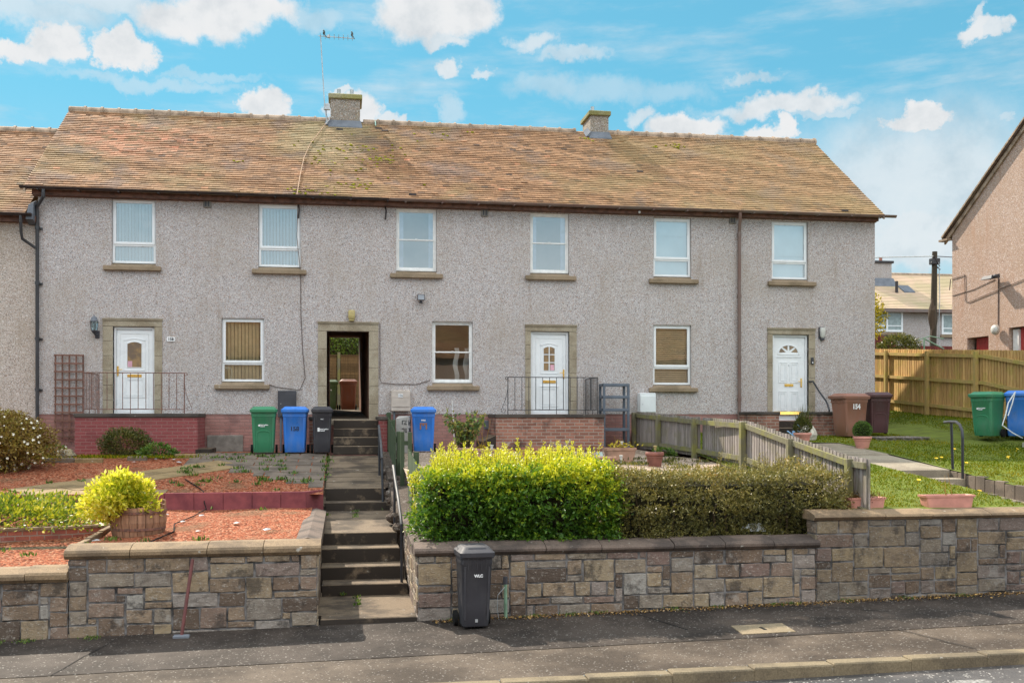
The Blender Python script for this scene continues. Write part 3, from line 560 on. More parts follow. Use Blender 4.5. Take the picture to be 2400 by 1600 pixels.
g.box(10.5, 11.6, -8.02, -7.5, 1.2, 1.64); g.hexa([(10.5, -11.6, 1), (11.6, -11.6, 1), (11.6, -8.02, 1), (10.5, -8.02, 1), (10.5, -11.6, 1.22), (11.6, -11.6, 1.22), (11.6, -8.02, 1.47), (10.5, -8.02, 1.47)])
struct('garden_path', g, M['step_pale'], bevel=.01)
for s, xx in ((0, 10.42), (1, 11.6)):
    t = thing('brick_edging', (xx, -9.5, 1.3), ['low brick edging on the near side of the sunken lawn path', 'row of dark edging bricks on the far side of the sunken lawn path'][s], 'edging'); mb = MB()
    for i in range(14):
        y0 = -11.5+.29*i; mb.bevbox(xx, xx+.09, y0, y0+.27, 1.0, lawn(11, y0)+.01+random.uniform(-.02, .02), .01, random.random())
    mb.build('bricks', M['slab_dark'], t)
n = 120000; X = np.random.uniform(7.4, 19, n); Y = np.random.uniform(-11.5, 5, n)
ok = ~((X > 10.45) & (X < 11.65) & (Y < -2.9)) & ~((X < 14.1) & (Y > -.1)); X = X[ok]; Y = Y[ok]; Z = np.array([lawn(a, b) for a, b in zip(X, Y)])
D = rnd3(len(X))*.75+np.array([0, 0, .8]); D /= np.linalg.norm(D, axis=1, keepdims=True); P = np.stack([X, Y, Z], 1)
tag(leaf_obj('grass', P, D, np.random.uniform(.025, .065, len(X)), .016, np.random.uniform(.1, .75, len(X))+.16*lump(P, 2.2)+.2*lump(P, .7, 3), M['grass'], tri=True), 'short mown grass of the right hand lawn', 'grass', kind='stuff')
mb = MB()
for q in range(9):
    an = q*.698; mb.add([(0, 0, 0), (.035*math.cos(an), .035*math.sin(an), .012), (.035*math.cos(an+.6), .035*math.sin(an+.6), .012)], [(0, 1, 2)])
mb.tube([(0, 0, -.07), (0, 0, 0)], .004, 4); dm = None; random.seed(21)
for i in range(46):
    x = random.uniform(7.9, 15.5); y = random.uniform(-11.2, -4.8)
    if inpath(x, y): continue
    if dm is None: o = mb.build('dandelion', M['petal_y']); dm = o.data
    else: o = bpy.data.objects.new('dandelion', dm); link(o)
    o.location = (x, y, lawn(x, y)+.07); o.rotation_euler = (random.uniform(.2, .7), 0, random.uniform(-.6, .6)); tag(o, 'yellow dandelion flower in the right hand lawn', 'flower', 'dandelions scattered in the lawn')

tuft_field('wall_foot_moss', [(x, -11.97, pav(x)+.012) for x in (-5.2, -5.0, -4.7, -4.5, -4.35, -4.0, -3.2, 1.5, 2.6, 3.1, 3.5, 4.6, 5.2, 6.1, 6.4, 7.2, 8.1, 9)], 1500, .045, M['lf_green'], .07)
# --- steps from the pavement up to the pend
g = MB()
def step(x0, x1, y0, y1, z0, z1): g.bevbox(x0, x1, y0, y1, z0, z1, .012, random.random())
step(-.30, .99, -11.9, -11.62, -.2, .115); g.box(-.34, 1.0, -11.62, -10.1, -.2, .11)
z = .115; yy = -10.12; sx = [(-.32, .97), (-.34, .95), (-.36, .9), (-.38, .88)]
for i, dz in enumerate((.17, .2, .225, .2)):
    step(sx[i][0], sx[i][1], yy, yy+.5, z-.2, z+dz); z += dz; yy += .47
g.hexa([(-.4, yy, .5), (.86, yy, .5), (.86, -6.35, .5), (-.4, -6.35, .5), (-.4, yy, z-.006), (.86, yy, z-.006), (.86, -6.35, 1.06), (-.4, -6.35, 1.06)])
step(-.34, .8, -6.4, -6.0, .8, 1.215); step(-.34, .8, -6.02, -5.7, 1.0, 1.455)
yy = -5.72
for i in range(7):
    y1 = yy+.475; za = 1.46+.068*i; g.hexa([(-.33, yy+.008, 1.2), (.8, yy+.008, 1.2), (.8, y1, 1.2), (-.33, y1, 1.2), (-.33, yy+.008, za), (.8, yy+.008, za), (.8, y1, za+.062), (-.33, y1, za+.062)], random.random()); yy = y1
zz = 1.95
for i in range(4):
    step(-.22, .80, -2.42+.3*i, -.6, zz, zz+.193); zz += .193
for xa, xb in ((-.42, -.325), (.79, .87)):
    for (ya, za), (yb, zb_) in (((-8.3, .86), (-6.4, 1.03)), ((-6.4, 1.15), (-5.7, 1.40)), ((-5.7, 1.40), (-2.4, 1.86)), ((-2.4, 1.86), (-.9, 1.9))): g.hexa([(xa, ya, -.2), (xb, ya, -.2), (xb, yb, -.2), (xa, yb, -.2), (xa, ya, za), (xb, ya, za), (xb, yb, zb_), (xa, yb, zb_)], .3)
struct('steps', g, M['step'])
g = MB(); g.bevbox(-.42, .66, -.9, .02, 2.6, 2.735, .01); struct('pend_sill', g, M['step_pale'])
tuft_field('step_weeds', [(.2, y, .125) for y in (-11, -10.7, -10.4)]+[(.22, -7.3, 1.02), (.22, -7.0, 1.03), (.22, -6.6, 1.05), (0, -10.15, .13), (.75, -6.35, 1.06), (-.3, -7, 1.03)], 260, .06, M['lf_green'], .03)
# side walls of the house steps
for (x0, x1, yf, lab) in ((-.78, -.33, -1.3, 'low brick cheek wall left of the passage steps behind the grey bin'), (.81, .99, -2.2, 'low brick cheek wall right of the passage steps beside the green fence')):
    t = thing('cheek_wall', (x0, -1.2, 1.9), lab, 'wall'); mb = MB(); mb.box(x0, x1, yf, 0, 1.5, 2.72); mb.build('brickwork', M['brick_red' if x0 > 0 else 'brick_brown'], t); mb = MB(); mb.bevbox(x0-.02, x1+.02, yf-.03, -.0, 2.72, 2.80, .01); mb.build('coping', M['porch_cope'], t)

# ------------------------------------------------------------------ the terrace
HX0, HX1 = -7.11, 14.08; Z0, ZE = 2.86, 8.06
def roof_tiles(mb, X0, X1, ye, ze, yr, zr, n=42, tw=.165, th=.021):
    S = Vector((0, yr-ye, zr-ze)); L = S.length; u = S/L; nrm = Vector((0, -u.z, u.y)); g = L/n; W = int(round((X1-X0)/tw)); w = (X1-X0)/W
    for i in range(n):
        k0 = -.5 if i % 2 else 0; sag = 0
        for j in range(W+(1 if i % 2 else 0)):
            a = max(X0, X0+(j+k0)*w); b = min(X1, X0+(j+k0+1)*w)
            jit = random.uniform(-.004, .004); h = th+random.uniform(-.002, .006)+(.012 if random.random() < .006 else 0); s0 = i*g+jit
            wob = .006*math.sin(a*.9+i*.4)+.004*math.sin(a*2.3+i)
            P = lambda x, s, hh: (x, ye+u.y*s+nrm.y*(hh+wob), ze+u.z*s+nrm.z*(hh+wob))
            v = min(1, max(0, random.gauss(.5, .15))); q = .0012
            mb.add([P(a+q, s0, h), P(b-q, s0, h), P(b-q, s0+g*1.12, .003), P(a+q, s0+g*1.12, .003), P(a+q, s0, -.01), P(b-q, s0, -.01)], [(0, 1, 2, 3), (4, 5, 1, 0)], v)
    return mb
house = thing('terraced_house', (3.5, 0, 2), 'long grey harled terrace with a brown tiled roof and three white doors', 'house')
OPEN = []   # openings in the front sheet: x0, x1, z0, z1
WIN = {'W1': (-5.45, -4.44, 6.47, 8.0, -5.63, -4.31), 'W2': (-2.04, -1.03, 6.46, 7.98, -2.19, -.89), 'W3': (1.3, 2.31, 6.43, 7.98, 1.15, 2.46), 'W4': (4.69, 5.7, 6.45, 7.97, 4.56, 5.87), 'W5': (7.93, 8.95, 6.43, 7.95, 7.8, 9.12), 'W6': (11.16, 12.18, 6.43, 7.95, 11.04, 12.37),
       'L1': (-2.91, -1.9, 3.65, 5.19, -3.07, -1.77), 'L2': (2.2, 3.22, 3.64, 5.18, 2.07, 3.38), 'L3': (7.92, 8.95, 3.62, 5.17, 7.8, 9.1)}
DOORS = {'D1': (-5.65, -4.29, 5.14, -5.42, -4.47, 4.95, 2.86), 'D2': (4.56, 5.89, 5.13, 4.70, 5.70, 4.96, 2.85), 'D3': (11.04, 12.37, 5.13, 11.18, 12.19, 4.96, 2.69), 'P': (-.61, .86, 5.13, -.40, .63, 4.90, 2.71)}
for k_, (a, b, c, d, e, f) in WIN.items(): OPEN.append((a, b, c-.06, d))
for k_, q in DOORS.items(): OPEN.append((q[3], q[4], q[6], q[5]))
def sheet(mb, X0, X1, Za, Zb, y, dep):
    xs = sorted({X0, X1}|{q for o in OPEN for q in o[:2] if X0 < q < X1}); zs = sorted({Za, Zb}|{q for o in OPEN for q in o[2:] if Za < q < Zb})
    for x0, x1 in zip(xs, xs[1:]):
        for z0, z1 in zip(zs, zs[1:]):
            cx, cz = (x0+x1)/2, (z0+z1)/2
            if any(o[0] < cx < o[1] and o[2] < cz < o[3] for o in OPEN): continue
            mb.quad((x0, y, z0), (x1, y, z0), (x1, y, z1), (x0, y, z1))
    for o in OPEN:
        a, b, c, d = o; c = max(c, Za); d = min(d, Zb)
        if c >= d: continue
        mb.quad((a, y, c), (a, y+dep, c), (a, y+dep, d), (a, y, d)); mb.quad((b, y, c), (b, y, d), (b, y+dep, d), (b, y+dep, c))
        if d == o[3]: mb.quad((a, y, d), (b, y, d), (b, y+dep, d), (a, y+dep, d))
        if c == o[2]: mb.quad((a, y, c), (b, y, c), (b, y+dep, c), (a, y+dep, c))
mb = MB(); sheet(mb, HX0, HX1, Z0, ZE+.1, 0, .14)
mb.quad((HX0, 0, Z0), (HX0, 7.8, Z0), (HX0, 7.8, ZE+.1), (HX0, 0, ZE+.1)); mb.quad((HX1, 0, 1.8), (HX1, 7.8, 1.8), (HX1, 7.8, ZE+.1), (HX1, 0, ZE+.1))
for X in (HX0, HX1): mb.add([(X, 0, ZE+.1), (X, 7.8, ZE+.1), (X, 3.9, 11.05)], [(0, 1, 2)])
mb.box(HX0+.01, -.44, 7.6, 7.8, 2.5, ZE); mb.box(.5, HX1-.01, 7.6, 7.8, 2.5, ZE); mb.box(-.44, .5, 7.6, 7.8, 5.3, ZE)
mb.build('wall', M['harl'], house)
mb = MB(); sheet(mb, HX0+.01, HX1, 1.3, Z0+.005, .016, .1); mb.build('plinth', M['plinth'], house)
# peeling render patch low on the plinth
mb = MB(); mb.box(-3.25, -2.4, -.03, .02, 1.9, 2.35); mb.build('render_patch', M['vent'], house, bevel=.015)
# passage through the house
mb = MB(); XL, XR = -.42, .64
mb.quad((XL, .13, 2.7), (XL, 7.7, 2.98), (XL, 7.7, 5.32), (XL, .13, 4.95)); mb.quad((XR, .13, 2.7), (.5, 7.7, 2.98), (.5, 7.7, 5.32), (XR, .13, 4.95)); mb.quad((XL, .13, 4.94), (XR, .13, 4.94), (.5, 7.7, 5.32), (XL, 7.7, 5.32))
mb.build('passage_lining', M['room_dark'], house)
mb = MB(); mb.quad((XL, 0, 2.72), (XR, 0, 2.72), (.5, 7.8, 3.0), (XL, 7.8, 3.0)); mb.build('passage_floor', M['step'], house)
# roof
random.seed(3)
EY, EZ, RY, RZ = -.36, 8.12, 3.9, 11.16
mb = roof_tiles(MB(), -7.34, 14.16, EY, EZ, RY, RZ)
mb.quad((-7.34, 8.16, EZ), (14.16, 8.16, EZ), (14.16, RY, RZ), (-7.34, RY, RZ), .4); mb.quad((-7.34, EY, EZ-.03), (14.16, EY, EZ-.03), (14.16, RY, RZ-.03), (-7.34, RY, RZ-.03), .2)
roof = mb.build('roof', M['tile'], house)
mb = MB(); x = -7.36
while x < 14.1:
    if not (-.42 < x+.2 < .5 or 6.9 < x+.2 < 7.7):
        e = min(x+.44, 14.2); dz = random.uniform(-.008, .008)
        ring = [(x0, RY+.125*math.cos(q), RZ-.05+.125*math.sin(q)+dz+up) for x0, up in ((x, 0), (e, 0)) for q in span(-.3, math.pi+.3, 8)]
        mb.add(ring, [(i, i+1, i+9, i+8) for i in range(7)], random.random())
        ring = [(x0, RY+.15*math.cos(q), RZ-.05+.15*math.sin(q)+dz) for x0 in (e-.05, e+.01) for q in span(-.3, math.pi+.3, 8)]
        mb.add(ring, [(i, i+1, i+9, i+8) for i in range(7)]+[tuple(range(8)), tuple(range(8, 16))], random.random())
    elif mb.v: mb.build('ridge', M['ridge'], roof); mb = MB()
    x += .44
mb.build('ridge', M['ridge'], roof)
mb = MB(); random.seed(12)
def roofpt(x, s): f = s; return (x, EY+(RY-EY)*f, EZ+(RZ-EZ)*f)
for (x, s, sp, n) in [(1.0, .47, .22, 26), (-.75, .06, .3, 22), (.35, .13, .18, 16), (.2, .55, .8, 40), (9.6, .83, .14, 12), (2.9, .86, .3, 8), (-2.7, .38, .08, 5), (7.0, .88, .15, 8), (-.2, .35, .9, 26), (8.9, .8, .05, 4)]:
    for i in range(n):
        p = roofpt(x+random.gauss(0, sp), min(.97, max(.02, s+random.gauss(0, sp*.13)))); r = random.uniform(.012, .034); mb.ball((p[0], p[1]-.012, p[2]+.018), r*1.5, r, r*.8, 6, 4, .2)
tag(mb.build('moss', M['moss'], roof, smooth=True), kind='stuff')
mb = MB()
for (x, s) in ((-.18, .93), (.98, .90), (-.1, .86), (1.15, .87), (8.0, .44), (1.7, .05), (13.1, .03)):
    p = roofpt(x, s); mb = MB(); mb.box(p[0]-.09, p[0]+.09, p[1]-.03, p[1]+.05, p[2]+.005, p[2]+.045); mb.build('slipped_tile', M['gutter_b'], roof)
for x in (-.22, .9):
    mb = MB(); p = roofpt(x, .92); q = roofpt(x, .985); mb.tube([(p[0], p[1]-.03, p[2]+.05), (q[0], q[1]-.03, q[2]+.06)], .018, 6); mb.build('vent_strap', simple('verdigris', (.32, .48, .40), .6), roof)
mb = MB(); pts = [roofpt(a, b) for a, b in ((-.42, .97), (-.62, .82), (-.88, .62), (-1.0, .45), (-1.06, .25), (-1.1, .0))]; mb.tube([(a, b-.03, c+.035) for a, b, c in pts], .011, 5); mb.build('strap_cable', M['cable_o'], roof)
# verge boards, fascia and gutters
mb = MB()
for X in (-7.34, 14.12): mb.hexa([(X, EY, EZ-.1), (X+.05, EY, EZ-.1), (X+.05, RY, RZ-.1), (X, RY, RZ-.1), (X, EY, EZ+.0), (X+.05, EY, EZ+.0), (X+.05, RY, RZ+.0), (X, RY, RZ+.0)]); mb.build('verge', M['ridge'], roof); mb = MB()
mb = MB(); mb.box(-7.2, 14.1, -.17, .0, 8.0, 8.13); mb.hexa([(-7.2, -.02, 7.985), (14.1, -.02, 7.985), (14.1, .02, 7.985), (-7.2, .02, 7.985), (-7.2, -.13, 8.03), (14.1, -.13, 8.03), (14.1, .02, 8.03), (-7.2, .02, 8.03)]); mb.build('fascia', M['fascia'], house)
def gutter(x0, x1, z0, z1, r=.062):
    mb = MB(); ys = -.33; N = 8; v = []
    for x, z in ((x0, z0), (x1, z1)):
        for k_ in range(N+1):
            q = math.pi+math.pi*k_/N; v.append((x, ys+r*math.cos(q), z+r*math.sin(q)))
    f = [(i, i+1, i+N+2, i+N+1) for i in range(N)]+[tuple(range(N+1)), tuple(range(N+1, 2*N+2))]; mb.add(v, f)
    x = x0+.4
    while x < x1: mb.box(x-.02, x+.02, ys-r-.006, -.16, (z0+z1)/2-.075, (z0+z1)/2-.055); x += .9
    return mb
gutter(-7.42, 1.1, 8.16, 8.15).build('gutter', M['gutter_b'], house, smooth=True); gutter(1.12, 14.5, 8.15, 8.13, .066).build('gutter', M['gutter_br'], house, smooth=True)
mb = MB(); mb.tube([(-6.9, -.33, 8.1), (-6.9, -.33, 7.93), (-7.1, -.12, 7.72), (-7.1, -.09, 7.6), (-7.1, -.09, 2.3)], .042, 10)
for z in (7.2, 5.9, 4.6, 3.4): mb.tube([(-7.1, -.09, z), (-7.1, -.09, z+.07)], .054, 10); mb.box(-7.1, -7.0, -.05, 0, z, z+.05)
mb.build('downpipe', M['pipe_black'], house, smooth=True)
mb = MB(); mb.tube([(10.16, -.32, 8.1), (10.16, -.32, 7.97), (10.23, -.10, 7.72), (10.23, -.08, 7.6), (10.23, -.08, 2.2)], .045, 10)
for z in (7.5, 5.9, 4.3, 3.2): mb.tube([(10.23, -.08, z), (10.23, -.08, z+.08)], .058, 10)
mb.build('downpipe', M['gutter_br'], house, smooth=True)
# chimneys
def chimney(x0, x1, y0, y1, z1, pots, mossy):
    c = MB(); c.box(x0, x1, y0, y1, 10.4, z1); c = c.build('chimney', M['harl_dark'], house)
    mb = MB(); mb.bevbox(x0-.06, x1+.06, y0-.06, y1+.06, z1, z1+.14, .02); mb.hexa([(x0, y0, z1+.14), (x1, y0, z1+.14), (x1, y1, z1+.14), (x0, y1, z1+.14), (x0+.15, y0+.15, z1+.2), (x1-.15, y0+.15, z1+.2), (x1-.15, y1-.15, z1+.2), (x0+.15, y1-.15, z1+.2)]); mb.build('cap', mossy, c)
    for px in pots: mb = MB(); mb.lathe([(.0, .1), (.05, .1), (.055, .35), (.045, .35), (.04, .1)], (px, (y0+y1)/2, z1+.05), 12); mb.build('pot', M['zinc'], c, smooth=True)
    mb = MB(); s = (RZ-EZ)/(RY-EY); zf = EZ+(y0-EY)*s
    mb.hexa([(x0-.06, y0-.16, zf-.1), (x1+.06, y0-.16, zf-.1), (x1+.06, y0-.02, zf), (x0-.06, y0-.02, zf), (x0-.06, y0-.16, zf-.07), (x1+.06, y0-.16, zf-.07), (x1+.02, y0-.02, zf+.14), (x0-.02, y0-.02, zf+.14)])
    mb.hexa([(x0-.16, y0-.1, zf-.03), (x0-.015, y0-.1, zf-.03), (x0-.015, RY, RZ), (x0-.16, RY, RZ), (x0-.12, y0-.1, zf), (x0-.015, y0-.1, zf+.12), (x0-.015, RY, RZ+.12), (x0-.12, RY, RZ+.04)])
    mb.build('flashing', M['lead'], c)
mossy = coping_mat('mossy_cap', (.30, .27, .17), (.24, .23, .06), .7)
chimney(-.35, .47, 3.62, 4.5, 11.70, (-.12, .24), mossy); chimney(7.12, 7.66, 3.6, 4.6, 11.56, (7.3,), coping_mat('mossy_cap_green', (.24, .22, .12), (.18, .17, .05), .7))

# windows
def pane_quad(name, x0, x1, z0, z1, y, m, parent):
    mb = MB(); mb.quad((x0, y, z0), (x1, y, z0), (x1, y, z1), (x0, y, z1)); return mb.build(name, m, parent)
def window(key, style, cover, low=False):
    a, b, c, d, s0, s1 = WIN[key]; y = .075; gm = M['glass_low' if low else 'glass']; fm = M['pvc_old' if style == 'sash' else 'pvc']
    mb = MB()
    def ring(x0, x1, z0, z1, w, ya, yb, wb=None):
        wb = wb or w; mb.bevbox(x0, x0+w, ya, yb, z0, z1, .005); mb.bevbox(x1-w, x1, ya, yb, z0, z1, .005); mb.bevbox(x0+w, x1-w, ya+.001, yb, z1-w, z1, .005); mb.bevbox(x0+w, x1-w, ya+.001, yb, z0, z0+wb, .005)
    panes = []
    if style == 'tilt':
        f = .055; t = c+(d-c)*.285; ring(a+.005, b-.005, c, d, f, y, y+.06); mb.bevbox(a+f, b-f, y+.002, y+.06, t-.03, t+.03, .005)
        ring(a+f-.025, b-f+.025, t+.015, d-f+.025, .062, y-.02, y+.03)
        panes = [(a+f+.035, b-f-.035, t+.075, d-f-.035), (a+f+.0, b-f-.0, c+f, t-.03)]
        mb.box(a+.3, a+.52, y-.012, y, d-.035, d-.02)
    else:
        f = .05; t = c+(d-c)*.5; ring(a+.005, b-.005, c, d, f, y, y+.07); ring(a+f, b-f, t-.012, d-f, .035, y+.012, y+.05); ring(a+f-.002, b-f+.002, c+.01, t+.022, .035, y+.03, y+.07, .085)
        panes = [(a+f+.03, b-f-.03, t+.02, d-f-.03), (a+f+.03, b-f-.03, c+.09, t-.012)]
        mb.bevbox((a+b)/2-.03, (a+b)/2+.03, y-.0, y+.03, t+.02, t+.035, .004)
    w = mb.build('window', fm, house)
    for i, p in enumerate(panes): pane_quad('pane', *p, y+.035-(.03 if style == 'tilt' and i == 0 else 0), gm, w)
    mb = MB(); mb.hexa([(a+.0, -.02, c-.075), (b, -.02, c-.075), (b, .12, c-.05), (a, .12, c-.05), (a, -.02, c-.06), (b, -.02, c-.06), (b, .12, c-.001), (a, .12, c-.001)]); mb.bevbox(s0, s1, -.10, .04, c-.19, c-.075, .015); mb.build('sill', M['sill'], w)
    mb = MB(); i0, i1, k0, k1 = a+.02, b-.02, c, d-.02
    X0, X1, Y0, Y1, ZA, ZB = a-.6, b+.6, .16, 2.4, c-.8, d+.25
    mb.quad((X0, Y1, ZA), (X1, Y1, ZA), (X1, Y1, ZB), (X0, Y1, ZB)); mb.quad((X0, Y0, ZA), (X0, Y1, ZA), (X0, Y1, ZB), (X0, Y0, ZB)); mb.quad((X1, Y0, ZA), (X1, Y1, ZA), (X1, Y1, ZB), (X1, Y0, ZB)); mb.quad((X0, Y0, ZB), (X1, Y0, ZB), (X1, Y1, ZB), (X0, Y1, ZB)); mb.quad((X0, Y0, ZA), (X1, Y0, ZA), (X1, Y1, ZA), (X0, Y1, ZA))
    for q in ((X0, a, ZA, ZB), (b, X1, ZA, ZB), (a, b, ZA, c-.06), (a, b, d, ZB)): mb.quad((q[0], Y0, q[2]), (q[1], Y0, q[2]), (q[1], Y0, q[3]), (q[0], Y0, q[3]))
    mb.build('room', M['room'], w)
    mb = MB()
    if cover == 'vertical' or cover == 'vertical_cream':
        x = a+.07; i = 0; op = .95 if cover == 'vertical' else .62
        while x < b-.07:
            an = op+random.uniform(-.08, .08); dx, dy = .04*math.cos(an), .04*math.sin(an); lo = c+.06+(.0 if i % 5 else .01)
            mb.hexa([(x-dx, .2-dy, lo), (x+dx, .2+dy, lo), (x+dx+.002, .203+dy, lo), (x-dx+.002, .203-dy, lo), (x-dx, .2-dy, d-.08), (x+dx, .2+dy, d-.08), (x+dx+.002, .203+dy, d-.08), (x-dx+.002, .203-dy, d-.08)], random.random()); x += .077 if cover == 'vertical' else .085; i += 1
        mb.box(a+.05, b-.05, .17, .23, d-.09, d-.05); mb.build('vertical_blind', M['blind' if cover == 'vertical' else 'blind_cream'], w)
    elif cover == 'venetian':
        z = c+.07
        while z < d-.07: mb.hexa([(a+.07, .15, z), (b-.07, .15, z), (b-.07, .172, z+.036), (a+.07, .172, z+.036), (a+.07, .151, z+.002), (b-.07, .151, z+.002), (b-.07, .173, z+.038), (a+.07, .173, z+.038)], random.random()); z += .05
        mb.build('venetian_blind', M['slat'], w)
    elif cover == 'curtain':
        for x0, x1 in ((a+.04, a+.19), (b-.19, b-.04)):
            n = 14; v = []
            for zz, fl in ((c+.03, 1.0), (d-.05, .9)):
                for i in range(n+1): v.append((x0+(x1-x0)*i/n, .2+.018*math.sin(i*2.0), zz))
            mb.add(v, [(i, i+1, i+n+2, i+n+1) for i in range(n)])
        mb.build('curtain', M['curtain'], w)
    elif cover == 'roller':
        mb.box(a+.06, b-.06, .17, .175, d-.45 if key == 'W5' else c+.62, d-.06); mb.box(a+.06, b-.06, .20, .205, c+.03, d-.06); mb.tube([(a+.07, .165, d-.08), (b-.07, .165, d-.08)], .025, 8); mb.build('roller_blind', M['roller'], w)
    elif cover == 'open':
        for x0, x1 in ((b-.42, b-.3), (b-.16, b-.03)):
            n = 10; v = []
            for i in range(n+1):
                zz = c+.02+(d-c-.1)*.62*i/n; off = .03*math.sin(i*.9)
                v += [(x0+off, .55, zz), (x1+off, .58+.02*math.sin(i), zz)]
            mb.add(v, [(2*i, 2*i+1, 2*i+3, 2*i+2) for i in range(n)])
        mb.build('curtain', M['blind'], w)
    return w
window('W1', 'tilt', 'vertical'); window('W2', 'tilt', 'vertical'); window('W3', 'sash', 'curtain'); window('W4', 'sash', 'curtain'); window('W5', 'tilt', 'roller'); window('W6', 'tilt', 'roller')
window('L1', 'tilt', 'vertical_cream', True); window('L2', 'sash', 'open', True); window('L3', 'tilt', 'venetian', True)
# door surrounds of dressed stone
def surround(key):
    X0, X1, ZT, a, b, zt, zb = DOORS[key]; mb = MB(); zc = zt; y0 = -.022
    low = 2.2 if key == 'P' else zb-.02
    nb = 6; h = (zc-low)/nb
    for (p, q) in ((X0, a), (b, X1)):
        for i in range(nb): mb.bevbox(p, q, y0+random.uniform(-.002, .002), .13, low+h*i+.002, low+h*(i+1)-.002, .008, random.random())
    mb.bevbox(X0, X1, y0-.003, .128, zc+.002, ZT, .008, .4)
    mb.hexa([(X0-.01, y0-.02, ZT-.05), (X1+.01, y0-.02, ZT-.05), (X1+.01, .0, ZT-.05), (X0-.01, .0, ZT-.05), (X0-.01, y0-.035, ZT), (X1+.01, y0-.035, ZT), (X1+.01, .0, ZT+.012), (X0-.01, .0, ZT+.012)])
    mb.build('door_surround', M['stone_buff'], house)
for k_ in DOORS: surround(k_)
def moulding(mb, x0, x1, z0, z1, y, w=.018, arch=0):
    if arch:
        n = 10; top = [(x0+(x1-x0)*i/n, z1-arch+arch*math.sin(math.pi*i/n)) for i in range(n+1)]
        for (ax, az), (bx, bz) in zip(top, top[1:]): mb.hexa([(ax, y-.012, az-w), (bx, y-.012, bz-w), (bx, y+.01, bz-w), (ax, y+.01, az-w), (ax, y-.012, az), (bx, y-.012, bz), (bx, y+.01, bz), (ax, y+.01, az)])
        z1 = z1-arch
    else: mb.box(x0, x1, y-.012, y+.01, z1-w, z1)
    mb.box(x0, x0+w, y-.012, y+.01, z0+w, z1-(0 if arch else w)); mb.box(x1-w, x1, y-.012, y+.01, z0+w, z1-(0 if arch else w)); mb.box(x0, x1, y-.012, y+.01, z0, z0+w)
def arch_pane(parent, x0, x1, z0, z1, y, arch, m):
    n = 10; P = [(x0, z0), (x1, z0)]+[(x1-(x1-x0)*i/n, z1-arch+arch*math.sin(math.pi*i/n)) for i in range(n+1)]
    mb = MB(); mb.add([(x, y, z) for x, z in P], [tuple(range(len(P)))]); return mb.build('pane', m, parent)
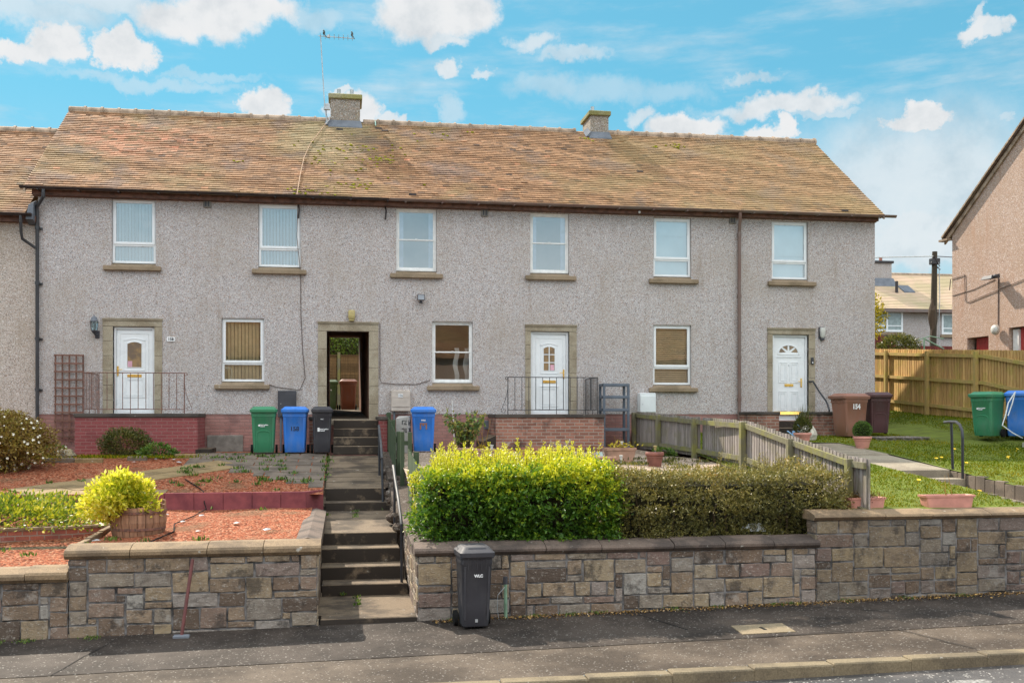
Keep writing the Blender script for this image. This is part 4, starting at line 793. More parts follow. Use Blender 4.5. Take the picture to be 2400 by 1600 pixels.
def door(key, style):
    X0, X1, ZT, a, b, zt, zb = DOORS[key]; y = .09; f = .065
    mb = MB(); mb.bevbox(a+.01, a+f, y-.03, y+.05, zb, zt-.005, .006); mb.bevbox(b-f, b-.01, y-.03, y+.05, zb, zt-.005, .006); mb.bevbox(a+f, b-f, y-.029, y+.05, zt-f, zt-.005, .006); mb.bevbox(a+f, b-f, y-.028, y+.05, zb, zb+.05, .006)
    mb.bevbox(a+f+.006, b-f-.006, y, y+.045, zb+.055, zt-f-.006, .006)
    for q in ((a+f, zb+.05, zt-f), (b-f, zb+.05, zt-f)): pass
    cx = (a+b)/2; W = b-a
    if style in ('arch', 'grid'):
        lx0, lx1 = a+f+.085, b-f-.085; moulding(mb, lx0, lx1, zb+.14, zt-.16, y, .006)
        gx0, gx1 = (cx-.165, cx+.165) if style == 'arch' else (cx-.15, cx+.14); gz0, gz1 = zb+1.12, zb+1.73
        moulding(mb, gx0-.08, gx1+.08, gz0-.08, gz1+.09, y, .02, .05); moulding(mb, gx0-.012, gx1+.012, gz0-.012, gz1+.012, y, .014, .05)
        if style == 'arch': moulding(mb, gx0-.08, gx1+.08, zb+.4, zb+.88, y, .02); moulding(mb, gx0-.03, gx1+.03, zb+.45, zb+.83, y, .012)
        else: moulding(mb, gx0-.09, gx1+.09, zb+.2, zb+.72, y, .02); moulding(mb, gx0-.03, gx1+.03, zb+.26, zb+.66, y, .012); mb.bevbox(gx0-.1, gx1+.1, y-.016, y, zb+.7, zb+.74, .004)
    else:
        for (p, q, r, s) in ((cx-.30, cx-.06, zb+1.0, zb+1.55), (cx+.02, cx+.26, zb+1.0, zb+1.55), (cx-.30, cx-.06, zb+.26, zb+.78), (cx+.02, cx+.26, zb+.26, zb+.78)): moulding(mb, p, q, r, s, y, .02); moulding(mb, p+.05, q-.05, r+.05, s-.05, y, .012)
        moulding(mb, cx-.36, cx+.33, zb+1.66, zb+1.70, y, .012)
        mb.bevbox(a-.002, a+.06, y-.06, y, zb, zt-.01, .006)
    dr = mb.build('door', M['pvc'], house)
    mb = MB()
    if style == 'arch': arch_pane(dr, gx0, gx1, gz0, gz1, y-.004, .05, M['glass_door'])
    elif style == 'grid':
        arch_pane(dr, gx0, gx1, gz0, gz1, y-.004, .05, M['glass_door']); g2 = MB(); g2.bevbox(cx-.017, cx+.007, y-.014, y-.005, gz0, gz1, .003)
        for i in (1, 2): zz = gz0+(gz1-gz0)*i/3; g2.bevbox(gx0, gx1, y-.0135, y-.005, zz-.011, zz+.011, .003)
        g2.build('glazing_bar', M['pvc'], dr)
    else:
        c0, z0, r = cx-.02, zb+1.78, .26
        for i in range(4):
            a0, a1 = math.pi*i/4+.09, math.pi*(i+1)/4-.09; pts = [(c0+.05*math.cos((a0+a1)/2)*1.6, y-.004, z0+.05*math.sin((a0+a1)/2)*1.6)]+[(c0+r*math.cos(q), y-.004, z0+r*.82*math.sin(q)) for q in span(a0, a1, 6)]
            p2 = MB(); p2.add(pts, [tuple(range(7))]); p2.build('pane', M['glass_door'], dr)
        g2 = MB(); n = 14; g2.add([(c0+rr*math.cos(math.pi*i/n), y-yy_, z0-.015+rr*.82*math.sin(math.pi*i/n)) for rr, yy_ in ((.275, .0), (.275, .014), (.305, .014), (.305, 0)) for i in range(n+1)], [(k_*(n+1)+i, k_*(n+1)+i+1, (k_+1)*(n+1)+i+1, (k_+1)*(n+1)+i) for k_ in range(3) for i in range(n)]); g2.box(cx-.33, cx+.3, y-.014, y, z0-.04, z0-.02); g2.build('fanlight_frame', M['pvc'], dr)
        g2 = MB(); g2.lathe([(.0, 0), (.012, 0), (.012, .01), (0, .012)], (0, 0, 0), 10); o = g2.build('spyhole', M['seal'], dr, local=True); o.location = (cx-.02-house.location[0], y-.008, zb+1.46-2); o.rotation_euler = (R(90), 0, 0)
        g2 = MB(); g2.hexa([(a+.005, y-.07, zb+.16), (b-.12, y-.07, zb+.16), (b-.12, y, zb+.16), (a+.005, y, zb+.16), (a+.005, y-.03, zb+.23), (b-.12, y-.03, zb+.23), (b-.12, y, zb+.24), (a+.005, y, zb+.24)]); g2.build('weather_bar', M['brass'], dr)
    lz = zb+(.88 if style == 'arch' else .80 if style == 'grid' else .90)
    lb = MB(); lb.bevbox(cx-.165 if style != 'fan' else cx-.13, cx+.165 if style != 'fan' else cx+.11, y-.018, y, lz, lz+.07, .006); lb.bevbox(cx-.12, cx+.1, y-.022, y-.017, lz+.015, lz+.055, .002); lb.build('letterbox', M['brass'], dr)
    hx = a+.095 if style == 'arch' else b-.13 if style == 'grid' else b-.17; hz = zb+(1.03 if style != 'fan' else 1.0)
    h = MB(); h.bevbox(hx-.018, hx+.018, y-.02, y-.005, hz-.12, hz+.12, .006); sgn = 1 if style == 'arch' else -1; h.tube([(hx, y-.01, hz+.03), (hx, y-.055, hz+.03), (hx+sgn*.11, y-.055, hz+.035)], .009, 6); h.build('handle', M['brass'], dr)
    if style in ('arch', 'grid'):
        n_ = MB(); nx = gx0+.012 if style == 'arch' else cx+.025; n_.box(nx, nx+.1, y-.009, y-.006, gz0+.01, gz0+.15); n_.build('notice', M['paper_pink'], dr)
m, k_, b_ = pbr('obscured_glass', .5); p_ = coords(k_); sp_ = k_.new('ShaderNodeSeparateXYZ'); k_.l.new(p_, sp_.inputs[0])
k_.put(b_.inputs['Base Color'], k_.mix(k_.smooth(k_.noise(p_, 6, 5), .35, .65), (.30, .20, .10), (.16, .12, .09))); b_.inputs['Roughness'].default_value = .12; M['glass_door'] = m
door('D1', 'arch'); door('D2', 'grid'); door('D3', 'fan')
# vents and cables on the wall
for x, z in ((-3.24, 7.93), (3.52, 7.92), (10.07, 7.93)):
    mb = MB(); mb.bevbox(x-.09, x+.09, -.05, 0, z-.09, z+.08, .012); v = mb.build('wall_vent', M['vent'], house); mb = MB(); mb.box(x-.05, x-.015, -.055, -.045, z-.06, z+.06); mb.box(x+.015, x+.05, -.055, -.045, z-.06, z+.06); mb.build('slot', M['box_dark'], v)
mb = MB(); mb.bevbox(3.5, 3.72, -.02, .02, 2.48, 2.7, .004)
for i in range(5): mb.box(3.52, 3.70, -.03, -.018, 2.505+.04*i, 2.525+.04*i)
mb.build('air_brick', M['lead'], house)
mb = MB(); pts = [(-1.1, -.02, 8.0), (-1.12, -.02, 7.2), (-1.03, -.02, 6.3), (-1.02, -.02, 5.3), (-.98, -.02, 4.4), (-.92, -.02, 3.75), (-1.05, -.02, 3.45), (-1.3, -.02, 3.48), (-1.6, -.02, 3.52), (-1.78, -.02, 3.58)]; mb.tube(pts, .008, 5); mb.build('cable', M['cable_d'], house)
mb = MB(); mb.tube([(.9, -.03, 5.1), (.9, -.03, 3.75), (.93, -.03, 3.64), (1.3, -.02, 3.6), (1.8, -.02, 3.6), (2.0, -.02, 3.66), (2.15, -.05, 3.7)], .009, 5); mb.build('cable', M['cable_d'], house)
for x, z in ((-1.08, 7.75), (1.03, 7.78)): mb = MB(); mb.tube([(x, -.05, z+.22), (x+.02, -.12, z+.1), (x, -.1, z-.12)], .022, 6); mb.build('wire_bracket', M['gutter_b'], house)
mb = MB(); mb.ball((7.5, -.19, 8.03), .035, .05, .035, 8, 6); mb.build('camera_dome', M['pvc'], house)

# --- neighbour on the left, stepped down
nb = thing('terraced_house', (-12, 0, 2), 'neighbouring harled house at the far left with a lower tiled roof', 'house')
mb = MB(); mb.quad((-22, .03, 1.2), (HX0, .03, 1.2), (HX0, .03, 7.5), (-22, .03, 7.5)); mb.box(-22, -21.8, .03, 7.8, 1, 7.5); mb.build('wall', M['harl_left'], nb)
mb = roof_tiles(MB(), -13, -7.3, -.36, 7.5, 3.9, 10.54); mb.quad((-22, -.36, 7.48), (-13, -.36, 7.48), (-13, 3.9, 10.54), (-22, 3.9, 10.54), .5); mb.quad((-22, 8.2, 7.48), (-7.15, 8.2, 7.48), (-7.15, 3.9, 10.54), (-22, 3.9, 10.54), .5); nr_ = mb.build('roof', M['tile2'], nb)
mb = MB(); x = -14
while x < -7.3:
    e = min(x+.44, -7.2)
    for x0, x1, r_ in ((x, e, .125), (e-.05, e+.01, .15)):
        ring = [(xx, 3.9+r_*math.cos(q), 10.49+r_*math.sin(q)) for xx in (x0, x1) for q in span(-.3, math.pi+.3, 8)]; mb.add(ring, [(i, i+1, i+9, i+8) for i in range(7)], random.random())
    x += .44
mb.build('ridge', M['ridge'], nr_)
mb = MB(); mb.box(-22, -7.12, -.15, .03, 7.36, 7.5); mb.build('fascia', M['fascia'], nb)
mb = MB(); v = []
for x in (-22, -7.16):
    for i in range(9): q = math.pi+math.pi*i/8; v.append((x, -.33+.062*math.cos(q), 7.53+.062*math.sin(q)))
mb.add(v, [(i, i+1, i+10, i+9) for i in range(8)]+[tuple(range(9)), tuple(range(9, 18))]); mb.build('gutter', M['gutter_b'], nb)
mb = MB(); mb.tube([(-7.4, -.33, 7.5), (-7.4, -.3, 7.1), (-7.4, -.2, 6.95), (-7.12, -.12, 6.75)], .036, 8); mb.build('downpipe', M['pipe_black'], nb, smooth=True)
mb = MB(); mb.hexa([(-7.3, -.3, 7.4), (-7.14, -.3, 7.4), (-7.14, 0, 7.3), (-7.3, 0, 7.3), (-7.25, -.25, 7.75), (-7.14, -.25, 7.8), (-7.14, 0, 7.9), (-7.3, 0, 7.8)]); mb.build('lead_apron', M['lead'], nb)

# --- gable house on the right (its end wall faces the camera)
gx, gy = 18.13, 2.87; ga = R(4.3)
gh = thing('gable_house', (gx, gy, 2.5), 'pink harled house end rising at the right edge, seen by its gable', 'house', rz=ga)
# local frame: -Y runs along the gable towards the street, +X into the house
def gz(z): return z-2.5
GDO = [(.69, 1.62, 2.2, 5.10), (2.45, 3.5, 2.2, 5.26)]
mb = MB(); run = 4.0; top = 8.38+run*math.tan(R(37))
ss = sorted({0, 8}|{q for d in GDO for q in d[:2]}); zs = [1.5, 5.10, 5.26, 8.38]
for a, b in zip(ss, ss[1:]):
    for c, d in zip(zs, zs[1:]):
        if any(o[0] < (a+b)/2 < o[1] and (c+d)/2 < o[3] for o in GDO): continue
        mb.quad((0, -a, gz(c)), (0, -b, gz(c)), (0, -b, gz(d)), (0, -a, gz(d)))
mb.add([(0, 0, gz(8.38)), (0, -8, gz(8.38)), (0, -run, gz(top))], [(0, 1, 2)]); mb.quad((0, 0, gz(1.5)), (14, 0, gz(1.5)), (14, 0, gz(8.38)), (0, 0, gz(8.38))); mb.quad((0, -8, gz(1.5)), (14, -8, gz(1.5)), (14, -8, gz(8.38)), (0, -8, gz(8.38)))
for a, b, c, d in GDO:
    for q in (a, b): mb.quad((0, -q, gz(1.5)), (.25, -q, gz(1.5)), (.25, -q, gz(d)), (0, -q, gz(d)))
    mb.quad((0, -a, gz(d)), (.25, -a, gz(d)), (.25, -b, gz(d)), (0, -b, gz(d)))
mb.build('wall', M['harl_pink'], gh, local=True)
mb = MB(); tn = math.tan(R(37))
for sgn in (1, -1):
    y0 = .32 if sgn > 0 else -8.32; ze = 8.38-.32*tn
    mb.hexa([(-.12, y0, gz(ze)), (14, y0, gz(ze)), (14, -run, gz(top)), (-.12, -run, gz(top)), (-.12, y0, gz(ze+.09)), (14, y0, gz(ze+.09)), (14, -run, gz(top+.09)), (-.12, -run, gz(top+.09))])
rf = mb.build('roof', M['tile2'], gh, local=True)
mb = MB()
for i in range(32):
    s0 = i*.14; f0 = s0/4.32; f1 = (s0+.155)/4.32; ya, yb = .32-4.32*f0, .32-4.32*f1; za, zb_ = 8.38-.32*tn+4.32*f0*tn, 8.38-.32*tn+4.32*f1*tn
    mb.hexa([(-.15, ya, gz(za+.05)), (-.02, ya, gz(za+.05)), (-.02, yb, gz(zb_+.05)), (-.15, yb, gz(zb_+.05)), (-.15, ya, gz(za+.115)), (-.02, ya, gz(za+.115)), (-.02, yb, gz(zb_+.10)), (-.15, yb, gz(zb_+.10))], random.random())
mb.build('verge', M['ridge'], rf, local=True)
mb = MB(); mb.hexa([(-.06, .3, gz(8.38-.32*tn-.13)), (.0, .3, gz(8.38-.32*tn-.13)), (.0, -run, gz(top-.13)), (-.06, -run, gz(top-.13)), (-.06, .3, gz(8.38-.32*tn+.02)), (.0, .3, gz(8.38-.32*tn+.02)), (.0, -run, gz(top+.02)), (-.06, -run, gz(top+.02))]); mb.box(-.15, .02, .05, .45, gz(8.10), gz(8.16)); mb.build('bargeboard', M['ridge'], rf, local=True)
for i, (a, b, c, d) in enumerate(GDO):
    mb = MB(); x = a+.2 if i == 0 else a+.28
    for k_ in range(6 if i == 0 else 1):
        w = (b-x)/(6 if i == 0 else 1); mb.bevbox(.16, .2, -(x+w*(k_+1)-.004), -(x+w*k_+.004), gz(2.6), gz(d-.02), .004)
    dd = mb.build('door', M['red_paint'], gh, local=True); 
    if i == 1:
        mb = MB(); mb.bevbox(.10, .22, -(a+.27), -(a+.05), gz(2.6), gz(d-.05), .01); mb.build('door_frame', M['pvc_old'], dd, local=True); mb = MB(); mb.bevbox(.15, .17, -(a+.7), -(a+.42), gz(4.5), gz(4.95), .005); mb.build('pane', M['room_dark'], dd, local=True)
def gpt(s, z, off=-.012): return (max(off, -.02), -s, gz(z))
mb = MB(); mb.tube([gpt(-.02, 6.93, -.05), gpt(.6, 6.98, -.05), gpt(.62, 6.2, -.03), gpt(.75, 6.15, -.03), gpt(3.6, 6.62, -.03)], .010, 5); mb.tube([gpt(-.05, 6.93, -.06), gpt(-.1, 6.6, -.06)], .013, 5); mb.tube([gpt(.02, 6.42), gpt(1.0, 6.5), gpt(1.9, 6.68)], .008, 4); mb.tube([gpt(2.04, 6.7), gpt(2.03, 5.3)], .012, 5); mb.build('cable', M['cable_d'], gh, local=True)
t = thing('floodlight', (18.2, .83, 6.7), 'dark floodlight high on the pink gable wall', 'light', rz=ga); mb = MB(); mb.hexa([(-.32, -.2, -.05), (-.02, -.2, -.02), (-.02, .25, -.02), (-.32, .25, -.05), (-.28, -.18, .05), (-.02, -.18, .1), (-.02, .22, .1), (-.28, .22, .05)]); mb.ball((-.2, -.22, .02), .07, .08, .05, 8, 5); mb.build('housing', M['box_dark'], t, local=True, bevel=.01)
t = thing('bulkhead_lamp', (18.2, .83, 5.24), 'round white bulkhead lamp low on the pink gable wall', 'light', rz=ga); mb = MB(); mb.ball((-.06, 0, 0), .07, .13, .13, 14, 8); mb.build('globe', M['lamp_glass'], t, local=True, smooth=True); mb = MB(); mb.tube([(-.05, 0, 0), (-.0, 0, 0)], .15, 16); mb.build('base', M['box_beige'], t, local=True)

# --- close-boarded fence between the lawns
FX = 16.6
t = thing('board_fence', (FX, 2, 2.5), 'tall tan close boarded fence running back beside the right lawn', 'fence')
ft = lambda y: 4.56+.066*(y+.75); fb = lambda y: lawn(FX, y)
mb = MB(); y = -6.0; random.seed(4)
while y < 9.5:
    mb.hexa([(FX+.04, y+.006, fb(y)), (FX+.058, y+.006, fb(y)), (FX+.058, y+.102, fb(y)), (FX+.04, y+.102, fb(y)), (FX+.04, y+.006, ft(y)+random.uniform(-.01, .01)), (FX+.058, y+.006, ft(y)), (FX+.058, y+.102, ft(y)), (FX+.04, y+.102, ft(y))], random.random()); y += .128
y = -6.0+.064
while y < 9.5:
    mb.hexa([(FX+.062, y+.006, fb(y)), (FX+.078, y+.006, fb(y)), (FX+.078, y+.102, fb(y)), (FX+.062, y+.102, fb(y)), (FX+.062, y+.006, ft(y)-.004), (FX+.078, y+.006, ft(y)), (FX+.078, y+.102, ft(y)), (FX+.062, y+.102, ft(y))], random.random()); y += .128
mb.build('boards', M['fence_tan'], t)
for y in (-5.4, -3.08, -.75, 1.6, 3.9, 6.2, 8.5): mb = MB(); mb.bevbox(FX-.10, FX+.0, y-.05, y+.05, fb(y)-.1, ft(y)-.05, .006); mb.build('post', M['fence_tan_rail'], t)
for h in (0.18, .92, 1.62):
    mb = MB(); mb.hexa([(FX-.03, -6, fb(-6)+h), (FX+.038, -6, fb(-6)+h), (FX+.038, -1, fb(-1)+h), (FX-.03, -1, fb(-1)+h), (FX-.03, -6, fb(-6)+h+.09), (FX+.038, -6, fb(-6)+h+.09), (FX+.038, -1, fb(-1)+h+.09), (FX-.03, -1, fb(-1)+h+.09)])
    mb.hexa([(FX-.03, -1, fb(-1)+h), (FX+.038, -1, fb(-1)+h), (FX+.038, 9.5, ft(9.5)-1.80+h), (FX-.03, 9.5, ft(9.5)-1.80+h), (FX-.03, -1, fb(-1)+h+.09), (FX+.038, -1, fb(-1)+h+.09), (FX+.038, 9.5, ft(9.5)-1.80+h+.09), (FX-.03, 9.5, ft(9.5)-1.80+h+.09)]); mb.build('rail', M['fence_tan_rail'], t)

# --- things beyond the gap on the right
rh = thing('bungalow', (33, 32, 6), 'distant grey house with a pale tiled roof seen through the gap at the right', 'house')
mb = MB(); mb.box(24, 44, 30, 38, 3, 8.95); mb.build('wall', M['harl_far'], rh)
mb = MB(); s_ = 2.45/4.2
for i in range(24):
    y0 = 29.6+i*.19; mb.add([(23.6, y0, 8.9+(y0-29.6)*s_+.03), (44.4, y0, 8.9+(y0-29.6)*s_+.03), (44.4, y0+.2, 8.9+(y0-29.4)*s_), (23.6, y0+.2, 8.9+(y0-29.4)*s_), (23.6, y0, 8.9+(y0-29.6)*s_-.02), (44.4, y0, 8.9+(y0-29.6)*s_-.02)], [(0, 1, 2, 3), (4, 5, 1, 0)], .5+.3*math.sin(i*1.3))
mb.quad((23.6, 38.4, 8.9), (44.4, 38.4, 8.9), (44.4, 34.1, 11.55), (23.6, 34.1, 11.55))
m, k_, b_ = pbr('pale_tiles', .2); p_ = coords(k_); b_.inputs['Roughness'].default_value = .85; k_.put(b_.inputs['Base Color'], k_.mix(k_.smooth(k_.noise(p_, .5, 6, .65), .4, .65), (.52, .38, .27), (.40, .33, .2))); rr = mb.build('roof', m, rh)
mb = MB(); x = 23.6
while x < 44: mb.tube([(x, 34.1, 11.5), (x+.42, 34.1, 11.5)], .12, 8); x += .45
mb.build('ridge', M['ridge'], rr)
mb = MB(); mb.box(23.6, 44.4, 29.55, 29.75, 8.72, 8.92); mb.build('fascia', M['gutter_br'], rh)
mb = MB(); mb.box(30.8, 32.9, 32.9, 33.7, 10.2, 12.0); ch = mb.build('chimney', M['harl_far'], rh); mb = MB(); mb.bevbox(30.7, 33.0, 32.8, 33.8, 12.0, 12.15, .02); mb.build('cap', M['gutter_b'], ch); mb = MB(); mb.hexa([(30.7, 32.4, 10.5), (33.0, 32.4, 10.5), (33.0, 32.88, 10.85), (30.7, 32.88, 10.85), (30.7, 32.4, 10.56), (33, 32.4, 10.56), (33, 32.88, 11.1), (30.7, 32.88, 11.1)]); mb.build('flashing', M['lead'], ch)
for x in (31.3, 31.9, 32.4): mb = MB(); mb.lathe([(.1, 0), (.1, .25), (.07, .25)], (x, 33.3, 12.15), 8); mb.build('pot', M['terra'], ch)
mb = MB(); mb.tube([(32.5, 31.6, 10.0), (32.5, 31.6, 10.75)], .09, 8); mb.build('vent_pipe', M['gutter_b'], rr)
mb = MB(); mb.hexa([(33.0, 31.6, 10.07), (33.7, 31.6, 10.07), (33.7, 32.4, 10.54), (33.0, 32.4, 10.54), (33.0, 31.6, 10.15), (33.7, 31.6, 10.15), (33.7, 32.4, 10.62), (33.0, 32.4, 10.62)]); mb.build('skylight', M['lead'], rr)
for x0, x1, z0, z1 in ((30.0, 31.95, 7.6, 8.8), (34.4, 36.0, 7.5, 8.7)):
    mb = MB(); mx = (x0+x1)/2 if x0 < 33 else x0+.75
    mb.box(x0, x1, 29.93, 30, z0, z0+.12); mb.box(x0, x1, 29.93, 30, z1-.1, z1); mb.box(x0, x0+.1, 29.93, 30, z0+.12, z1-.1); mb.box(x1-.1, x1, 29.93, 30, z0+.12, z1-.1); mb.box(mx-.05, mx+.05, 29.93, 30, z0+.12, z1-.1); mb.box(x0+.1, x1-.1, 29.94, 30, z0+.32, z0+.38); w_ = mb.build('window', M['pvc'], rh); mb = MB(); mb.box(x0+.1, x1-.1, 29.96, 29.99, z0+.12, z1-.1); mb.build('pane', simple('far_pane', (.28, .34, .34), .15), w_); mb = MB(); mb.box(x0-.08, x1+.08, 29.85, 30, z0-.18, z0-.03); mb.build('sill', M['sill'], w_)
t = thing('telegraph_pole', (27.9, 20, 4.5), 'tall dark wooden telegraph pole behind the right fence', 'pole')
mb = MB(); mb.tube([(27.8, 20, 4), (27.88, 20, 8), (27.93, 20, 10.62)], [.17, .15, .12], 10); mb.build('pole', M['pole_wood'], t, smooth=True); mb = MB(); mb.bevbox(27.72, 28.12, 19.85, 20.15, 10.0, 10.3, .02); mb.tube([(27.7, 19.9, 10.1), (28.15, 19.9, 9.75)], .03, 5); mb.tube([(27.78, 19.85, 10.4), (28.1, 19.85, 9.9)], .025, 5); mb.build('bracket', M['gutter_b'], t); mb = MB(); mb.tube([(28.05, 19.85, 10.1), (28.1, 19.85, 8.5), (28.05, 19.85, 7.0), (28.1, 19.85, 5.5)], .02, 5); mb.build('conduit', M['zinc'], t); mb = MB(); mb.ball((27.8, 19.95, 7.4), .2, .15, .9, 8, 8, .25); mb.build('ivy_stem', M['bark'], t)
for lab, pts in (('pale overhead cable running from the pole down behind the terrace', [(27.9, 20, 10.4), (22, 16, 9.6), (15.5, 9, 8.4)]), ('dark overhead cable running right from the pole', [(27.95, 20, 10.4), (32, 19.5, 10.2), (40, 19, 10.3)])):
    o = MB(); o.tube(pts, .025 if 'pale' in lab else .02, 5); tag(o.build('overhead_cable', M['cable_w' if 'pale' in lab else 'cable_d']), lab, 'cable')
t = thing('timber_fence', (22.5, 14.5, 3), 'dark red stained timber fence beyond the tan fence', 'fence'); mb = MB(); x = 19.0
while x < 26: h = 6.25-.11*(x-21) if x < 22.8 else 5.72; mb.box(x+.004, x+.12, 14.5, 14.53, 3, h, random.random()); x += .124
mb.build('boards', M['fence_red'], t)
bush('flowering_shrub', (21.8, 12.4, 5.3), (.95, .5, .75), 3800, .11, M['lf_olive'], 'loose pale green shrub behind the tan fence', 'shrub', base=3.2, seed=3, tip=.5)
t = bush('small_tree', (18.75, 9.2, 6.35), (.62, .6, 1.05), 1500, .13, M['lf_autumn'], 'yellow leaved small tree at the right house corner', 'tree', base=2.8, seed=5, inner=.2)
o = thing('rotary_dryer', (23, 12.2, 3), 'green and white clothes dryer arms behind the tan fence', 'clothes dryer'); mb = MB(); mb.tube([(22.75, 12.2, 5.85), (23.6, 12.2, 5.45)], .03, 6); mb.tube([(22.5, 12.2, 5.8), (23.0, 12.2, 5.95), (23.6, 12.2, 5.85)], .02, 5); mb.tube([(22.75, 12.2, 5.85), (22.75, 12.2, 3)], .03, 6); mb.build('arms', M['green_pipe'], o)
# --- seen through the passage
t = thing('panel_fence', (0, 13, 3), 'dark panel fence seen through the open passage', 'fence'); 
for i, x in enumerate((-2.1, -.16, 1.78)):
    if i < 2:
        mb = MB(); z = 3.05
        while z < 5.0: mb.hexa([(x+.06, 12.98, z), (x+1.86, 12.98, z), (x+1.86, 13.02, z), (x+.06, 13.02, z), (x+.06, 12.99, z+.11), (x+1.86, 12.99, z+.11), (x+1.86, 13.02, z+.11), (x+.06, 13.02, z+.11)], random.random()); z += .105
        mb.box(x+.04, x+1.88, 12.96, 13.03, 5.0, 5.05); mb.build('panel', M['fence_dark'], t)
    mb = MB(); mb.bevbox(x-.05, x+.05, 12.95, 13.05, 3, 5.14, .006); mb.build('post', M['fence_rail'], t)
hg = thing('hedge', (0, 14.5, 3), 'bright topped green hedge seen over the fence through the passage', 'hedge')
n = 16000; P = np.stack([np.random.uniform(-2.5, 2.5, n), np.random.uniform(13.4, 14.4, n), np.random.uniform(4.6, 6.1, n)], 1); D = rnd3(n)+np.array([0, -.3, .2]); D /= np.linalg.norm(D, axis=1, keepdims=True); leaf_obj('foliage', P, D, np.random.uniform(.05, .1, n), .045, np.random.uniform(.1, .9, n)+.2*lump(P, 4), M['lf_yard'], hg)
mb = MB(); mb.box(-3, 3, 13.9, 14.4, 3, 5.9); mb.build('hedge_filler', M['bark'], hg)  # solid block added inside so the foliage is not see-through

# ------------------------------------------------------------------ stone walls by the pavement
def rubble(mb, mo, along, a0, a1, face, zb, zt, sgn=-1, cw=.115, rh=.098, seed=1):
    """squared random rubble: blocks on a cell grid; along 'x' (face = y) or 'y' (face = x); zb is a function of the run"""
    rng = random.Random(seed); nx = max(2, int((a1-a0)/cw)); cw = (a1-a0)/nx; zlo = min(zb(a0), zb(a1))-.12; nz = max(2, int(round((zt-zlo)/rh))); rh = (zt-zlo)/nz
    occ = [[False]*nx for _ in range(nz)]
    def P(a, d, z): return (a, face+sgn*d, z) if along == 'x' else (face+sgn*d, a, z)
    for r in range(nz):
        for c in range(nx):
            if occ[r][c]: continue
            w = rng.choice([2, 3, 3, 4, 4, 5]); h = rng.choice([1, 2, 2, 2, 3])
            while w > 1 and (c+w > nx or any(occ[r][c+i] for i in range(w))): w -= 1
            h = min(h, nz-r); 
            if w == 1: h = 1 if rng.random() < .5 else min(2, nz-r)
            if w <= 2 and h > 2: h = 2
            while h > 1 and any(occ[r+j][c+i] for j in range(h) for i in range(w)): h -= 1
            for j in range(h):
                for i in range(w): occ[r+j][c+i] = True
            x0, x1, z0, z1 = a0+c*cw, a0+(c+w)*cw, zlo+r*rh, zlo+(r+h)*rh
            g_ = .004; jx = lambda: rng.uniform(0, .007); x0 += g_+jx(); x1 -= g_+jx(); z0 += g_+jx()*.7; z1 -= g_+jx()*.7
            if x1-x0 < .03 or z1-z0 < .02: continue
            nxs = max(3, int((x1-x0)/.07)); nzs = max(3, int((z1-z0)/.06)); pr = rng.uniform(.004, .014); v = []; rough = rng.uniform(.002, .006)
            eu, eq = min(.3, .011/(x1-x0)), min(.3, .011/(z1-z0)); us = [0]+span(eu, 1-eu, nxs+1)+[1]; qs = [0]+span(eq, 1-eq, nzs+1)+[1]; nxs += 2; nzs += 2; cx_ = [rng.uniform(-.009, .009) for _ in range(8)]
            for j, q in enumerate(qs):
                for i, u in enumerate(us):
                    e = min(i, nxs-i, j, nzs-j); d = -.013 if e == 0 else pr+rng.uniform(-rough, rough)*(.4 if e == 1 else 1)
                    dx = (cx_[0]*(1-u)+cx_[1]*u)*(1-q)+(cx_[2]*(1-u)+cx_[3]*u)*q; dz = (cx_[4]*(1-u)+cx_[5]*u)*(1-q)+(cx_[6]*(1-u)+cx_[7]*u)*q
                    v.append(P(x0+(x1-x0)*u+dx+rng.uniform(-.0045, .0045), d, z0+(z1-z0)*q+dz*.7+rng.uniform(-.0045, .0045)))
            mb.add(v, [(j*(nxs+1)+i, j*(nxs+1)+i+1, (j+1)*(nxs+1)+i+1, (j+1)*(nxs+1)+i) for j in range(nzs) for i in range(nxs)], rng.random())
    return mb
YF = -11.9
def copes(mb, x0, x1, zb, zt, y0=YF-.06, y1=YF+.36, seg=.95, rise=.05, seed=1):
    rng = random.Random(seed); x = x0
    while x < x1-.05:
        e = min(x+seg*rng.uniform(.75, 1.2), x1); 
        if x1-e < .3: e = x1
        d = rng.uniform(-.008, .008); ch = .03
        prof = [(y0+.045, zb), (y0, zb+.045), (y0, zt-ch+d), (y0+ch, zt+d), (y0+.24, zt+rise+d), (y1, zt+rise+d), (y1, zb)]
        v = [(xx, py, pz) for xx in (x+.005, e-.005) for py, pz in prof]; mb.add(v, [tuple(range(7))[::-1], tuple(range(7, 14))]+[(i, i+7, (i+1) % 7+7, (i+1) % 7) for i in range(7)], rng.random()); x = e
    return mb
def wall_thing(x0, x1, ztop, czt, label, stone, cope, seed, ends=(), y1=YF+.3):
    t = thing('stone_wall', ((x0+x1)/2, YF, 0), label, 'wall')
    mb = MB(); rubble(mb, None, 'x', x0, x1, YF, pav, ztop, seed=seed)
    for xe, sg in ends: rubble(mb, None, 'y', YF+.0, y1, xe, lambda a: pav(xe), ztop, sgn=sg, seed=seed+50)
    mb.build('rubble', stone, t)
    mb = MB(); mb.box(x0+.005, x1-.005, YF+.006, y1, -.3, ztop+.002); mb.build('mortar', M['mortar'], t)
    mb = copes(MB(), x0-(.05 if ends else 0), x1+(.05 if ends else 0), ztop, czt, seed=seed); mb.build('coping', cope, t); return t
w1 = wall_thing(-3.5, -.34, .985, 1.10, 'buff sandstone rubble wall left of the steps with pale coping', M['stone'], M['coping'], 3, ends=((-.34, 1), (-3.5, -1)))
wall_thing(-9.5, -3.505, .695, .82, 'lower stretch of stone wall at the far left of the pavement', M['stone'], M['coping'], 8)
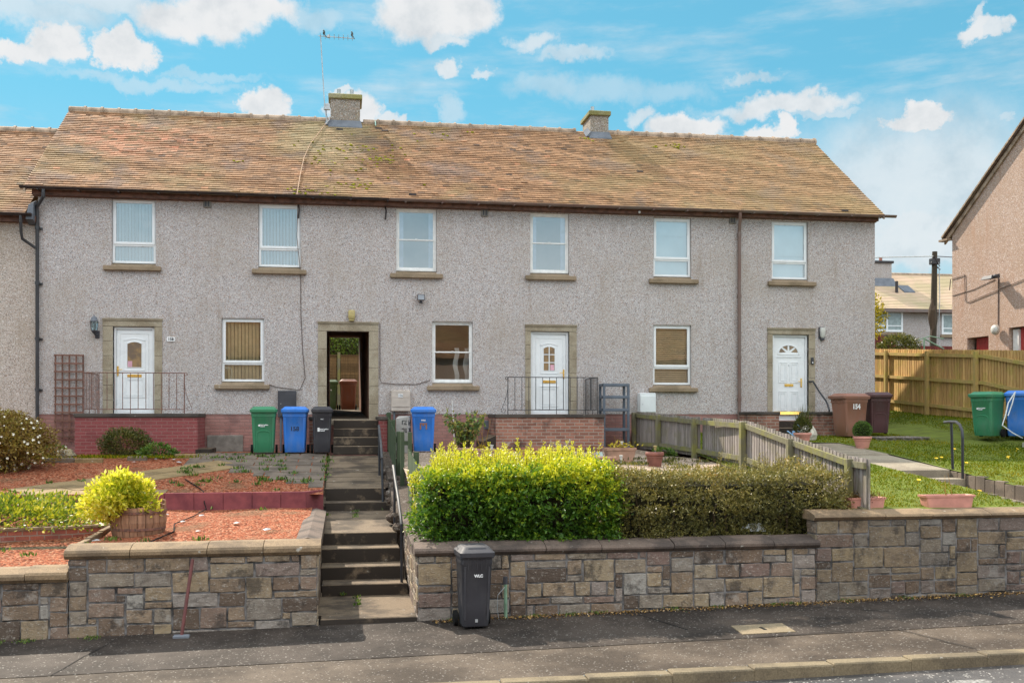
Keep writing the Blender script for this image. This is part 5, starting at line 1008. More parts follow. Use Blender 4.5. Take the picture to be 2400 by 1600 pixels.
w3 = wall_thing(1.0, 6.75, .93, 1.035, 'stone wall under the hedges right of the steps with dark coping', M['stone'], M['coping_dark'], 11, ends=((1.0, -1),))
wall_thing(6.756, 13.6, 1.32, 1.395, 'darker and taller stone wall below the right hand lawn', M['stone_dark'], M['coping'], 23, ends=((6.756, -1),))
# returns beside the steps
mb = MB(); y = YF+.36
while y < -7.1:
    e = min(y+.8, -7.0); mb.add([(-.65, y+.004, .98), (-.65, y+.004, 1.12), (-.48, y+.004, 1.17), (-.30, y+.004, 1.12), (-.30, y+.004, .98), (-.65, e, .98), (-.65, e, 1.12), (-.48, e, 1.17), (-.30, e, 1.12), (-.30, e, .98)], [(0, 1, 2, 3, 4), (9, 8, 7, 6, 5)]+[(i, i+5, (i+1) % 5+5, (i+1) % 5) for i in range(5)], random.random()); y = e
mb.build('return_coping', M['coping_dark'], w1)
mb = MB(); rubble(mb, None, 'y', YF+.3, -7.0, -.35, lambda a: .0, .98, sgn=1, seed=77); mb.build('return_rubble', M['stone'], w1); mb = MB(); mb.box(-.6, -.355, YF+.3, -7, -.2, .98); mb.build('return_mortar', M['mortar'], w1)
PR = [(-11.56, 1.06), (-10.2, 1.08), (-8.6, 1.2), (-7.4, 1.42), (-6.2, 1.56), (-4.4, 1.82), (-2.4, 2.02)]
mb = MB(); rubble(mb, None, 'y', YF+.3, -8.6, 1.0, lambda a: .0, .95, sgn=-1, seed=78); mb.build('return_rubble', M['stone'], w3)
mb = MB(); mb.box(1.006, 1.3, YF+.3, -8.6, -.2, .95)
for (ya, za), (yb, zb_) in zip(PR[2:], PR[3:]): mb.hexa([(.86, ya, 0), (1.3, ya, 0), (1.3, yb, 0), (.86, yb, 0), (.86, ya, za-.04), (1.3, ya, za+.05), (1.3, yb, zb_+.05), (.86, yb, zb_-.04)])
mb.build('return_mortar', M['stone_dark'], w3)
mb = MB(); random.seed(6)
for (ya, za), (yb, zb_) in zip(PR[:2], PR[1:3]):
    m_ = 2
    for i in range(m_):
        y0, y1 = ya+(yb-ya)*i/m_, ya+(yb-ya)*(i+1)/m_; z0, z1 = za+(zb_-za)*i/m_, za+(zb_-za)*(i+1)/m_; v = []
        for yy_, zz_ in ((y0+.004, z0), (y1-.004, z1)): v += [(.95, yy_, zz_-.14), (.95, yy_, zz_-.02), (1.08, yy_, zz_+.05), (1.24, yy_, zz_+.05), (1.36, yy_, zz_-.02), (1.36, yy_, zz_-.14)]
        mb.add(v, [(0, 1, 2, 3, 4, 5), (11, 10, 9, 8, 7, 6)]+[(q, q+6, (q+1) % 6+6, (q+1) % 6) for q in range(6)], random.random())
mb.build('return_coping', M['coping_dark'], w3)
mb = MB()
for i in range(46):
    f = random.random(); y = -8.6+6.2*f; z = lerp_tab(y, PR); r = random.uniform(.05, .13); mb.ball((random.uniform(.84, 1.0), y, z-random.uniform(.02, .3)), r, r*1.1, r*.8, 7, 5, .18)
mb.build('rough_stones', M['stone'], w3)
# poles standing against the wall
t = thing('leaning_pole', (-2.0, -12.05, 0), 'thin dark red pole leaning against the left stone wall', 'pole'); mb = MB(); mb.tube([(-2.05, -12.2, pav(-2)+.02), (-1.94, -12.0, .97)], .022, 8); mb.build('pole', M['red_pole'], t); mb = MB(); mb.bevbox(-2.15, -1.95, -12.26, -12.16, pav(-2), pav(-2)+.045, .01); mb.build('foot', M['lead'], t)
t = thing('marker_pipe', (2.19, -12.03, 0), 'short pale green pipe standing against the wall beside the black bin', 'pipe'); mb = MB(); mb.tube([(2.19, -12.03, pav(2)), (2.19, -12.0, .56)], .024, 8); mb.build('pipe', M['green_pipe'], t); mb = MB(); mb.tube([(2.19, -12.0, .54), (2.19, -12.0, .64)], .032, 8); mb.build('cap', M['box_dark'], t); mb = MB(); mb.tube([(2.18, -12.02, .5), (2.08, -12.04, .4), (2.07, -12.05, .2), (2.1, -12.05, .03)], .005, 4); mb.build('wire', M['zinc'], t)

# ------------------------------------------------------------------ hedges
def hedge(name, x0, x1, y0, y1, zb, zt, n, L, mat, label, shoots, seed, yellow, vlow, flank=False):
    t = thing(name, ((x0+x1)/2, (y0+y1)/2, zb), label, 'hedge'); np.random.seed(seed); random.seed(seed)
    K = 9; m0 = n//K; ZT0 = zt
    U = np.random.uniform(0, 1, m0); f = np.random.choice(4, m0, p=[.56, .28, .08, .08]); A = np.random.uniform(0, 1, m0); B = np.random.uniform(0, 1, m0); dep = np.abs(np.random.normal(.03, .08, m0))
    X = x0+(x1-x0)*A; Y = y0+(y1-y0)*B; Z = zb+(zt-zb)*B
    N = np.zeros((m0, 3)); F = f == 0; Y[F] = y0+dep[F]; Z[F] = zb+(zt-zb)*(U[F]); N[F] = (0, -1, .25); F = f == 1; Z[F] = zt-dep[F]; N[F] = (0, -.1, 1); F = f == 2; X[F] = x0+dep[F]; Y[F] = y0+(y1-y0)*U[F]; N[F] = (-1, 0, .2); F = f == 3; X[F] = x1-dep[F]; Y[F] = y0+(y1-y0)*U[F]; N[F] = (1, 0, .2)
    P = np.stack([X, Y, Z], 1); lm = lump(P, 3.2, seed); lm2 = lump(P, 8.0, seed+2); P = P+N*(.15*lm+.10*lm2)[:, None]; lw = lump(P, 1.5, seed+5); P[:, 2] += np.where(P[:, 2] > zb+.5, .12*lw, 0); P[:, 1] -= np.where(f == 0, .07*lw, 0)
    h = (P[:, 2]-zb)/(zt-zb); P[:, 1] += np.where(f == 0, .22*np.clip(h-.62, 0, 1)**1.5+.08*np.clip(.22-h, 0, 1), 0)
    T = N*.8+rnd3(m0)*.7+np.array([0, -.1, .25]); T /= np.linalg.norm(T, axis=1, keepdims=True); sl_ = np.random.uniform(1.2, 4.2, m0)*L
    keep = (lump(P, 6.5, seed+9)+.6*lump(P, 13, seed+4) > -.42) | (np.random.uniform(0, 1, m0) < .35); P, T, sl_, f, lm, h = P[keep], T[keep], sl_[keep], f[keep], lm[keep], h[keep]; m0 = len(P)
    q = np.tile(np.linspace(0, 1, K), m0)[:, None]; P = np.repeat(P, K, 0)+np.repeat(T*sl_[:, None], K, 0)*q; D = np.repeat(T, K, 0)*.75+rnd3(m0*K)*.75; D /= np.linalg.norm(D, axis=1, keepdims=True)
    h = np.repeat(h, K); n = m0*K
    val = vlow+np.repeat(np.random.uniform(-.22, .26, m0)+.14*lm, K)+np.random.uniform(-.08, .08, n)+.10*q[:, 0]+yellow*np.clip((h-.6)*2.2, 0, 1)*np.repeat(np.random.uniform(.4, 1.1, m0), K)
    Cs, Ds, Ls, Vs = [P], [D], [np.random.uniform(.65, 1.25, n)*L], [val]; sb = MB()
    for (sx, sy, sz, hh) in shoots:
        lean = np.array([random.uniform(-.22, .22), random.uniform(-.25, .1), 1]); lean /= np.linalg.norm(lean); m_ = int(hh/.022)+3; q = np.linspace(0, 1, m_)[:, None]; base = np.array([sx, sy, sz])
        C = base+lean*q*hh; a = np.arange(m_)*2.4; rad = np.stack([np.cos(a), np.sin(a), np.full(m_, .55)], 1)
        for sg in (1, -1):
            d = rad*np.array([sg, sg, 1]); d /= np.linalg.norm(d, axis=1, keepdims=True); Cs.append(C); Ds.append(d); Ls.append((1.15-.5*q[:, 0])*L); Vs.append(vlow+.12+yellow*(.62+.4*q[:, 0])+np.random.uniform(-.08, .08, m_))
        sb.tube([tuple(base-lean*.12), tuple(base+lean*hh*.97)], [.005, .002], 4)
    C = np.concatenate(Cs); leaf_obj('foliage', C, np.concatenate(Ds), np.concatenate(Ls), np.concatenate(Ls)*.5, np.concatenate(Vs), mat, t)
    for i in range(int((x1-x0)*7)):
        x = random.uniform(x0+.1, x1-.1); y = random.uniform(y0+.15, y1-.2); sb.tube([(x, y, zb-.12), (x+random.uniform(-.08, .08), y+random.uniform(-.08, .08), zb+.4), (x+random.uniform(-.2, .2), y, zt-.1)], [.02, .014, .005], 5)
    sb.build('stems', M['bark'], t)
    mb = MB(); mb.hexa([(x0+.22, y0+.24, zb-.1), (x1-.22, y0+.24, zb-.1), (x1-.22, y1-.15, zb-.1), (x0+.22, y1-.15, zb-.1), (x0+.22, y0+.36, zt-.14), (x1-.22, y0+.36, zt-.14), (x1-.22, y1-.15, zt-.14), (x0+.22, y1-.15, zt-.14)]); mb.build('dark_filler', M['hedge_core'], t)  # solid dark block added as the hedge's inside, stops it being see-through
    return t
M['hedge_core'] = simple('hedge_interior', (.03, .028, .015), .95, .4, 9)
random.seed(14)
sh = [(random.uniform(1.3, 3.75), random.uniform(-11.35, -10.2), 1.88+random.uniform(-.08, .12), random.choice([.14, .18, .22, .27, .33, .4, .46])) for _ in range(520)]+[(2.58, -11.0, 1.98, .52), (2.74, -11.0, 1.98, .48), (1.5, -11.1, 1.9, .34), (1.66, -10.9, 1.9, .4), (3.0, -10.8, 1.95, .3), (3.6, -11, 1.9, .3), (2.5, -10.9, 1.95, .4), (2.85, -11.0, 1.96, .36)]+[(random.uniform(1.02, 1.35), random.uniform(-11.2, -9.6), random.uniform(1.35, 1.85), random.uniform(.12, .25)) for _ in range(40)]
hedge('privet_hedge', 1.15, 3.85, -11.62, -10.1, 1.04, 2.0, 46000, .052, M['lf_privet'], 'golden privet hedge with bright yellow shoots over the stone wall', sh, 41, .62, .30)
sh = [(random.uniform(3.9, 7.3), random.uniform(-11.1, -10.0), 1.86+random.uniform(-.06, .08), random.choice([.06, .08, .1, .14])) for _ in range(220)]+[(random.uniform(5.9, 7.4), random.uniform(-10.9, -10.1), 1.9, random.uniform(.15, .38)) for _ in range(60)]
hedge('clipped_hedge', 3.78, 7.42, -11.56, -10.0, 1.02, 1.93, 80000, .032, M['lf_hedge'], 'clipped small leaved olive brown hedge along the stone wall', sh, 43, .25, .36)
# litter of a white bag caught under the hedge
mb = MB(); mb.hexa([(5.85, -11.42, 1.13), (6.2, -11.42, 1.12), (6.2, -11.3, 1.12), (5.85, -11.3, 1.13), (5.88, -11.4, 1.22), (6.12, -11.4, 1.24), (6.12, -11.32, 1.24), (5.88, -11.32, 1.22)]); tag(mb.build('plastic_tray', M['box_white']), 'white plastic tray lying under the olive brown hedge', 'tray')

# ------------------------------------------------------------------ porches and railings
def brick_box(name, label, x0, x1, y0, zb, zt, bm_, cope):
    t = thing(name, ((x0+x1)/2, y0/2, zb), label, 'porch'); mb = MB(); mb.box(x0, x1, y0, -.002, zb-.2, zt-.09); mb.build('brickwork', bm_, t); mb = MB(); mb.bevbox(x0-.02, x1+.02, y0-.03, -.001, zt-.09, zt, .012); mb.build('platform', cope, t)
    return t
p1 = brick_box('brick_porch', 'red painted brick porch platform under the left white door', -5.97, -3.30, -1.32, 1.95, 2.875, M['brick_red'], M['porch_cope'])
p2 = brick_box('brick_porch', 'sooty brown brick porch platform under the middle white door', 3.62, 6.28, -1.32, 1.95, 2.86, M['brick_brown'], M['porch_cope'])
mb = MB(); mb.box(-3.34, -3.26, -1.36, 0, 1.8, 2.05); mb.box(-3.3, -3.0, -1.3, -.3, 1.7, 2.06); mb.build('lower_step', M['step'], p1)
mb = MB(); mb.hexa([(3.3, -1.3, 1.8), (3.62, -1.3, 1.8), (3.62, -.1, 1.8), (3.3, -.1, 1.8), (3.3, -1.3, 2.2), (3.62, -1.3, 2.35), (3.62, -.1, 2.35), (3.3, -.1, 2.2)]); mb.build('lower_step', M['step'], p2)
def railing(label, pts, zt, zb, zf, m, spacing, scroll):
    t = thing('railing', (pts[0][0], pts[0][1], zf), label, 'railing')
    mb = MB(); mb.tube([(x, y, zt) for x, y in pts], .012, 6); mb.build('top_rail', m, t); mb = MB(); mb.tube([(x, y, zb) for x, y in pts], .010, 6); mb.build('bottom_rail', m, t)
    k_ = 0
    for (ax, ay), (bx, by) in zip(pts, pts[1:]):
        L = math.hypot(bx-ax, by-ay); n = max(2, int(round(L/spacing[k_]))); k_ += 1
        for i in range(n+1 if k_ == len(pts)-1 else n):
            f = i/n; x, y = ax+(bx-ax)*f, ay+(by-ay)*f; post = i == 0 or (i % 4 == 2) or i == n
            mb = MB(); mb.tube([(x, y, zf if post else zb), (x, y, zt)], .0125 if i in (0, n) else .0085, 6); mb.build('post' if i in (0, n) else 'bar', m, t)
    ex, ey = scroll; s = 1 if ex > pts[0][0] and ex > pts[-1][0]-.01 else -1
    mb = MB(); mb.tube([(ex, ey, zt)]+[(ex+s*.035+.03*math.cos(q)*s, ey, zt-.03+.03*math.sin(q)) for q in span(1.5, -3.4, 9)], .008, 5)
    if zt: mb.tube([(ex, ey, zt-.1), (ex+s*.01, ey, zt-.3), (ex+s*.05, ey, zt-.5), (ex+s*.13, ey, zt-.72)]+[(ex+s*(.10+.07*(1-i/14)*math.cos(i*.55)), ey, zt-.80-.07*(1-i/14)*math.sin(i*.55)) for i in range(14)], .006, 5)
    mb.build('scroll', m, t)
railing('rusty iron railing round the left porch', [(-5.75, -.05), (-5.8, -1.24), (-3.60, -1.24)], 3.80, 2.97, 2.87, M['iron_rust'], [.125, .168], (-3.60, -1.24))
railing('black iron railing round the middle porch', [(6.12, -.05), (6.14, -1.24), (3.92, -1.24)], 3.75, 2.96, 2.85, M['iron'], [.125, .168], (3.92, -1.24))
# steps and piers at the right door
t = thing('door_steps', (11.3, -.6, 2.2), 'dark concrete steps between brick piers at the right white door', 'steps'); mb = MB()
for i, (y0, z) in enumerate(((-.42, 2.68), (-.78, 2.51), (-1.2, 2.33))): mb.bevbox(10.8, 12.2, y0, .02 if i == 0 else (-.42, -.78)[i-1]+.01, 1.9, z, .012, random.random())
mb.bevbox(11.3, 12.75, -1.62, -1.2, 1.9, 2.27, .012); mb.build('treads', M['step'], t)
for x0, x1, lab in ((10.22, 10.80, 'brick pier left of the right door, dark capped'), (11.96, 12.46, 'brick pier right of the right door behind the handrail')):
    t = thing('brick_pier', ((x0+x1)/2, -.65, 2.1), lab, 'pier'); mb = MB(); mb.box(x0, x1, -1.3, -.03, 1.8, 2.84); mb.build('brickwork', M['brick_brown'], t); mb = MB(); mb.bevbox(x0-.02, x1+.02, -1.33, -.03, 2.84, 2.92, .012); mb.build('cap', M['porch_cope'], t)
def handrail(label, rail, posts, r=.024, mr=None, m=None):
    t = thing('handrail', posts[0][0], label, 'handrail'); mb = MB(); mb.tube(rail, r, 8); mb.build('rail', mr or M['rail_black'], t, smooth=True)
    for a, b in posts: mb = MB(); mb.tube([a, b], r*.92, 8); mb.build('post', m or M['rail_black'], t, smooth=True)
handrail('black tube handrail curving down from the right door jamb', [(12.2, -.02, 3.72), (12.26, -.12, 3.72), (12.25, -.5, 3.45), (12.22, -.95, 3.2), (12.2, -1.1, 3.1), (12.19, -1.2, 2.95)], [((12.19, -1.22, 2.3), (12.19, -1.2, 2.97))])
handrail('black handrail at the upper steps beside the green fence', [(.72, -4.6, 2.62), (.72, -4.75, 2.58), (.72, -5.2, 2.45), (.72, -5.75, 2.3), (.72, -6.1, 2.12), (.72, -6.25, 2.02)], [((.74, -6.38, 1.04), (.72, -6.22, 2.06)), ((.73, -4.65, 1.6), (.72, -4.65, 2.58))], mr=M['rail_worn'])
handrail('worn black handrail beside the lower steps', [(.84, -8.25, 1.98), (.84, -8.4, 1.95), (.85, -8.7, 1.78), (.87, -9.3, 1.52), (.88, -9.95, 1.24), (.885, -10.03, 1.15)], [((.885, -10.05, .1), (.885, -10.03, 1.18)), ((.85, -8.5, .9), (.85, -8.52, 1.88))], mr=M['rail_worn'])
handrail('black tube handrail at the steps in the lawn path', [(11.60, -7.3, 2.70), (11.64, -7.42, 2.71), (11.60, -7.7, 2.71), (11.57, -7.87, 2.66), (11.56, -7.96, 2.55), (11.56, -7.98, 2.4)], [((11.66, -7.5, 1.7), (11.64, -7.48, 2.71)), ((11.56, -7.98, 1.55), (11.56, -7.98, 2.42))], r=.028)

# trellis, rack, boxes, lamps
t = thing('trellis', (-6.4, -.06, 2.3), 'brown wooden trellis leaning on the wall beside the left porch', 'trellis'); mb = MB()
for i in range(5): mb.box(-6.72+.155*i, -6.685+.155*i, -.07, -.05, 2.2, 4.27, random.random())
for i in range(11): mb.box(-6.73, -6.07, -.09, -.07, 2.3+.193*i, 2.337+.193*i, random.random())
mb.build('lattice', M['trellis'], t)
t = thing('shelf_rack', (6.75, -.5, 1.95), 'slate grey plastic shelf rack against the wall by the timber fence', 'shelf rack')
for x in (6.40, 7.02):
    for y in (-.85, -.45): mb = MB(); mb.bevbox(x-.03, x+.03, y-.025, y+.025, 1.95, 3.62, .005); mb.build('leg', M['grey_plastic'], t)
for z in (2.28, 2.44+.05, 2.98, 3.3, 3.60):
    if z == 2.28: continue
    mb = MB(); mb.bevbox(6.37, 7.05, -.88, -.42, z-.05, z+.02, .005); mb.build('shelf', M['grey_plastic'], t)
t = thing('meter_box', (-1.35, -.1, 2.9), 'charcoal meter cabinet behind the blue bin 158', 'meter box'); mb = MB(); mb.bevbox(-1.57, -1.13, -.12, 0, 2.78, 3.43, .01); mb.build('cabinet', M['box_dark'], t); mb = MB(); mb.bevbox(-1.53, -1.17, -.135, -.115, 2.82, 3.36, .006); d_ = mb.build('door', M['box_dark'], t); mb = MB(); mb.box(-1.505, -1.49, -.14, -.13, 3.1, 3.12); mb.build('lock', M['zinc'], d_)
for x in (-1.5, -1.3): mb = MB(); mb.tube([(x, -.06, 2.8), (x, -.06, 1.95)], .025, 8); mb.build('conduit', M['grey_plastic'], t)
t = thing('meter_box', (1.4, -.1, 2.9), 'beige meter box with a small number plate above the green fence', 'meter box'); mb = MB(); mb.bevbox(1.17, 1.64, -.2, 0, 2.93, 3.45, .012); mb.build('cabinet', M['box_beige'], t); mb = MB(); mb.bevbox(1.185, 1.625, -.215, -.195, 3.04, 3.255, .004); mb.bevbox(1.185, 1.625, -.212, -.195, 3.265, 3.435, .004); mb.build('door', M['box_beige'], t); mb = MB(); mb.box(1.34, 1.455, -.22, -.21, 3.275, 3.36); np_ = mb.build('number_plate', M['white_mark'], t); text_mesh('156', .075, (1.3975, -.222, 3.318), M['black_mark'], np_, local=False)
mb = MB(); mb.tube([(1.25, -.1, 2.95), (1.25, -.1, 2.0)], .025, 8); mb.build('conduit', M['lead'], t)
t = thing('meter_box', (7.7, -.1, 2.9), 'white meter box on the wall above the timber fence end', 'meter box'); mb = MB(); mb.bevbox(7.5, 7.92, -.24, 0, 2.90, 3.40, .012); mb.build('cabinet', M['box_white'], t); mb = MB(); mb.bevbox(7.515, 7.905, -.255, -.235, 2.91, 3.33, .006); d_ = mb.build('door', M['box_white'], t); mb = MB(); mb.box(7.56, 7.575, -.262, -.25, 3.1, 3.115); mb.build('lock', M['box_dark'], d_)
t = thing('wall_lantern', (-5.81, -.12, 4.9), 'grey coach lantern on the wall beside the left door', 'lamp'); mb = MB(); mb.lathe([(0, .31), (.012, .3), (.02, .265), (.06, .245), (.085, .17), (.095, .165), (.095, .15), (.0, .15)], (-5.81, -.16, 4.9), 10); mb.build('cap', M['lead'], t, smooth=True); mb = MB(); mb.lathe([(.085, .15), (.06, -.06)], (-5.81, -.16, 4.9), 8); mb.build('glass', M['glass_plain'], t); mb = MB(); mb.lathe([(.065, -.06), (.07, -.075), (.035, -.13), (0, -.15)], (-5.81, -.16, 4.9), 10)
for q in range(4): an = q*math.pi/2+.4; mb.tube([(-5.81+.09*math.cos(an), -.16+.09*math.sin(an), 5.05), (-5.81+.065*math.cos(an), -.16+.065*math.sin(an), 4.84)], .007, 4)
mb.tube([(-5.81, -.16, 4.78), (-5.79, -.12, 4.73), (-5.77, -.0, 4.74)], .02, 6); mb.bevbox(-5.82, -5.72, -.03, 0, 4.66, 4.84, .01); mb.build('bracket', M['box_dark'], t); mb = MB(); mb.lathe([(.02, -.05), (.025, .05), (.015, .09), (0, .1)], (-5.81, -.16, 4.9), 8); mb.build('bulb', M['lamp_glass'], t)
t = thing('passage_lamp', (.2, -.08, 5.2), 'yellowed box lamp above the open passage', 'lamp'); mb = MB(); mb.loft([(5.2, .15, .1, .03, -.06), (5.24, .165, .12, .03, -.06), (5.39, .165, .12, .03, -.06), (5.42, .13, .09, .03, -.06)]); 
for v in range(len(mb.v)): mb.v[v] = (mb.v[v][0]+.205, mb.v[v][1], mb.v[v][2])
mb.build('diffuser', M['lamp_yellow'], t, smooth=True); mb = MB(); mb.bevbox(.14, .27, -.1, 0, 5.15, 5.2, .008); mb.build('base', M['lamp_yellow'], t)
t = thing('floodlight', (1.92, -.1, 5.75), 'small black floodlight on the wall right of the passage', 'light'); mb = MB(); mb.hexa([(1.82, -.2, 5.68), (2.0, -.2, 5.68), (2.0, -.04, 5.70), (1.82, -.04, 5.70), (1.82, -.16, 5.83), (2.0, -.16, 5.83), (2.0, -.04, 5.83), (1.82, -.04, 5.83)]); mb.build('housing', M['box_dark'], t, bevel=.008); mb = MB(); mb.quad((1.835, -.203, 5.695), (1.985, -.203, 5.695), (1.985, -.17, 5.815), (1.835, -.17, 5.815)); mb.build('lens', M['seal'], t); mb = MB(); mb.ball((1.91, -.1, 5.645), .04, .05, .035, 8, 5); mb.build('sensor', M['box_dark'], t)
t = thing('wall_lamp', (12.55, -.1, 5.0), 'white half round lamp on the wall right of the fanlight door', 'lamp'); mb = MB(); mb.loft([(4.88, .06, .05, .02, -.05), (4.93, .12, .09, .03, -.06), (5.1, .14, .11, .03, -.06), (5.15, .13, .1, .03, -.06)]); mb.v = [(x+12.56, y, z) for x, y, z in mb.v]; mb.build('shade', M['lamp_glass'], t, smooth=True); mb = MB(); mb.bevbox(12.47, 12.63, -.03, 0, 4.86, 5.17, .008); mb.bevbox(12.52, 12.6, -.09, 0, 4.81, 4.88, .01); mb.build('back_plate', M['box_dark'], t); mb = MB(); mb.tube([(12.64, -.01, 5.15), (12.64, -.01, 5.45)], .006, 4); mb.build('cable', M['cable_w'], t)
t = thing('doorbell', (12.28, -.05, 4.28), 'slim dark doorbell on the stone jamb of the right door', 'doorbell'); mb = MB(); mb.bevbox(12.25, 12.31, -.06, -.02, 4.18, 4.36, .006); mb.build('body', M['box_dark'], t); mb = MB(); mb.ball((12.28, -.062, 4.22), .02, .008, .02, 8, 5); mb.build('button', M['white_mark'], t)
t = thing('number_sign', (-4.09, -.02, 4.65), 'white house number plate reading 158 beside the left door', 'number plate'); mb = MB(); mb.bevbox(-4.18, -4.0, -.025, 0, 4.60, 4.71, .006); mb.bevbox(-4.2, -3.98, -.012, 0, 4.645, 4.665, .003); mb.build('plate', M['white_mark'], t); text_mesh('158', .09, (-4.09, -.028, 4.657), M['black_mark'], t, local=False, bold=.002)
t = thing('cane', (2.68, -.15, 2.0), 'white cane leaning on the wall right of the blue bin', 'pole'); mb = MB(); mb.tube([(2.72, -.32, 2.2), (2.69, -.08, 3.2)], .014, 6); mb.build('pole', M['cable_w'], t)
# aerial and birds
t = thing('tv_aerial', (-.5, 3.4, 11.0), 'tall television aerial mast strapped to the left chimney', 'aerial'); mb = MB(); mb.tube([(-.45, 3.3, 10.9), (-.52, 3.3, 11.6), (-.62, 3.3, 13.35)], .016, 6); mb.build('mast', M['zinc'], t); mb = MB(); mb.bevbox(-.53, -.36, 3.25, 3.34, 11.28, 11.45, .01); mb.build('bracket', M['zinc'], t)
mb = MB(); mb.tube([(-.68, 3.3, 13.32), (.29, 3.3, 13.30)], .011, 5); mb.build('boom', M['zinc'], t)
mb = MB(); mb.bevbox(-.44, -.36, 3.27, 3.33, 13.28, 13.36, .008)
for i in range(8): x = -.62+.125*i; mb.tube([(x, 3.08, 13.32), (x, 3.52, 13.32)], .006, 4); mb.tube([(x, 3.3, 13.29), (x, 3.3, 13.345)], .012, 5)
mb.build('dipoles', M['zinc'], t)
mb = MB(); mb.tube([(-.46, 3.28, 11.3), (-.45, 3.2, 11.1), (-.4, 3.1, 10.95)], .008, 4); mb.build('cable', M['cable_d'], t)
for x, f, lab in ((-.52, 1, 'small dark bird perched at the mast end of the aerial'), (.25, 1, 'small dark bird perched at the tip of the aerial boom')):
    t = thing('bird', (x, 3.3, 13.33), lab, 'bird')
    cu = [(0, 0, .0, .004), (-.012, 0, .03, .026), (-.005, 0, .07, .034), (.0, 0, .10, .026), (-.012, 0, .125, .022), (-.02, 0, .142, .014), (-.045, 0, .138, .002)]
    mb = MB(); mb.tube([(a-.0, 0, c+.02) for a, b, c, r in cu], [r for *_, r in cu], 9)
    mb.hexa([(.0, -.012, .05), (.015, -.012, .06), (.015, .012, .06), (.0, .012, .05), (.06, -.012, -.05), (.07, -.012, -.04), (.07, .012, -.04), (.06, .012, -.05)]); mb.tube([(-.01, -.01, .03), (-.008, -.01, 0)], .003, 4); mb.tube([(-.01, .01, .03), (-.008, .01, 0)], .003, 4); mb.build('body', M['bird'], t, local=True, smooth=True)

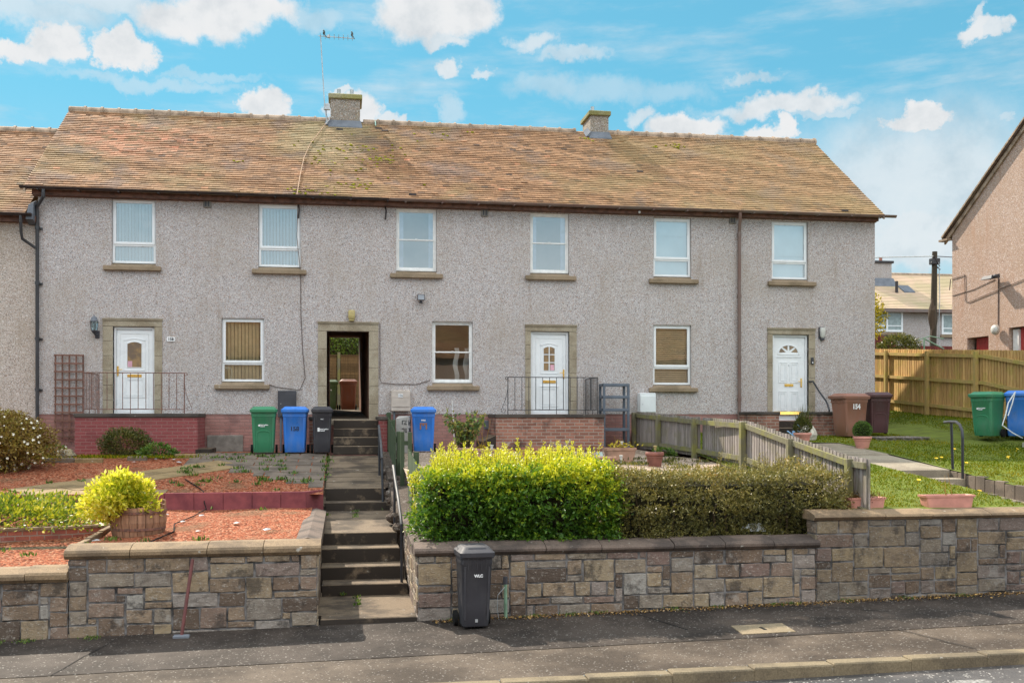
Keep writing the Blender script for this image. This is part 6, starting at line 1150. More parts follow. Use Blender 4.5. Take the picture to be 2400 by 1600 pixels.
# ------------------------------------------------------------------ wheelie bins
def bin_(loc, rz, c, label, w=.58, d=.72, h=1.07, marks=(), arch=False, group='wheelie bins', name='wheelie_bin', tilt=0):
    t = thing(name, loc, label, 'wheelie bin', group, rz=rz); hb = h*.88; k_ = .80
    mb = MB(); mb.loft([(.03, w*.74, d*.60, .04, .02), (.05, w*.78, d*.64, .05, .02), (hb*.35, w*.83, d*.72, .05, .01), (hb-.11, w*.90, d*.84, .045, .0), (hb-.10, w*.93, d*.87, .045, 0), (hb-.02, w*.93, d*.88, .045, 0), (hb-.02, w*.99, d*.95, .04, 0), (hb, w*.99, d*.95, .04, 0)], seg=4)
    fy = lambda z: -(d*.64+(d*.84-d*.64)*(z-.05)/(hb-.16))/2+.02-.02*(z-.05)/(hb-.16)
    for sx in (-1, 1): mb.hexa([(sx*w*.33-.012, fy(.2)-.008, .12), (sx*w*.33+.012, fy(.2)-.008, .12), (sx*w*.33+.012, fy(.2)+.05, .12), (sx*w*.33-.012, fy(.2)+.05, .12), (sx*w*.36-.012, fy(hb-.13)-.008, hb-.13), (sx*w*.36+.012, fy(hb-.13)-.008, hb-.13), (sx*w*.36+.012, fy(hb-.13)+.05, hb-.13), (sx*w*.36-.012, fy(hb-.13)+.05, hb-.13)])
    for q in range(-2, 3): mb.hexa([(q*w*.13-.006, fy(hb-.2)-.006, hb-.17), (q*w*.13+.006, fy(hb-.2)-.006, hb-.17), (q*w*.13+.006, fy(hb-.2)+.03, hb-.17), (q*w*.13-.006, fy(hb-.2)+.03, hb-.17), (q*w*.13-.006, -d*.46, hb-.025), (q*w*.13+.006, -d*.46, hb-.025), (q*w*.13+.006, -d*.40, hb-.025), (q*w*.13-.006, -d*.40, hb-.025)])
    if arch:
        n = 12; aw = w*.26; pts = [(-aw, fy(.08)-.006, .08)]+[(-aw*math.cos(math.pi*i/n)*(1 if 0 else 1), fy(.42+.10*math.sin(math.pi*i/n))-.006, .42+.10*math.sin(math.pi*i/n)**.5) for i in range(n+1)]+[(aw, fy(.08)-.006, .08)]; mb.tube(pts, .012, 5)
    b = mb.build('body', c, t, local=True, smooth=True)
    mb = MB(); mb.loft([(hb+.0, w*1.02, d*1.02, .05, -.01), (hb+.055, w*1.04, d*1.04, .05, -.01), (hb+.065, w*1.0, d*1.0, .05, -.01), (hb+.075, w*.94, d*.93, .05, 0), (hb+.115, w*.80, d*.78, .05, .01), (hb+.125, w*.74, d*.70, .05, .01)], seg=4)
    mb.bevbox(-w*.27, w*.27, -d*.40, -d*.30, hb+.07, hb+.115, .01); lid = mb.build('lid', c, t, local=True, smooth=True)
    mb = MB(); mb.tube([(-w*.36, d*.56, hb+.03), (w*.36, d*.56, hb+.03)], .017, 8)
    for x in (-.36, 0, .36): mb.hexa([(x*w-.02, d*.46, hb-.03), (x*w+.02, d*.46, hb-.03), (x*w+.02, d*.58, hb+.0), (x*w-.02, d*.58, hb+.0), (x*w-.02, d*.46, hb+.07), (x*w+.02, d*.46, hb+.07), (x*w+.02, d*.58, hb+.05), (x*w-.02, d*.58, hb+.05)])
    mb.build('handle', c, t, local=True)
    for sx in (-1, 1):
        mb = MB(); mb.tube([(sx*(w*.43), d*.30, .10), (sx*(w*.43+.05), d*.30, .10)], .10, 18); wh = mb.build('wheel', M['rubber'], t, local=True, smooth=True)
    for kind, *a in marks:
        if kind == 'text':
            txt, size, x, z, m_, bold = a; text_mesh(txt, size, (x, fy(z)-.008, z), m_, t, 'lettering', bold=bold)
        elif kind == 'side':
            txt, size, y, z, m_ = a; text_mesh(txt, size, (w*.455, y, z), m_, t, 'sticker', rot=(90, 0, 90), bold=.006)
        elif kind == 'dot':
            x, z, r = a; mb = MB(); n = 12; mb.add([(x+r*math.cos(6.283*i/n), fy(z)-.009, z+r*math.sin(6.283*i/n)) for i in range(n)], [tuple(range(n))]); mb.build('emblem', M['white_mark'], t, local=True)
        elif kind == 'rect':
            x0, x1, z0, z1, m_ = a; mb = MB(); mb.box(x0, x1, fy((z0+z1)/2)-.010, fy((z0+z1)/2), z0, z1); mb.build('marking', m_, t, local=True)
    return t
BK, WT = M['black_mark'], M['white_mark']
council = lambda x, z: [('dot', x-.075, z, .022), ('text', 'West Lothian', .034, x+.03, z+.012, WT, .002), ('text', 'Council', .034, x-.005, z-.02, WT, .002)]
bin_((-1.78, -1.75, 1.965), R(2), M['bin_green'], 'green wheelie bin with raised arch, leftmost of the three by the steps', marks=council(-.02, .64), arch=True)
bin_((-1.08, -1.75, 1.965), R(-1), M['bin_blue'], 'blue wheelie bin numbered 158 between the green and grey bins', marks=[('text', '158', .135, 0, .56, BK, .002)])
bin_((-.475, -1.92, 1.965), R(1), M['bin_black'], 'weathered grey black wheelie bin at the foot of the passage steps', w=.47, d=.54, marks=[('rect', -.10, -.055, .50, .59, WT), ('text', 'West Lothian', .036, .04, .555, WT, .002), ('text', 'Council', .036, .0, .52, WT, .002), ('text', 'WLC', .03, 0, .78, WT, .001)])
bin_((1.86, -1.55, 1.965), R(-4), M['bin_blue'], 'blue wheelie bin with a faded brown mark on its own beside the carton', marks=[('text', 'WLC', .045, 0, .75, WT, .003), ('rect', -.085, .085, .66, .69, M['bin_brown']), ('rect', -.085, -.05, .54, .66, M['bin_brown']), ('rect', .05, .085, .54, .66, M['bin_brown']), ('rect', -.025, .02, .62, .66, M['bin_brown'])])
bin_((12.45, -1.75, 2.28), R(-74), M['bin_brown'], 'faded brown wheelie bin with torn number stickers by the right pier', w=.60, d=.84, h=1.10, marks=[('side', '154', .17, -.02, .76, WT)])
bin_((13.28, -1.6, 2.36), R(-12), M['bin_maroon'], 'dark maroon wheelie bin standing on the pallet at the house corner', w=.56, d=.68, h=1.05, arch=True)
bin_((15.22, -3.25, 2.31), R(-62), M['bin_green'], 'green wheelie bin on the lawn in front of the tan fence', h=1.09, marks=council(-.02, .68), arch=True)
bl = bin_((15.98, -3.35, 2.31), R(-40), M['bin_blue'], 'blue wheelie bin on the lawn cut by the right edge of the photo', h=1.12)
bin_((1.70, -12.45, pav(1.7)+.012), R(4), M['bin_black'], 'charcoal wheelie bin standing alone on the pavement against the stone wall', w=.445, d=.55, h=1.08, marks=[('text', 'WLC', .05, .02, .70, WT, .003), ('rect', -.015, .02, .09, .13, M['zinc'])])
bin_((-.46, 8.8, 2.98), R(0), M['bin_dkgreen'], 'dark green wheelie bin at the far end of the passage', h=1.0, marks=[('dot', .07, .66, .02)])
bin_((.16, 8.8, 2.98), R(3), M['bin_rust'], 'reddish brown wheelie bin at the far end of the passage', w=.56, h=1.02)
t = thing('hose', (15.6, -3.9, 2.2), 'loop of white hose hanging over the blue bin on the lawn', 'hose'); mb = MB(); mb.tube([(15.6, -3.75, 3.38), (15.4, -3.78, 3.12), (15.32, -3.8, 2.85), (15.38, -3.8, 2.82), (15.5, -3.78, 3.1), (15.6, -3.75, 3.38)], .014, 6); mb.tube([(15.32, -3.8, 2.85), (15.2, -3.85, 2.6), (15.4, -3.95, 2.42), (15.62, -4.0, 2.3)], .014, 6); mb.build('tube', M['hose'], t, smooth=True)
t = thing('garden_ornament', (15.62, -4.35, 2.1), 'pale stone ornament base on the lawn at the right edge', 'ornament'); mb = MB(); mb.loft([(2.0, .34, .34, .06, 0), (2.1, .34, .34, .06, 0), (2.12, .24, .24, .08, 0), (2.3, .2, .2, .08, 0), (2.32, .3, .3, .08, 0), (2.5, .3, .3, .1, 0)]); mb.v = [(x+15.62, y-4.35, z+.1) for x, y, z in mb.v]; mb.build('pedestal', M['rock_white'], t, smooth=True)
# pallet, box
t = thing('pallet', (13.2, -2.2, 2.2), 'weathered wooden pallet under the maroon bin', 'pallet'); mb = MB()
for y in (-2.55, -2.1, -1.65): mb.box(12.75, 14.1, y-.05, y+.05, 2.16, 2.28)
for i in range(6): mb.box(12.75+.235*i, 12.93+.235*i, -2.65, -1.3, 2.28, 2.305, random.random())
mb.build('boards', M['fence_old'], t)
t = thing('carton', (1.42, -1.75, 1.96), 'grey cardboard carton with dark printed symbols behind the green fence', 'carton'); mb = MB(); mb.hexa([(1.2, -1.9, 1.96), (1.47, -2.02, 1.96), (1.56, -1.7, 1.96), (1.28, -1.6, 1.96), (1.2, -1.9, 2.76), (1.47, -2.02, 2.80), (1.56, -1.7, 2.82), (1.28, -1.6, 2.82)]); mb.build('box', M['carton'], t, bevel=.008)
mb = MB()
for (u0, u1, z0, z1) in ((.03, .11, 2.66, 2.675), (.03, .045, 2.62, 2.72), (.06, .075, 2.6, 2.66), (.13, .2, 2.6, 2.615), (.13, .145, 2.6, 2.7), (.185, .2, 2.64, 2.72), (.13, .2, 2.71, 2.725), (.03, .1, 2.52, 2.535), (.085, .1, 2.45, 2.53), (.03, .1, 2.45, 2.465), (.13, .145, 2.45, 2.54), (.13, .2, 2.45, 2.465), (.185, .2, 2.45, 2.54), (.07, .085, 2.3, 2.36)):
    a = (1.475+.09*u0/.25*1.0, -2.02+.32*u0/.25*1.0); b = (1.475+.09*u1/.25, -2.02+.32*u1/.25); mb.hexa([(a[0]+.004, a[1], z0), (b[0]+.004, b[1], z0), (b[0]-.01, b[1], z0), (a[0]-.01, a[1], z0), (a[0]+.004, a[1], z1), (b[0]+.004, b[1], z1), (b[0]-.01, b[1], z1), (a[0]-.01, a[1], z1)])
for (u0, u1, z0, z1) in ((.5, .72, 2.70, 2.715), (.5, .56, 2.62, 2.715), (.66, .72, 2.62, 2.66), (.76, .92, 2.62, 2.635), (.76, .8, 2.62, 2.72), (.88, .92, 2.66, 2.72), (.5, .7, 2.52, 2.535), (.66, .7, 2.44, 2.52), (.76, .8, 2.44, 2.54), (.76, .92, 2.44, 2.455), (.88, .92, 2.44, 2.54), (.6, .64, 2.28, 2.34)):
    P0 = lambda u: (1.2+.27*u, -1.905-.12*u); a, b = P0(u0), P0(u1); mb.hexa([(a[0], a[1]-.002, z0), (b[0], b[1]-.002, z0), (b[0], b[1]+.01, z0), (a[0], a[1]+.01, z0), (a[0], a[1]-.002, z1), (b[0], b[1]-.002, z1), (b[0], b[1]+.01, z1), (a[0], a[1]+.01, z1)])
mb.build('print', M['black_mark'], t)

# ------------------------------------------------------------------ garden fences
t = thing('timber_fence', (7.35, -6, 1.8), 'weathered grey timber fence with mossy rails between the gravel and the lawn', 'fence')
FP = [(-.5, 1.95, 2.92), (-2.5, 1.97, 2.86), (-5.0, 1.93, 2.79), (-7.3, 1.85, 2.73), (-9.3, 1.6, 2.46), (-11.3, 1.3, 2.2), (-11.75, 1.25, 2.19)]
fx = lambda y: 7.28+.03*(-y)*(.9 if y < -5 else .3)
def fz(y, k_): return lerp_tab(y, [(p[0], p[k_]) for p in FP[::-1]])
random.seed(17); mb = MB(); y = -.45
while y > -11.7:
    x = fx(y); dz = random.uniform(-.012, .012); z0 = fz(y, 1)+.04; z1 = fz(y, 2)+dz
    for off, yo in ((.05, 0), (.068, -.055)): mb.hexa([(x+off, y-.088+yo, z0), (x+off+.016, y-.088+yo, z0), (x+off+.016, y+yo, z0), (x+off, y+yo, z0), (x+off, y-.088+yo, z1), (x+off+.016, y-.088+yo, z1), (x+off+.016, y+yo, z1), (x+off, y+yo, z1)], random.random())
    y -= .115
mb.build('boards', M['fence_old'], t)
for (y, z0, z1) in FP[:-1]: x = fx(y); mb = MB(); mb.bevbox(x-.07, x+.03, y-.05, y+.05, z0-.1, z1-.02, .006); mb.build('post', M['fence_rail'], t)
for (ya, za0, za1), (yb, zb0, zb1) in zip(FP, FP[1:]):
    for lo in (0, 1):
        A0 = za1-.14 if not lo else za0+.12; B0 = zb1-.14 if not lo else zb0+.12; xa, xb = fx(ya), fx(yb); mb = MB(); mb.hexa([(xa-.005, ya-.05, A0), (xa+.045, ya-.05, A0), (xb+.045, yb+.05, B0), (xb-.005, yb+.05, B0), (xa-.005, ya-.05, A0+.09), (xa+.045, ya-.05, A0+.09), (xb+.045, yb+.05, B0+.09), (xb-.005, yb+.05, B0+.09)]); mb.build('rail', M['fence_rail'], t)
t = thing('picket_fence', (1.1, -5, 1.6), 'dark green boarded fence stepping down beside the passage steps', 'fence'); mb = MB(); random.seed(19)
def gboards(y0, y1, zt0, zt1, xo):
    y = y0
    while y > y1:
        f = (y-y0)/(y1-y0); zt_ = zt0+(zt1-zt0)*f+random.uniform(-.008, .008); zb_ = lerp_tab(y, PR)+.03; x = xo; mb.hexa([(x, y-.095, zb_), (x+.018, y-.095, zb_), (x+.018, y, zb_), (x, y, zb_), (x, y-.095, zt_), (x+.018, y-.095, zt_), (x+.018, y, zt_), (x, y, zt_)], random.random()); y -= .104
gboards(-1.35, -5.6, 2.88, 2.50, 1.0); mb.build('boards', M['fence_green'], t); mb = MB(); gboards(-7.6, -11.2, 2.24, 1.95, 1.13); mb.build('boards', M['fence_green'], t)
for (x, y, z0, z1, w) in ((1.06, -1.4, 1.95, 2.9, .09), (1.07, -3.4, 1.85, 2.74, .09), (1.08, -5.5, 1.6, 2.52, .09), (1.09, -6.55, 1.45, 2.53, .075), (1.23, -6.55, 1.45, 2.52, .075), (1.22, -8.4, 1.2, 2.22, .09)): mb = MB(); mb.bevbox(x-w/2, x+w/2, y-w/2, y+w/2, z0-.1, z1, .006); mb.build('post', M['fence_green'], t)
mb = MB(); mb.box(1.1, 1.24, -6.57, -6.53, 2.28, 2.36); mb.build('gate_bar', M['fence_green'], t); mb = MB(); mb.hexa([(1.02, -1.4, 2.68), (1.05, -1.4, 2.68), (1.05, -5.5, 2.3), (1.02, -5.5, 2.3), (1.02, -1.4, 2.76), (1.05, -1.4, 2.76), (1.05, -5.5, 2.38), (1.02, -5.5, 2.38)]); mb.build('rail', M['fence_green'], t); mb = MB(); mb.hexa([(1.15, -7.6, 2.04), (1.18, -7.6, 2.04), (1.18, -11.2, 1.76), (1.15, -11.2, 1.76), (1.15, -7.6, 2.12), (1.18, -7.6, 2.12), (1.18, -11.2, 1.84), (1.15, -11.2, 1.84)]); mb.build('rail', M['fence_green'], t)

# ------------------------------------------------------------------ pots
def round_pot(loc, r, h, m, label, cat='plant pot', group=None):
    t = thing('plant_pot', loc, label, cat, group); mb = MB(); mb.lathe([(0, 0), (r*.62, 0), (r*.66, .02), (r*.88, h*.78), (r*.95, h*.79), (r*1.0, h*.82), (r*1.0, h*.97), (r*.96, h), (r*.86, h), (r*.84, h*.86), (0, h*.86)], (0, 0, 0), 22); mb.lathe([(r*.885, h*.66), (r*.915, h*.69), (r*.9, h*.72)], (0, 0, 0), 22); mb.build('pot', m, t, local=True, smooth=True)
    mb = MB(); mb.lathe([(0, h*.9), (r*.86, h*.88)], (0, 0, 0), 14); mb.build('soil', M['soil'], t, local=True); return t
def box_pot(loc, w, d, h, m, label, rz=0, taper=.8, cat='planter'):
    t = thing('planter', loc, label, cat, rz=rz); mb = MB(); mb.loft([(0, w*taper, d*taper, .02, 0), (h*.82, w*.95, d*.93, .02, 0), (h*.83, w, d, .02, 0), (h, w*1.02, d*1.02, .02, 0), (h, w*.94, d*.92, .02, 0), (h*.85, w*.9, d*.86, .02, 0)]); mb.build('tub', m, t, local=True, smooth=True); mb = MB(); mb.loft([(h*.84, w*.9, d*.86, .02, 0), (h*.9, w*.9, d*.86, .02, 0)]); mb.build('soil', M['soil'], t, local=True); return t
def sprigs(t, z, n, hh, spread, m, leafm=None, L=.04, vals=(.2, .9)):
    mb = MB(); C = []; D = []
    for i in range(n):
        a = random.uniform(0, 6.28); q = random.uniform(0, spread); x, y = q*math.cos(a), q*math.sin(a); tx, ty = x+random.uniform(-.5, .5)*hh, y+random.uniform(-.4, .4)*hh; h = hh*random.uniform(.6, 1.1); mb.tube([(x, y, z), ((x+tx)/2, (y+ty)/2, z+h*.55), (tx, ty, z+h)], [.006, .005, .002], 4)
        if leafm:
            for j in range(16): f = random.uniform(.25, 1); C.append((x+(tx-x)*f+random.uniform(-.04, .04)+t.location[0], y+(ty-y)*f+random.uniform(-.04, .04)+t.location[1], z+h*f+t.location[2]))
    mb.build('stems', m, t, local=True)
    if leafm: C = np.array(C); D = rnd3(len(C))+np.array([0, -.2, -.1]); D /= np.linalg.norm(D, axis=1, keepdims=True); leaf_obj('foliage', C, D, np.random.uniform(.6, 1.3, len(C))*L, L*.5, np.random.uniform(*vals, len(C)), leafm, t)
random.seed(23)
t = round_pot((2.42, -5.0, 1.92), .22, .26, M['terra_pale'], 'pale pot with a leafy reddish tipped shrub in the gravel garden'); sprigs(t, .2, 44, .78, .14, M['bark'], leaf_mat('photinia_leaf', [(0, (.05, .10, .03)), (.5, (.14, .22, .07)), (.75, (.34, .36, .06)), (.9, (.36, .24, .10)), (1, (.45, .2, .12))]), .10)
t = box_pot((2.82, -4.9, 1.82), .46, .42, .34, M['terra_pale'], 'square pale tapered planter with dry leaves and canes'); sprigs(t, .3, 5, .62, .1, M['dry']); 
C = np.random.normal(0, .07, (60, 3))*np.array([1.2, 1, .3])+np.array([2.82, -4.9, 2.15]); D = rnd3(60); leaf_obj('dry_leaves', C, D, .09, .035, np.random.uniform(.8, 1, 60), M['lf_autumn'], t)
box_pot((3.93, -4.0, 1.86), .34, .3, .28, M['terra'], 'square terracotta pot showing behind the golden hedge')
t = thing('bowl_planter', (4.3, -4.2, 1.86), 'tipped oval terracotta bowl planter in the gravel garden', 'planter', rx=R(-14)); mb = MB(); pr_ = [(0, 0), (.14, 0), (.24, .2), (.26, .21), (.24, .22), (.2, .2), (.05, .06), (0, .05)]; mb.lathe(pr_, (0, 0, 0), 22); mb.v = [(x*1.15, y*.8, z) for x, y, z in mb.v]; mb.build('bowl', M['terra_pale'], t, local=True, smooth=True)
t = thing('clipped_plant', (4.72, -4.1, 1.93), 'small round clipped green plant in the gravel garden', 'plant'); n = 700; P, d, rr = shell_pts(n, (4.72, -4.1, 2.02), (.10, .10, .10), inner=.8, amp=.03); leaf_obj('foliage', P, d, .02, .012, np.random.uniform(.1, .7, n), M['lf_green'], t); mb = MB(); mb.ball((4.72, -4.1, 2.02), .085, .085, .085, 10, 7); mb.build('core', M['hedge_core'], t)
t = thing('silver_plant', (4.78, -3.6, 1.95), 'wispy silver leaved plant behind the clipped ball plant', 'plant'); sprigs(t, 0, 8, .34, .06, M['cable_w'], leaf_mat('silver_leaf', [(0, (.3, .33, .28)), (1, (.5, .5, .42))]), .035)
t = box_pot((5.55, -5.5, 1.86), .62, .34, .32, M['terra_pale'], 'long pale planter with dead plants in front of the brown porch'); sprigs(t, .28, 6, .26, .2, M['dry']); C = np.random.normal(0, .05, (90, 3))*np.array([3, 1, .6])+np.array([5.55, -5.5, 2.22]); leaf_obj('dry_leaves', C, rnd3(90), .07, .04, np.random.uniform(.5, .9, 90), M['lf_autumn'], t)
round_pot((4.98, -6.7, 1.83), .18, .22, M['terra_pale'], 'small wide pale pot in front of the long planter')
t = round_pot((5.92, -6.7, 1.80), .18, .33, M['terra_brown'], 'terracotta pot with a yellow topped stake standing by the timber fence')
t = thing('plant_label', (5.1, -5.6, 1.88), 'pale blue and white plant marker board by the long planter', 'marker'); mb = MB(); mb.hexa([(5.06, -5.66, 1.88), (5.18, -5.68, 1.88), (5.18, -5.66, 1.88), (5.06, -5.64, 1.88), (5.03, -5.62, 2.09), (5.15, -5.64, 2.10), (5.15, -5.62, 2.1), (5.03, -5.6, 2.09)]); mb.build('board', simple('pale_blue_card', (.5, .62, .6), .6), t)
for (x, y, z, h, yel, lab) in ((2.95, -5.3, 1.9, .34, 0, 'solar stake light beside the square pale planter'), (5.2, -6.9, 1.84, .24, 0, 'solar stake light beside the small wide pot'), (5.93, -6.7, 2.08, .17, 1, 'yellow stake light standing in the terracotta pot'), (5.62, -5.4, 2.1, .2, 0, 'white plant tag stake in the long planter')):
    t = thing('stake_light', (x, y, z), lab, 'garden light', 'stake lights in the gravel garden'); mb = MB(); mb.tube([(0, 0, 0), (0, 0, h)], .008, 5); mb.build('stake', M['zinc'], t, local=True); mb = MB(); mb.lathe([(0, h-.09), (.022, h-.09), (.03, h-.02), (.038, h-.018), (.038, h), (0, h+.006)], (0, 0, 0), 10); mb.build('lens', M['lamp_yellow' if yel else 'lamp_glass'], t, local=True)
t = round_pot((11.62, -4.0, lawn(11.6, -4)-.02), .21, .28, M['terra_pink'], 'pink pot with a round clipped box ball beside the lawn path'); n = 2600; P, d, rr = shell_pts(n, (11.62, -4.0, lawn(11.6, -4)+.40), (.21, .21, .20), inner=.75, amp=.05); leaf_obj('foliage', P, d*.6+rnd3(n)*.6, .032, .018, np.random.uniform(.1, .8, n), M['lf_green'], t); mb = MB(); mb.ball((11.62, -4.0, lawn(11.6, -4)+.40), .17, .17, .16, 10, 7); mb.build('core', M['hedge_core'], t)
z_ = lawn(10.4, -3.2); t = round_pot((10.55, -3.2, z_-.02), .21, .27, M['terra_pink'], 'pink pot with grassy plant in front of the door steps'); n = 1800; P, d, rr = shell_pts(n, (10.55, -3.2, z_+.38), (.2, .2, .19), inner=.6, amp=.1); leaf_obj('foliage', P, d*.5+rnd3(n)*.5+np.array([0, 0, .4]), .06, .018, np.random.uniform(.0, .8, n), M['lf_olive'], t); n = 90; P = np.random.normal(0, .07, (n, 3))*np.array([1, 1, .3])+np.array([10.55, -3.2, z_+.4]); D = rnd3(n)*.5+np.array([.25, 0, .9]); leaf_obj('grass_blades', P, D, .42, .012, np.random.uniform(.1, .6, n), M['lf_olive'], t)
for (x, w, h_, lab, dead) in ((7.75, .60, .13, 'short pink trough with dead moss behind the stone wall by the timber fence', 0), (9.1, .82, .15, 'long pink trough with a dry stalk behind the tall stone wall', 1)):
    z_ = 1.44; t = box_pot((x, -11.42, z_), w, .24, h_+.04, M['terra_pink'], lab, taper=.88)
    if dead: sprigs(t, h_, 3, .34, .12, M['dry'])
    else: n = 700; P = np.random.normal(0, 1, (n, 3))*np.array([.14, .06, .04])+np.array([x-.05, -11.42, z_+.16]); leaf_obj('foliage', P, rnd3(n)+np.array([0, 0, .5]), .05, .01, np.random.uniform(0, .5, n), M['lf_cistus'], t)
# left garden planting
bx, by, bz = -2.97, -10.1, left_low(-10.1)
t = thing('barrel_planter', (bx, by, bz-.02), 'cut down wooden barrel planter on the red gravel', 'planter'); mb = MB()
for i in range(22):
    a0, a1 = 6.283*i/22+.01, 6.283*(i+1)/22-.01; hh = .42+random.uniform(-.03, .02)+(.06 if 0 < math.cos((a0+a1)/2-.6) and random.random() < .5 else 0); v = []
    for z, r in ((0, .36), (.2, .40), (hh, .39)):
        for q in (a0, a1): v.append((r*math.cos(q), r*math.sin(q), z))
        for q in (a1, a0): v.append(((r-.03)*math.cos(q), (r-.03)*math.sin(q), z))
    mb.add(v, [(0, 1, 5, 4), (1, 2, 6, 5), (2, 3, 7, 6), (3, 0, 4, 7), (4, 5, 9, 8), (5, 6, 10, 9), (6, 7, 11, 10), (7, 4, 8, 11), (8, 9, 10, 11)], random.random())
mb.build('staves', M['barrel'], t, local=True); mb = MB()
for z, r in ((.09, .383), (.33, .402)): mb.lathe([(r, z), (r+.004, z), (r+.004, z+.035), (r, z+.035)], (0, 0, 0), 30)
mb.build('hoop', M['iron_rust'], t, local=True); mb = MB(); mb.lathe([(0, .34), (.37, .33)], (0, 0, 0), 18); mb.build('soil', M['soil'], t, local=True)
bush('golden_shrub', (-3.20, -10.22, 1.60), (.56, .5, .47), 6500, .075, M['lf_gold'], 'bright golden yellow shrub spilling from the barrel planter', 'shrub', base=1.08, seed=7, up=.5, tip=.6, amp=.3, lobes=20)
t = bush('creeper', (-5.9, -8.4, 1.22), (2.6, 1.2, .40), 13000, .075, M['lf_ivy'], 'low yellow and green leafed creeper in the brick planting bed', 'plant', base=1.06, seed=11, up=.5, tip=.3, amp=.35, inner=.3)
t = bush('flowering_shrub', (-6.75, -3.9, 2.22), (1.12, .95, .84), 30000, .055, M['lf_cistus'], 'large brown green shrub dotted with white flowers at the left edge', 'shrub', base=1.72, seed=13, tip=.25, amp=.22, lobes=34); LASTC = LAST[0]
mb = MB()
for q in range(6):
    an = q*1.047; mb.add([(0, 0, 0), (.02*math.cos(an-.5), .02*math.sin(an-.5), .012), (.034*math.cos(an), .034*math.sin(an), .016), (.02*math.cos(an+.5), .02*math.sin(an+.5), .012)], [(0, 1, 2, 3)])
fm = None; random.seed(29); np.random.seed(29)
P = LASTC; c_ = np.array((-6.75, -3.9, 2.22)); q_ = (P-c_)/np.array((1.12, .95, .84)); rad = np.linalg.norm(q_, axis=1); cell = {}
for i in np.argsort(-rad):          # the outermost leaf in each direction carries the flowers
    u_ = q_[i]/rad[i]; key = (int((math.atan2(u_[1], u_[0])+3.2)*7), int((u_[2]+1)*9))
    if key not in cell and u_[1] < .15 and P[i][2] > 1.78 and P[i][0] > -7.6: cell[key] = i
ids = sorted(cell.values()); random.shuffle(ids); cnt = 0
for i in ids:
    p = P[i]; dd = q_[i]/rad[i]
    if cnt >= 98: break
    if fm is None: o = mb.build('flower', M['petal_w'], t, local=True); fm = o.data
    else: o = bpy.data.objects.new('flower', fm); link(o, t)
    o.location = (p[0]-t.location[0], p[1]-t.location[1], p[2]-t.location[2]); o.rotation_euler = Vector((dd[0]*.6, dd[1]-.4, dd[2]*.6+.2)).to_track_quat('Z', 'Y').to_euler(); sc = random.uniform(.55, 1.0); o.scale = (sc, sc, sc); cnt += 1
bush('low_shrub', (-4.75, -1.95, 2.2), (.58, .32, .34), 6000, .05, M['lf_olive'], 'low bronze green shrub in front of the red brick porch', 'shrub', base=1.93, seed=17, tip=.3)
bush('leafy_weed', (-4.0, -2.3, 2.0), (.42, .3, .22), 1200, .07, M['lf_green'], 'leafy green weed right of the low shrub by the red porch', 'plant', base=1.9, seed=19)
bush('leafy_weed', (-6.25, -2.0, 2.05), (.25, .2, .16), 500, .06, M['lf_green'], 'small green weed between the flowering shrub and the trellis', 'plant', base=1.93, seed=21)
bush('leafy_weed', (6.95, -4.0, 2.0), (.3, .25, .12), 600, .06, M['lf_green'], 'small green weed at the foot of the timber fence', 'plant', base=1.93, seed=22)
def rock(loc, r, m, label, seed):
    random.seed(seed); mb = MB(); mb.ball((0, 0, 0), r[0], r[1], r[2], 9, 6, .16); t = mb.build('rock', m, None); t.location = loc; tag(t, label, 'rock'); return t
rock((-5.85, -2.55, 1.98), (.2, .15, .14), M['rock'], 'mossy brown boulder by the left end of the red porch', 1)
rock((11.1, -2.3, 2.36), (.24, .2, .22), M['rock_white'], 'pale cream rock beside the right door steps', 2)
rock((-4.95, -10.6, 1.0), (.12, .1, .12), M['rock'], 'buff stone at the left edge of the lower gravel', 3)
t = thing('watering_can', (10.85, -2.3, 2.25), 'pale blue watering can behind the cream rock', 'watering can'); mb = MB(); mb.lathe([(0, 0), (.1, 0), (.1, .2), (.03, .22), (0, .22)], (10.85, -2.2, 2.25), 14); mb.tube([(10.78, -2.2, 2.33), (10.62, -2.2, 2.45)], .018, 6); mb.build('body', M['blue_plastic'], t, smooth=True); mb = MB(); mb.tube([(10.8, -2.2, 2.46)]+[(10.87-.09*math.cos(q), -2.2, 2.46+.14*math.sin(q)) for q in span(.2, 2.6, 8)], .01, 5); mb.build('handle', M['blue_plastic'], t)
random.seed(33)
for i, (x, y, w, lab) in enumerate(((-6.2, -2.95, .62, 'dark edging stone under the mossy boulder'), (-5.55, -3.0, .55, 'buff broken edging stone by the red porch'), (-4.55, -2.75, .4, 'grey edging stone in front of the low shrub'), (-3.62, -2.45, .44, 'pale edging block near the right end of the red porch'))):
    t = MB(); t.bevbox(x, x+w, y-.06, y+.06, 1.7, left_up(y)+.09, .015); tag(t.build('edging_stone', M['slab_dark' if i % 2 == 0 else 'slab']), lab, 'stone')
sm_ = None
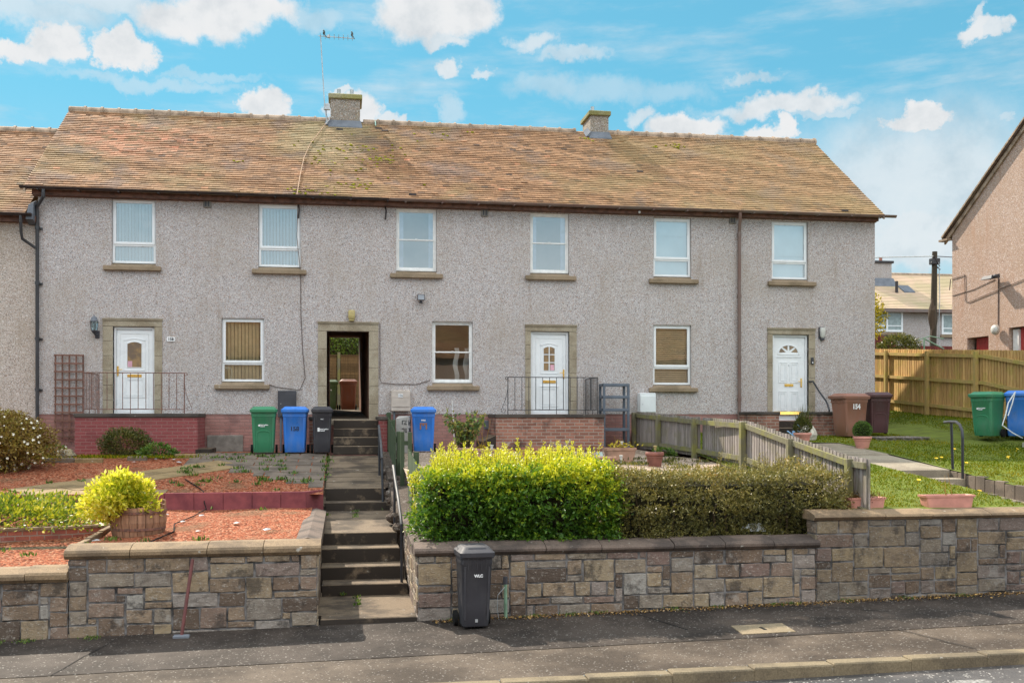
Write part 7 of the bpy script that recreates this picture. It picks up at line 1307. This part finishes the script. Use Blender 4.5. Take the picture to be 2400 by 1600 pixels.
for i in range(26):
    x, y = random.uniform(-7, -1), random.choice([random.uniform(-11.3, -7.4), random.uniform(-4.3, -2.6)])
    if y > -5 and x > -3.4: continue
    z = (left_low(y) if x > WX else left_low(y)-.2) if y < -6.8 else left_up(y)
    if sm_ is None: q = MB(); q.add([(-.06, -.03, 0), (.02, -.05, .01), (.07, .0, .012), (.01, .05, .015), (-.05, .03, .012), (0, 0, .028)], [(0, 1, 5), (1, 2, 5), (2, 3, 5), (3, 4, 5), (4, 0, 5)]); o = q.build('slate_chip', M['slate_chip']); sm_ = o.data
    else: o = bpy.data.objects.new('slate_chip', sm_); link(o)
    s_ = random.uniform(.5, 1.3); o.location = (x, y, z+.03); o.rotation_euler = (0, 0, random.uniform(0, 6)); o.scale = (s_, s_, s_); tag(o, 'thin grey slate chip lying on the red gravel', 'slate', 'slate chips scattered on the red gravel')
o = MB(); o.tube([(-3.0, -5.3, left_up(-5.3)+.02), (-2.6, -6.3, left_up(-6.3)+.02), (-2.45, -6.9, 1.48), (-2.42, -7.05, 1.3), (-2.38, -7.1, 1.19), (-2.45, -8.2, 1.17), (-2.6, -9.2, 1.15), (-2.45, -10.2, 1.14), (-2.6, -11.3, 1.12)], .010, 5); tag(o.build('garden_cable', M['rubber']), 'black cable trailing across the red gravel', 'cable')

# ------------------------------------------------------------------ terrace across the street (mirrored in the ground floor windows)
t = thing('terraced_house', (3, -44, 0), 'brown harled terrace across the street with a red tiled roof', 'house')
mb = MB(); mb.box(-24, 30, -50, -42, -1, 6.6); mb.build('wall', M['harl_pink'], t)
mb = roof_tiles(MB(), -24.4, 30.4, 0, 0, 4.4, 3.3, 22, .6); mb.v = [(x, -41.6-y, z+6.5) for x, y, z in mb.v]; mb.quad((-24.4, -50.4, 6.5), (30.4, -50.4, 6.5), (30.4, -46, 9.8), (-24.4, -46, 9.8)); mb.build('roof', M['tile2'], t)
for i in range(8):
    x = -21+6.4*i
    for z in (1.2, 4.3): mb = MB(); mb.box(x, x+1.2, -42.0, -41.93, z, z+1.5); w_ = mb.build('window', M['pvc'], t); mb = MB(); mb.box(x+.08, x+1.12, -41.93, -41.925, z+.08, z+1.42); mb.build('pane', M['room_dark'], w_)
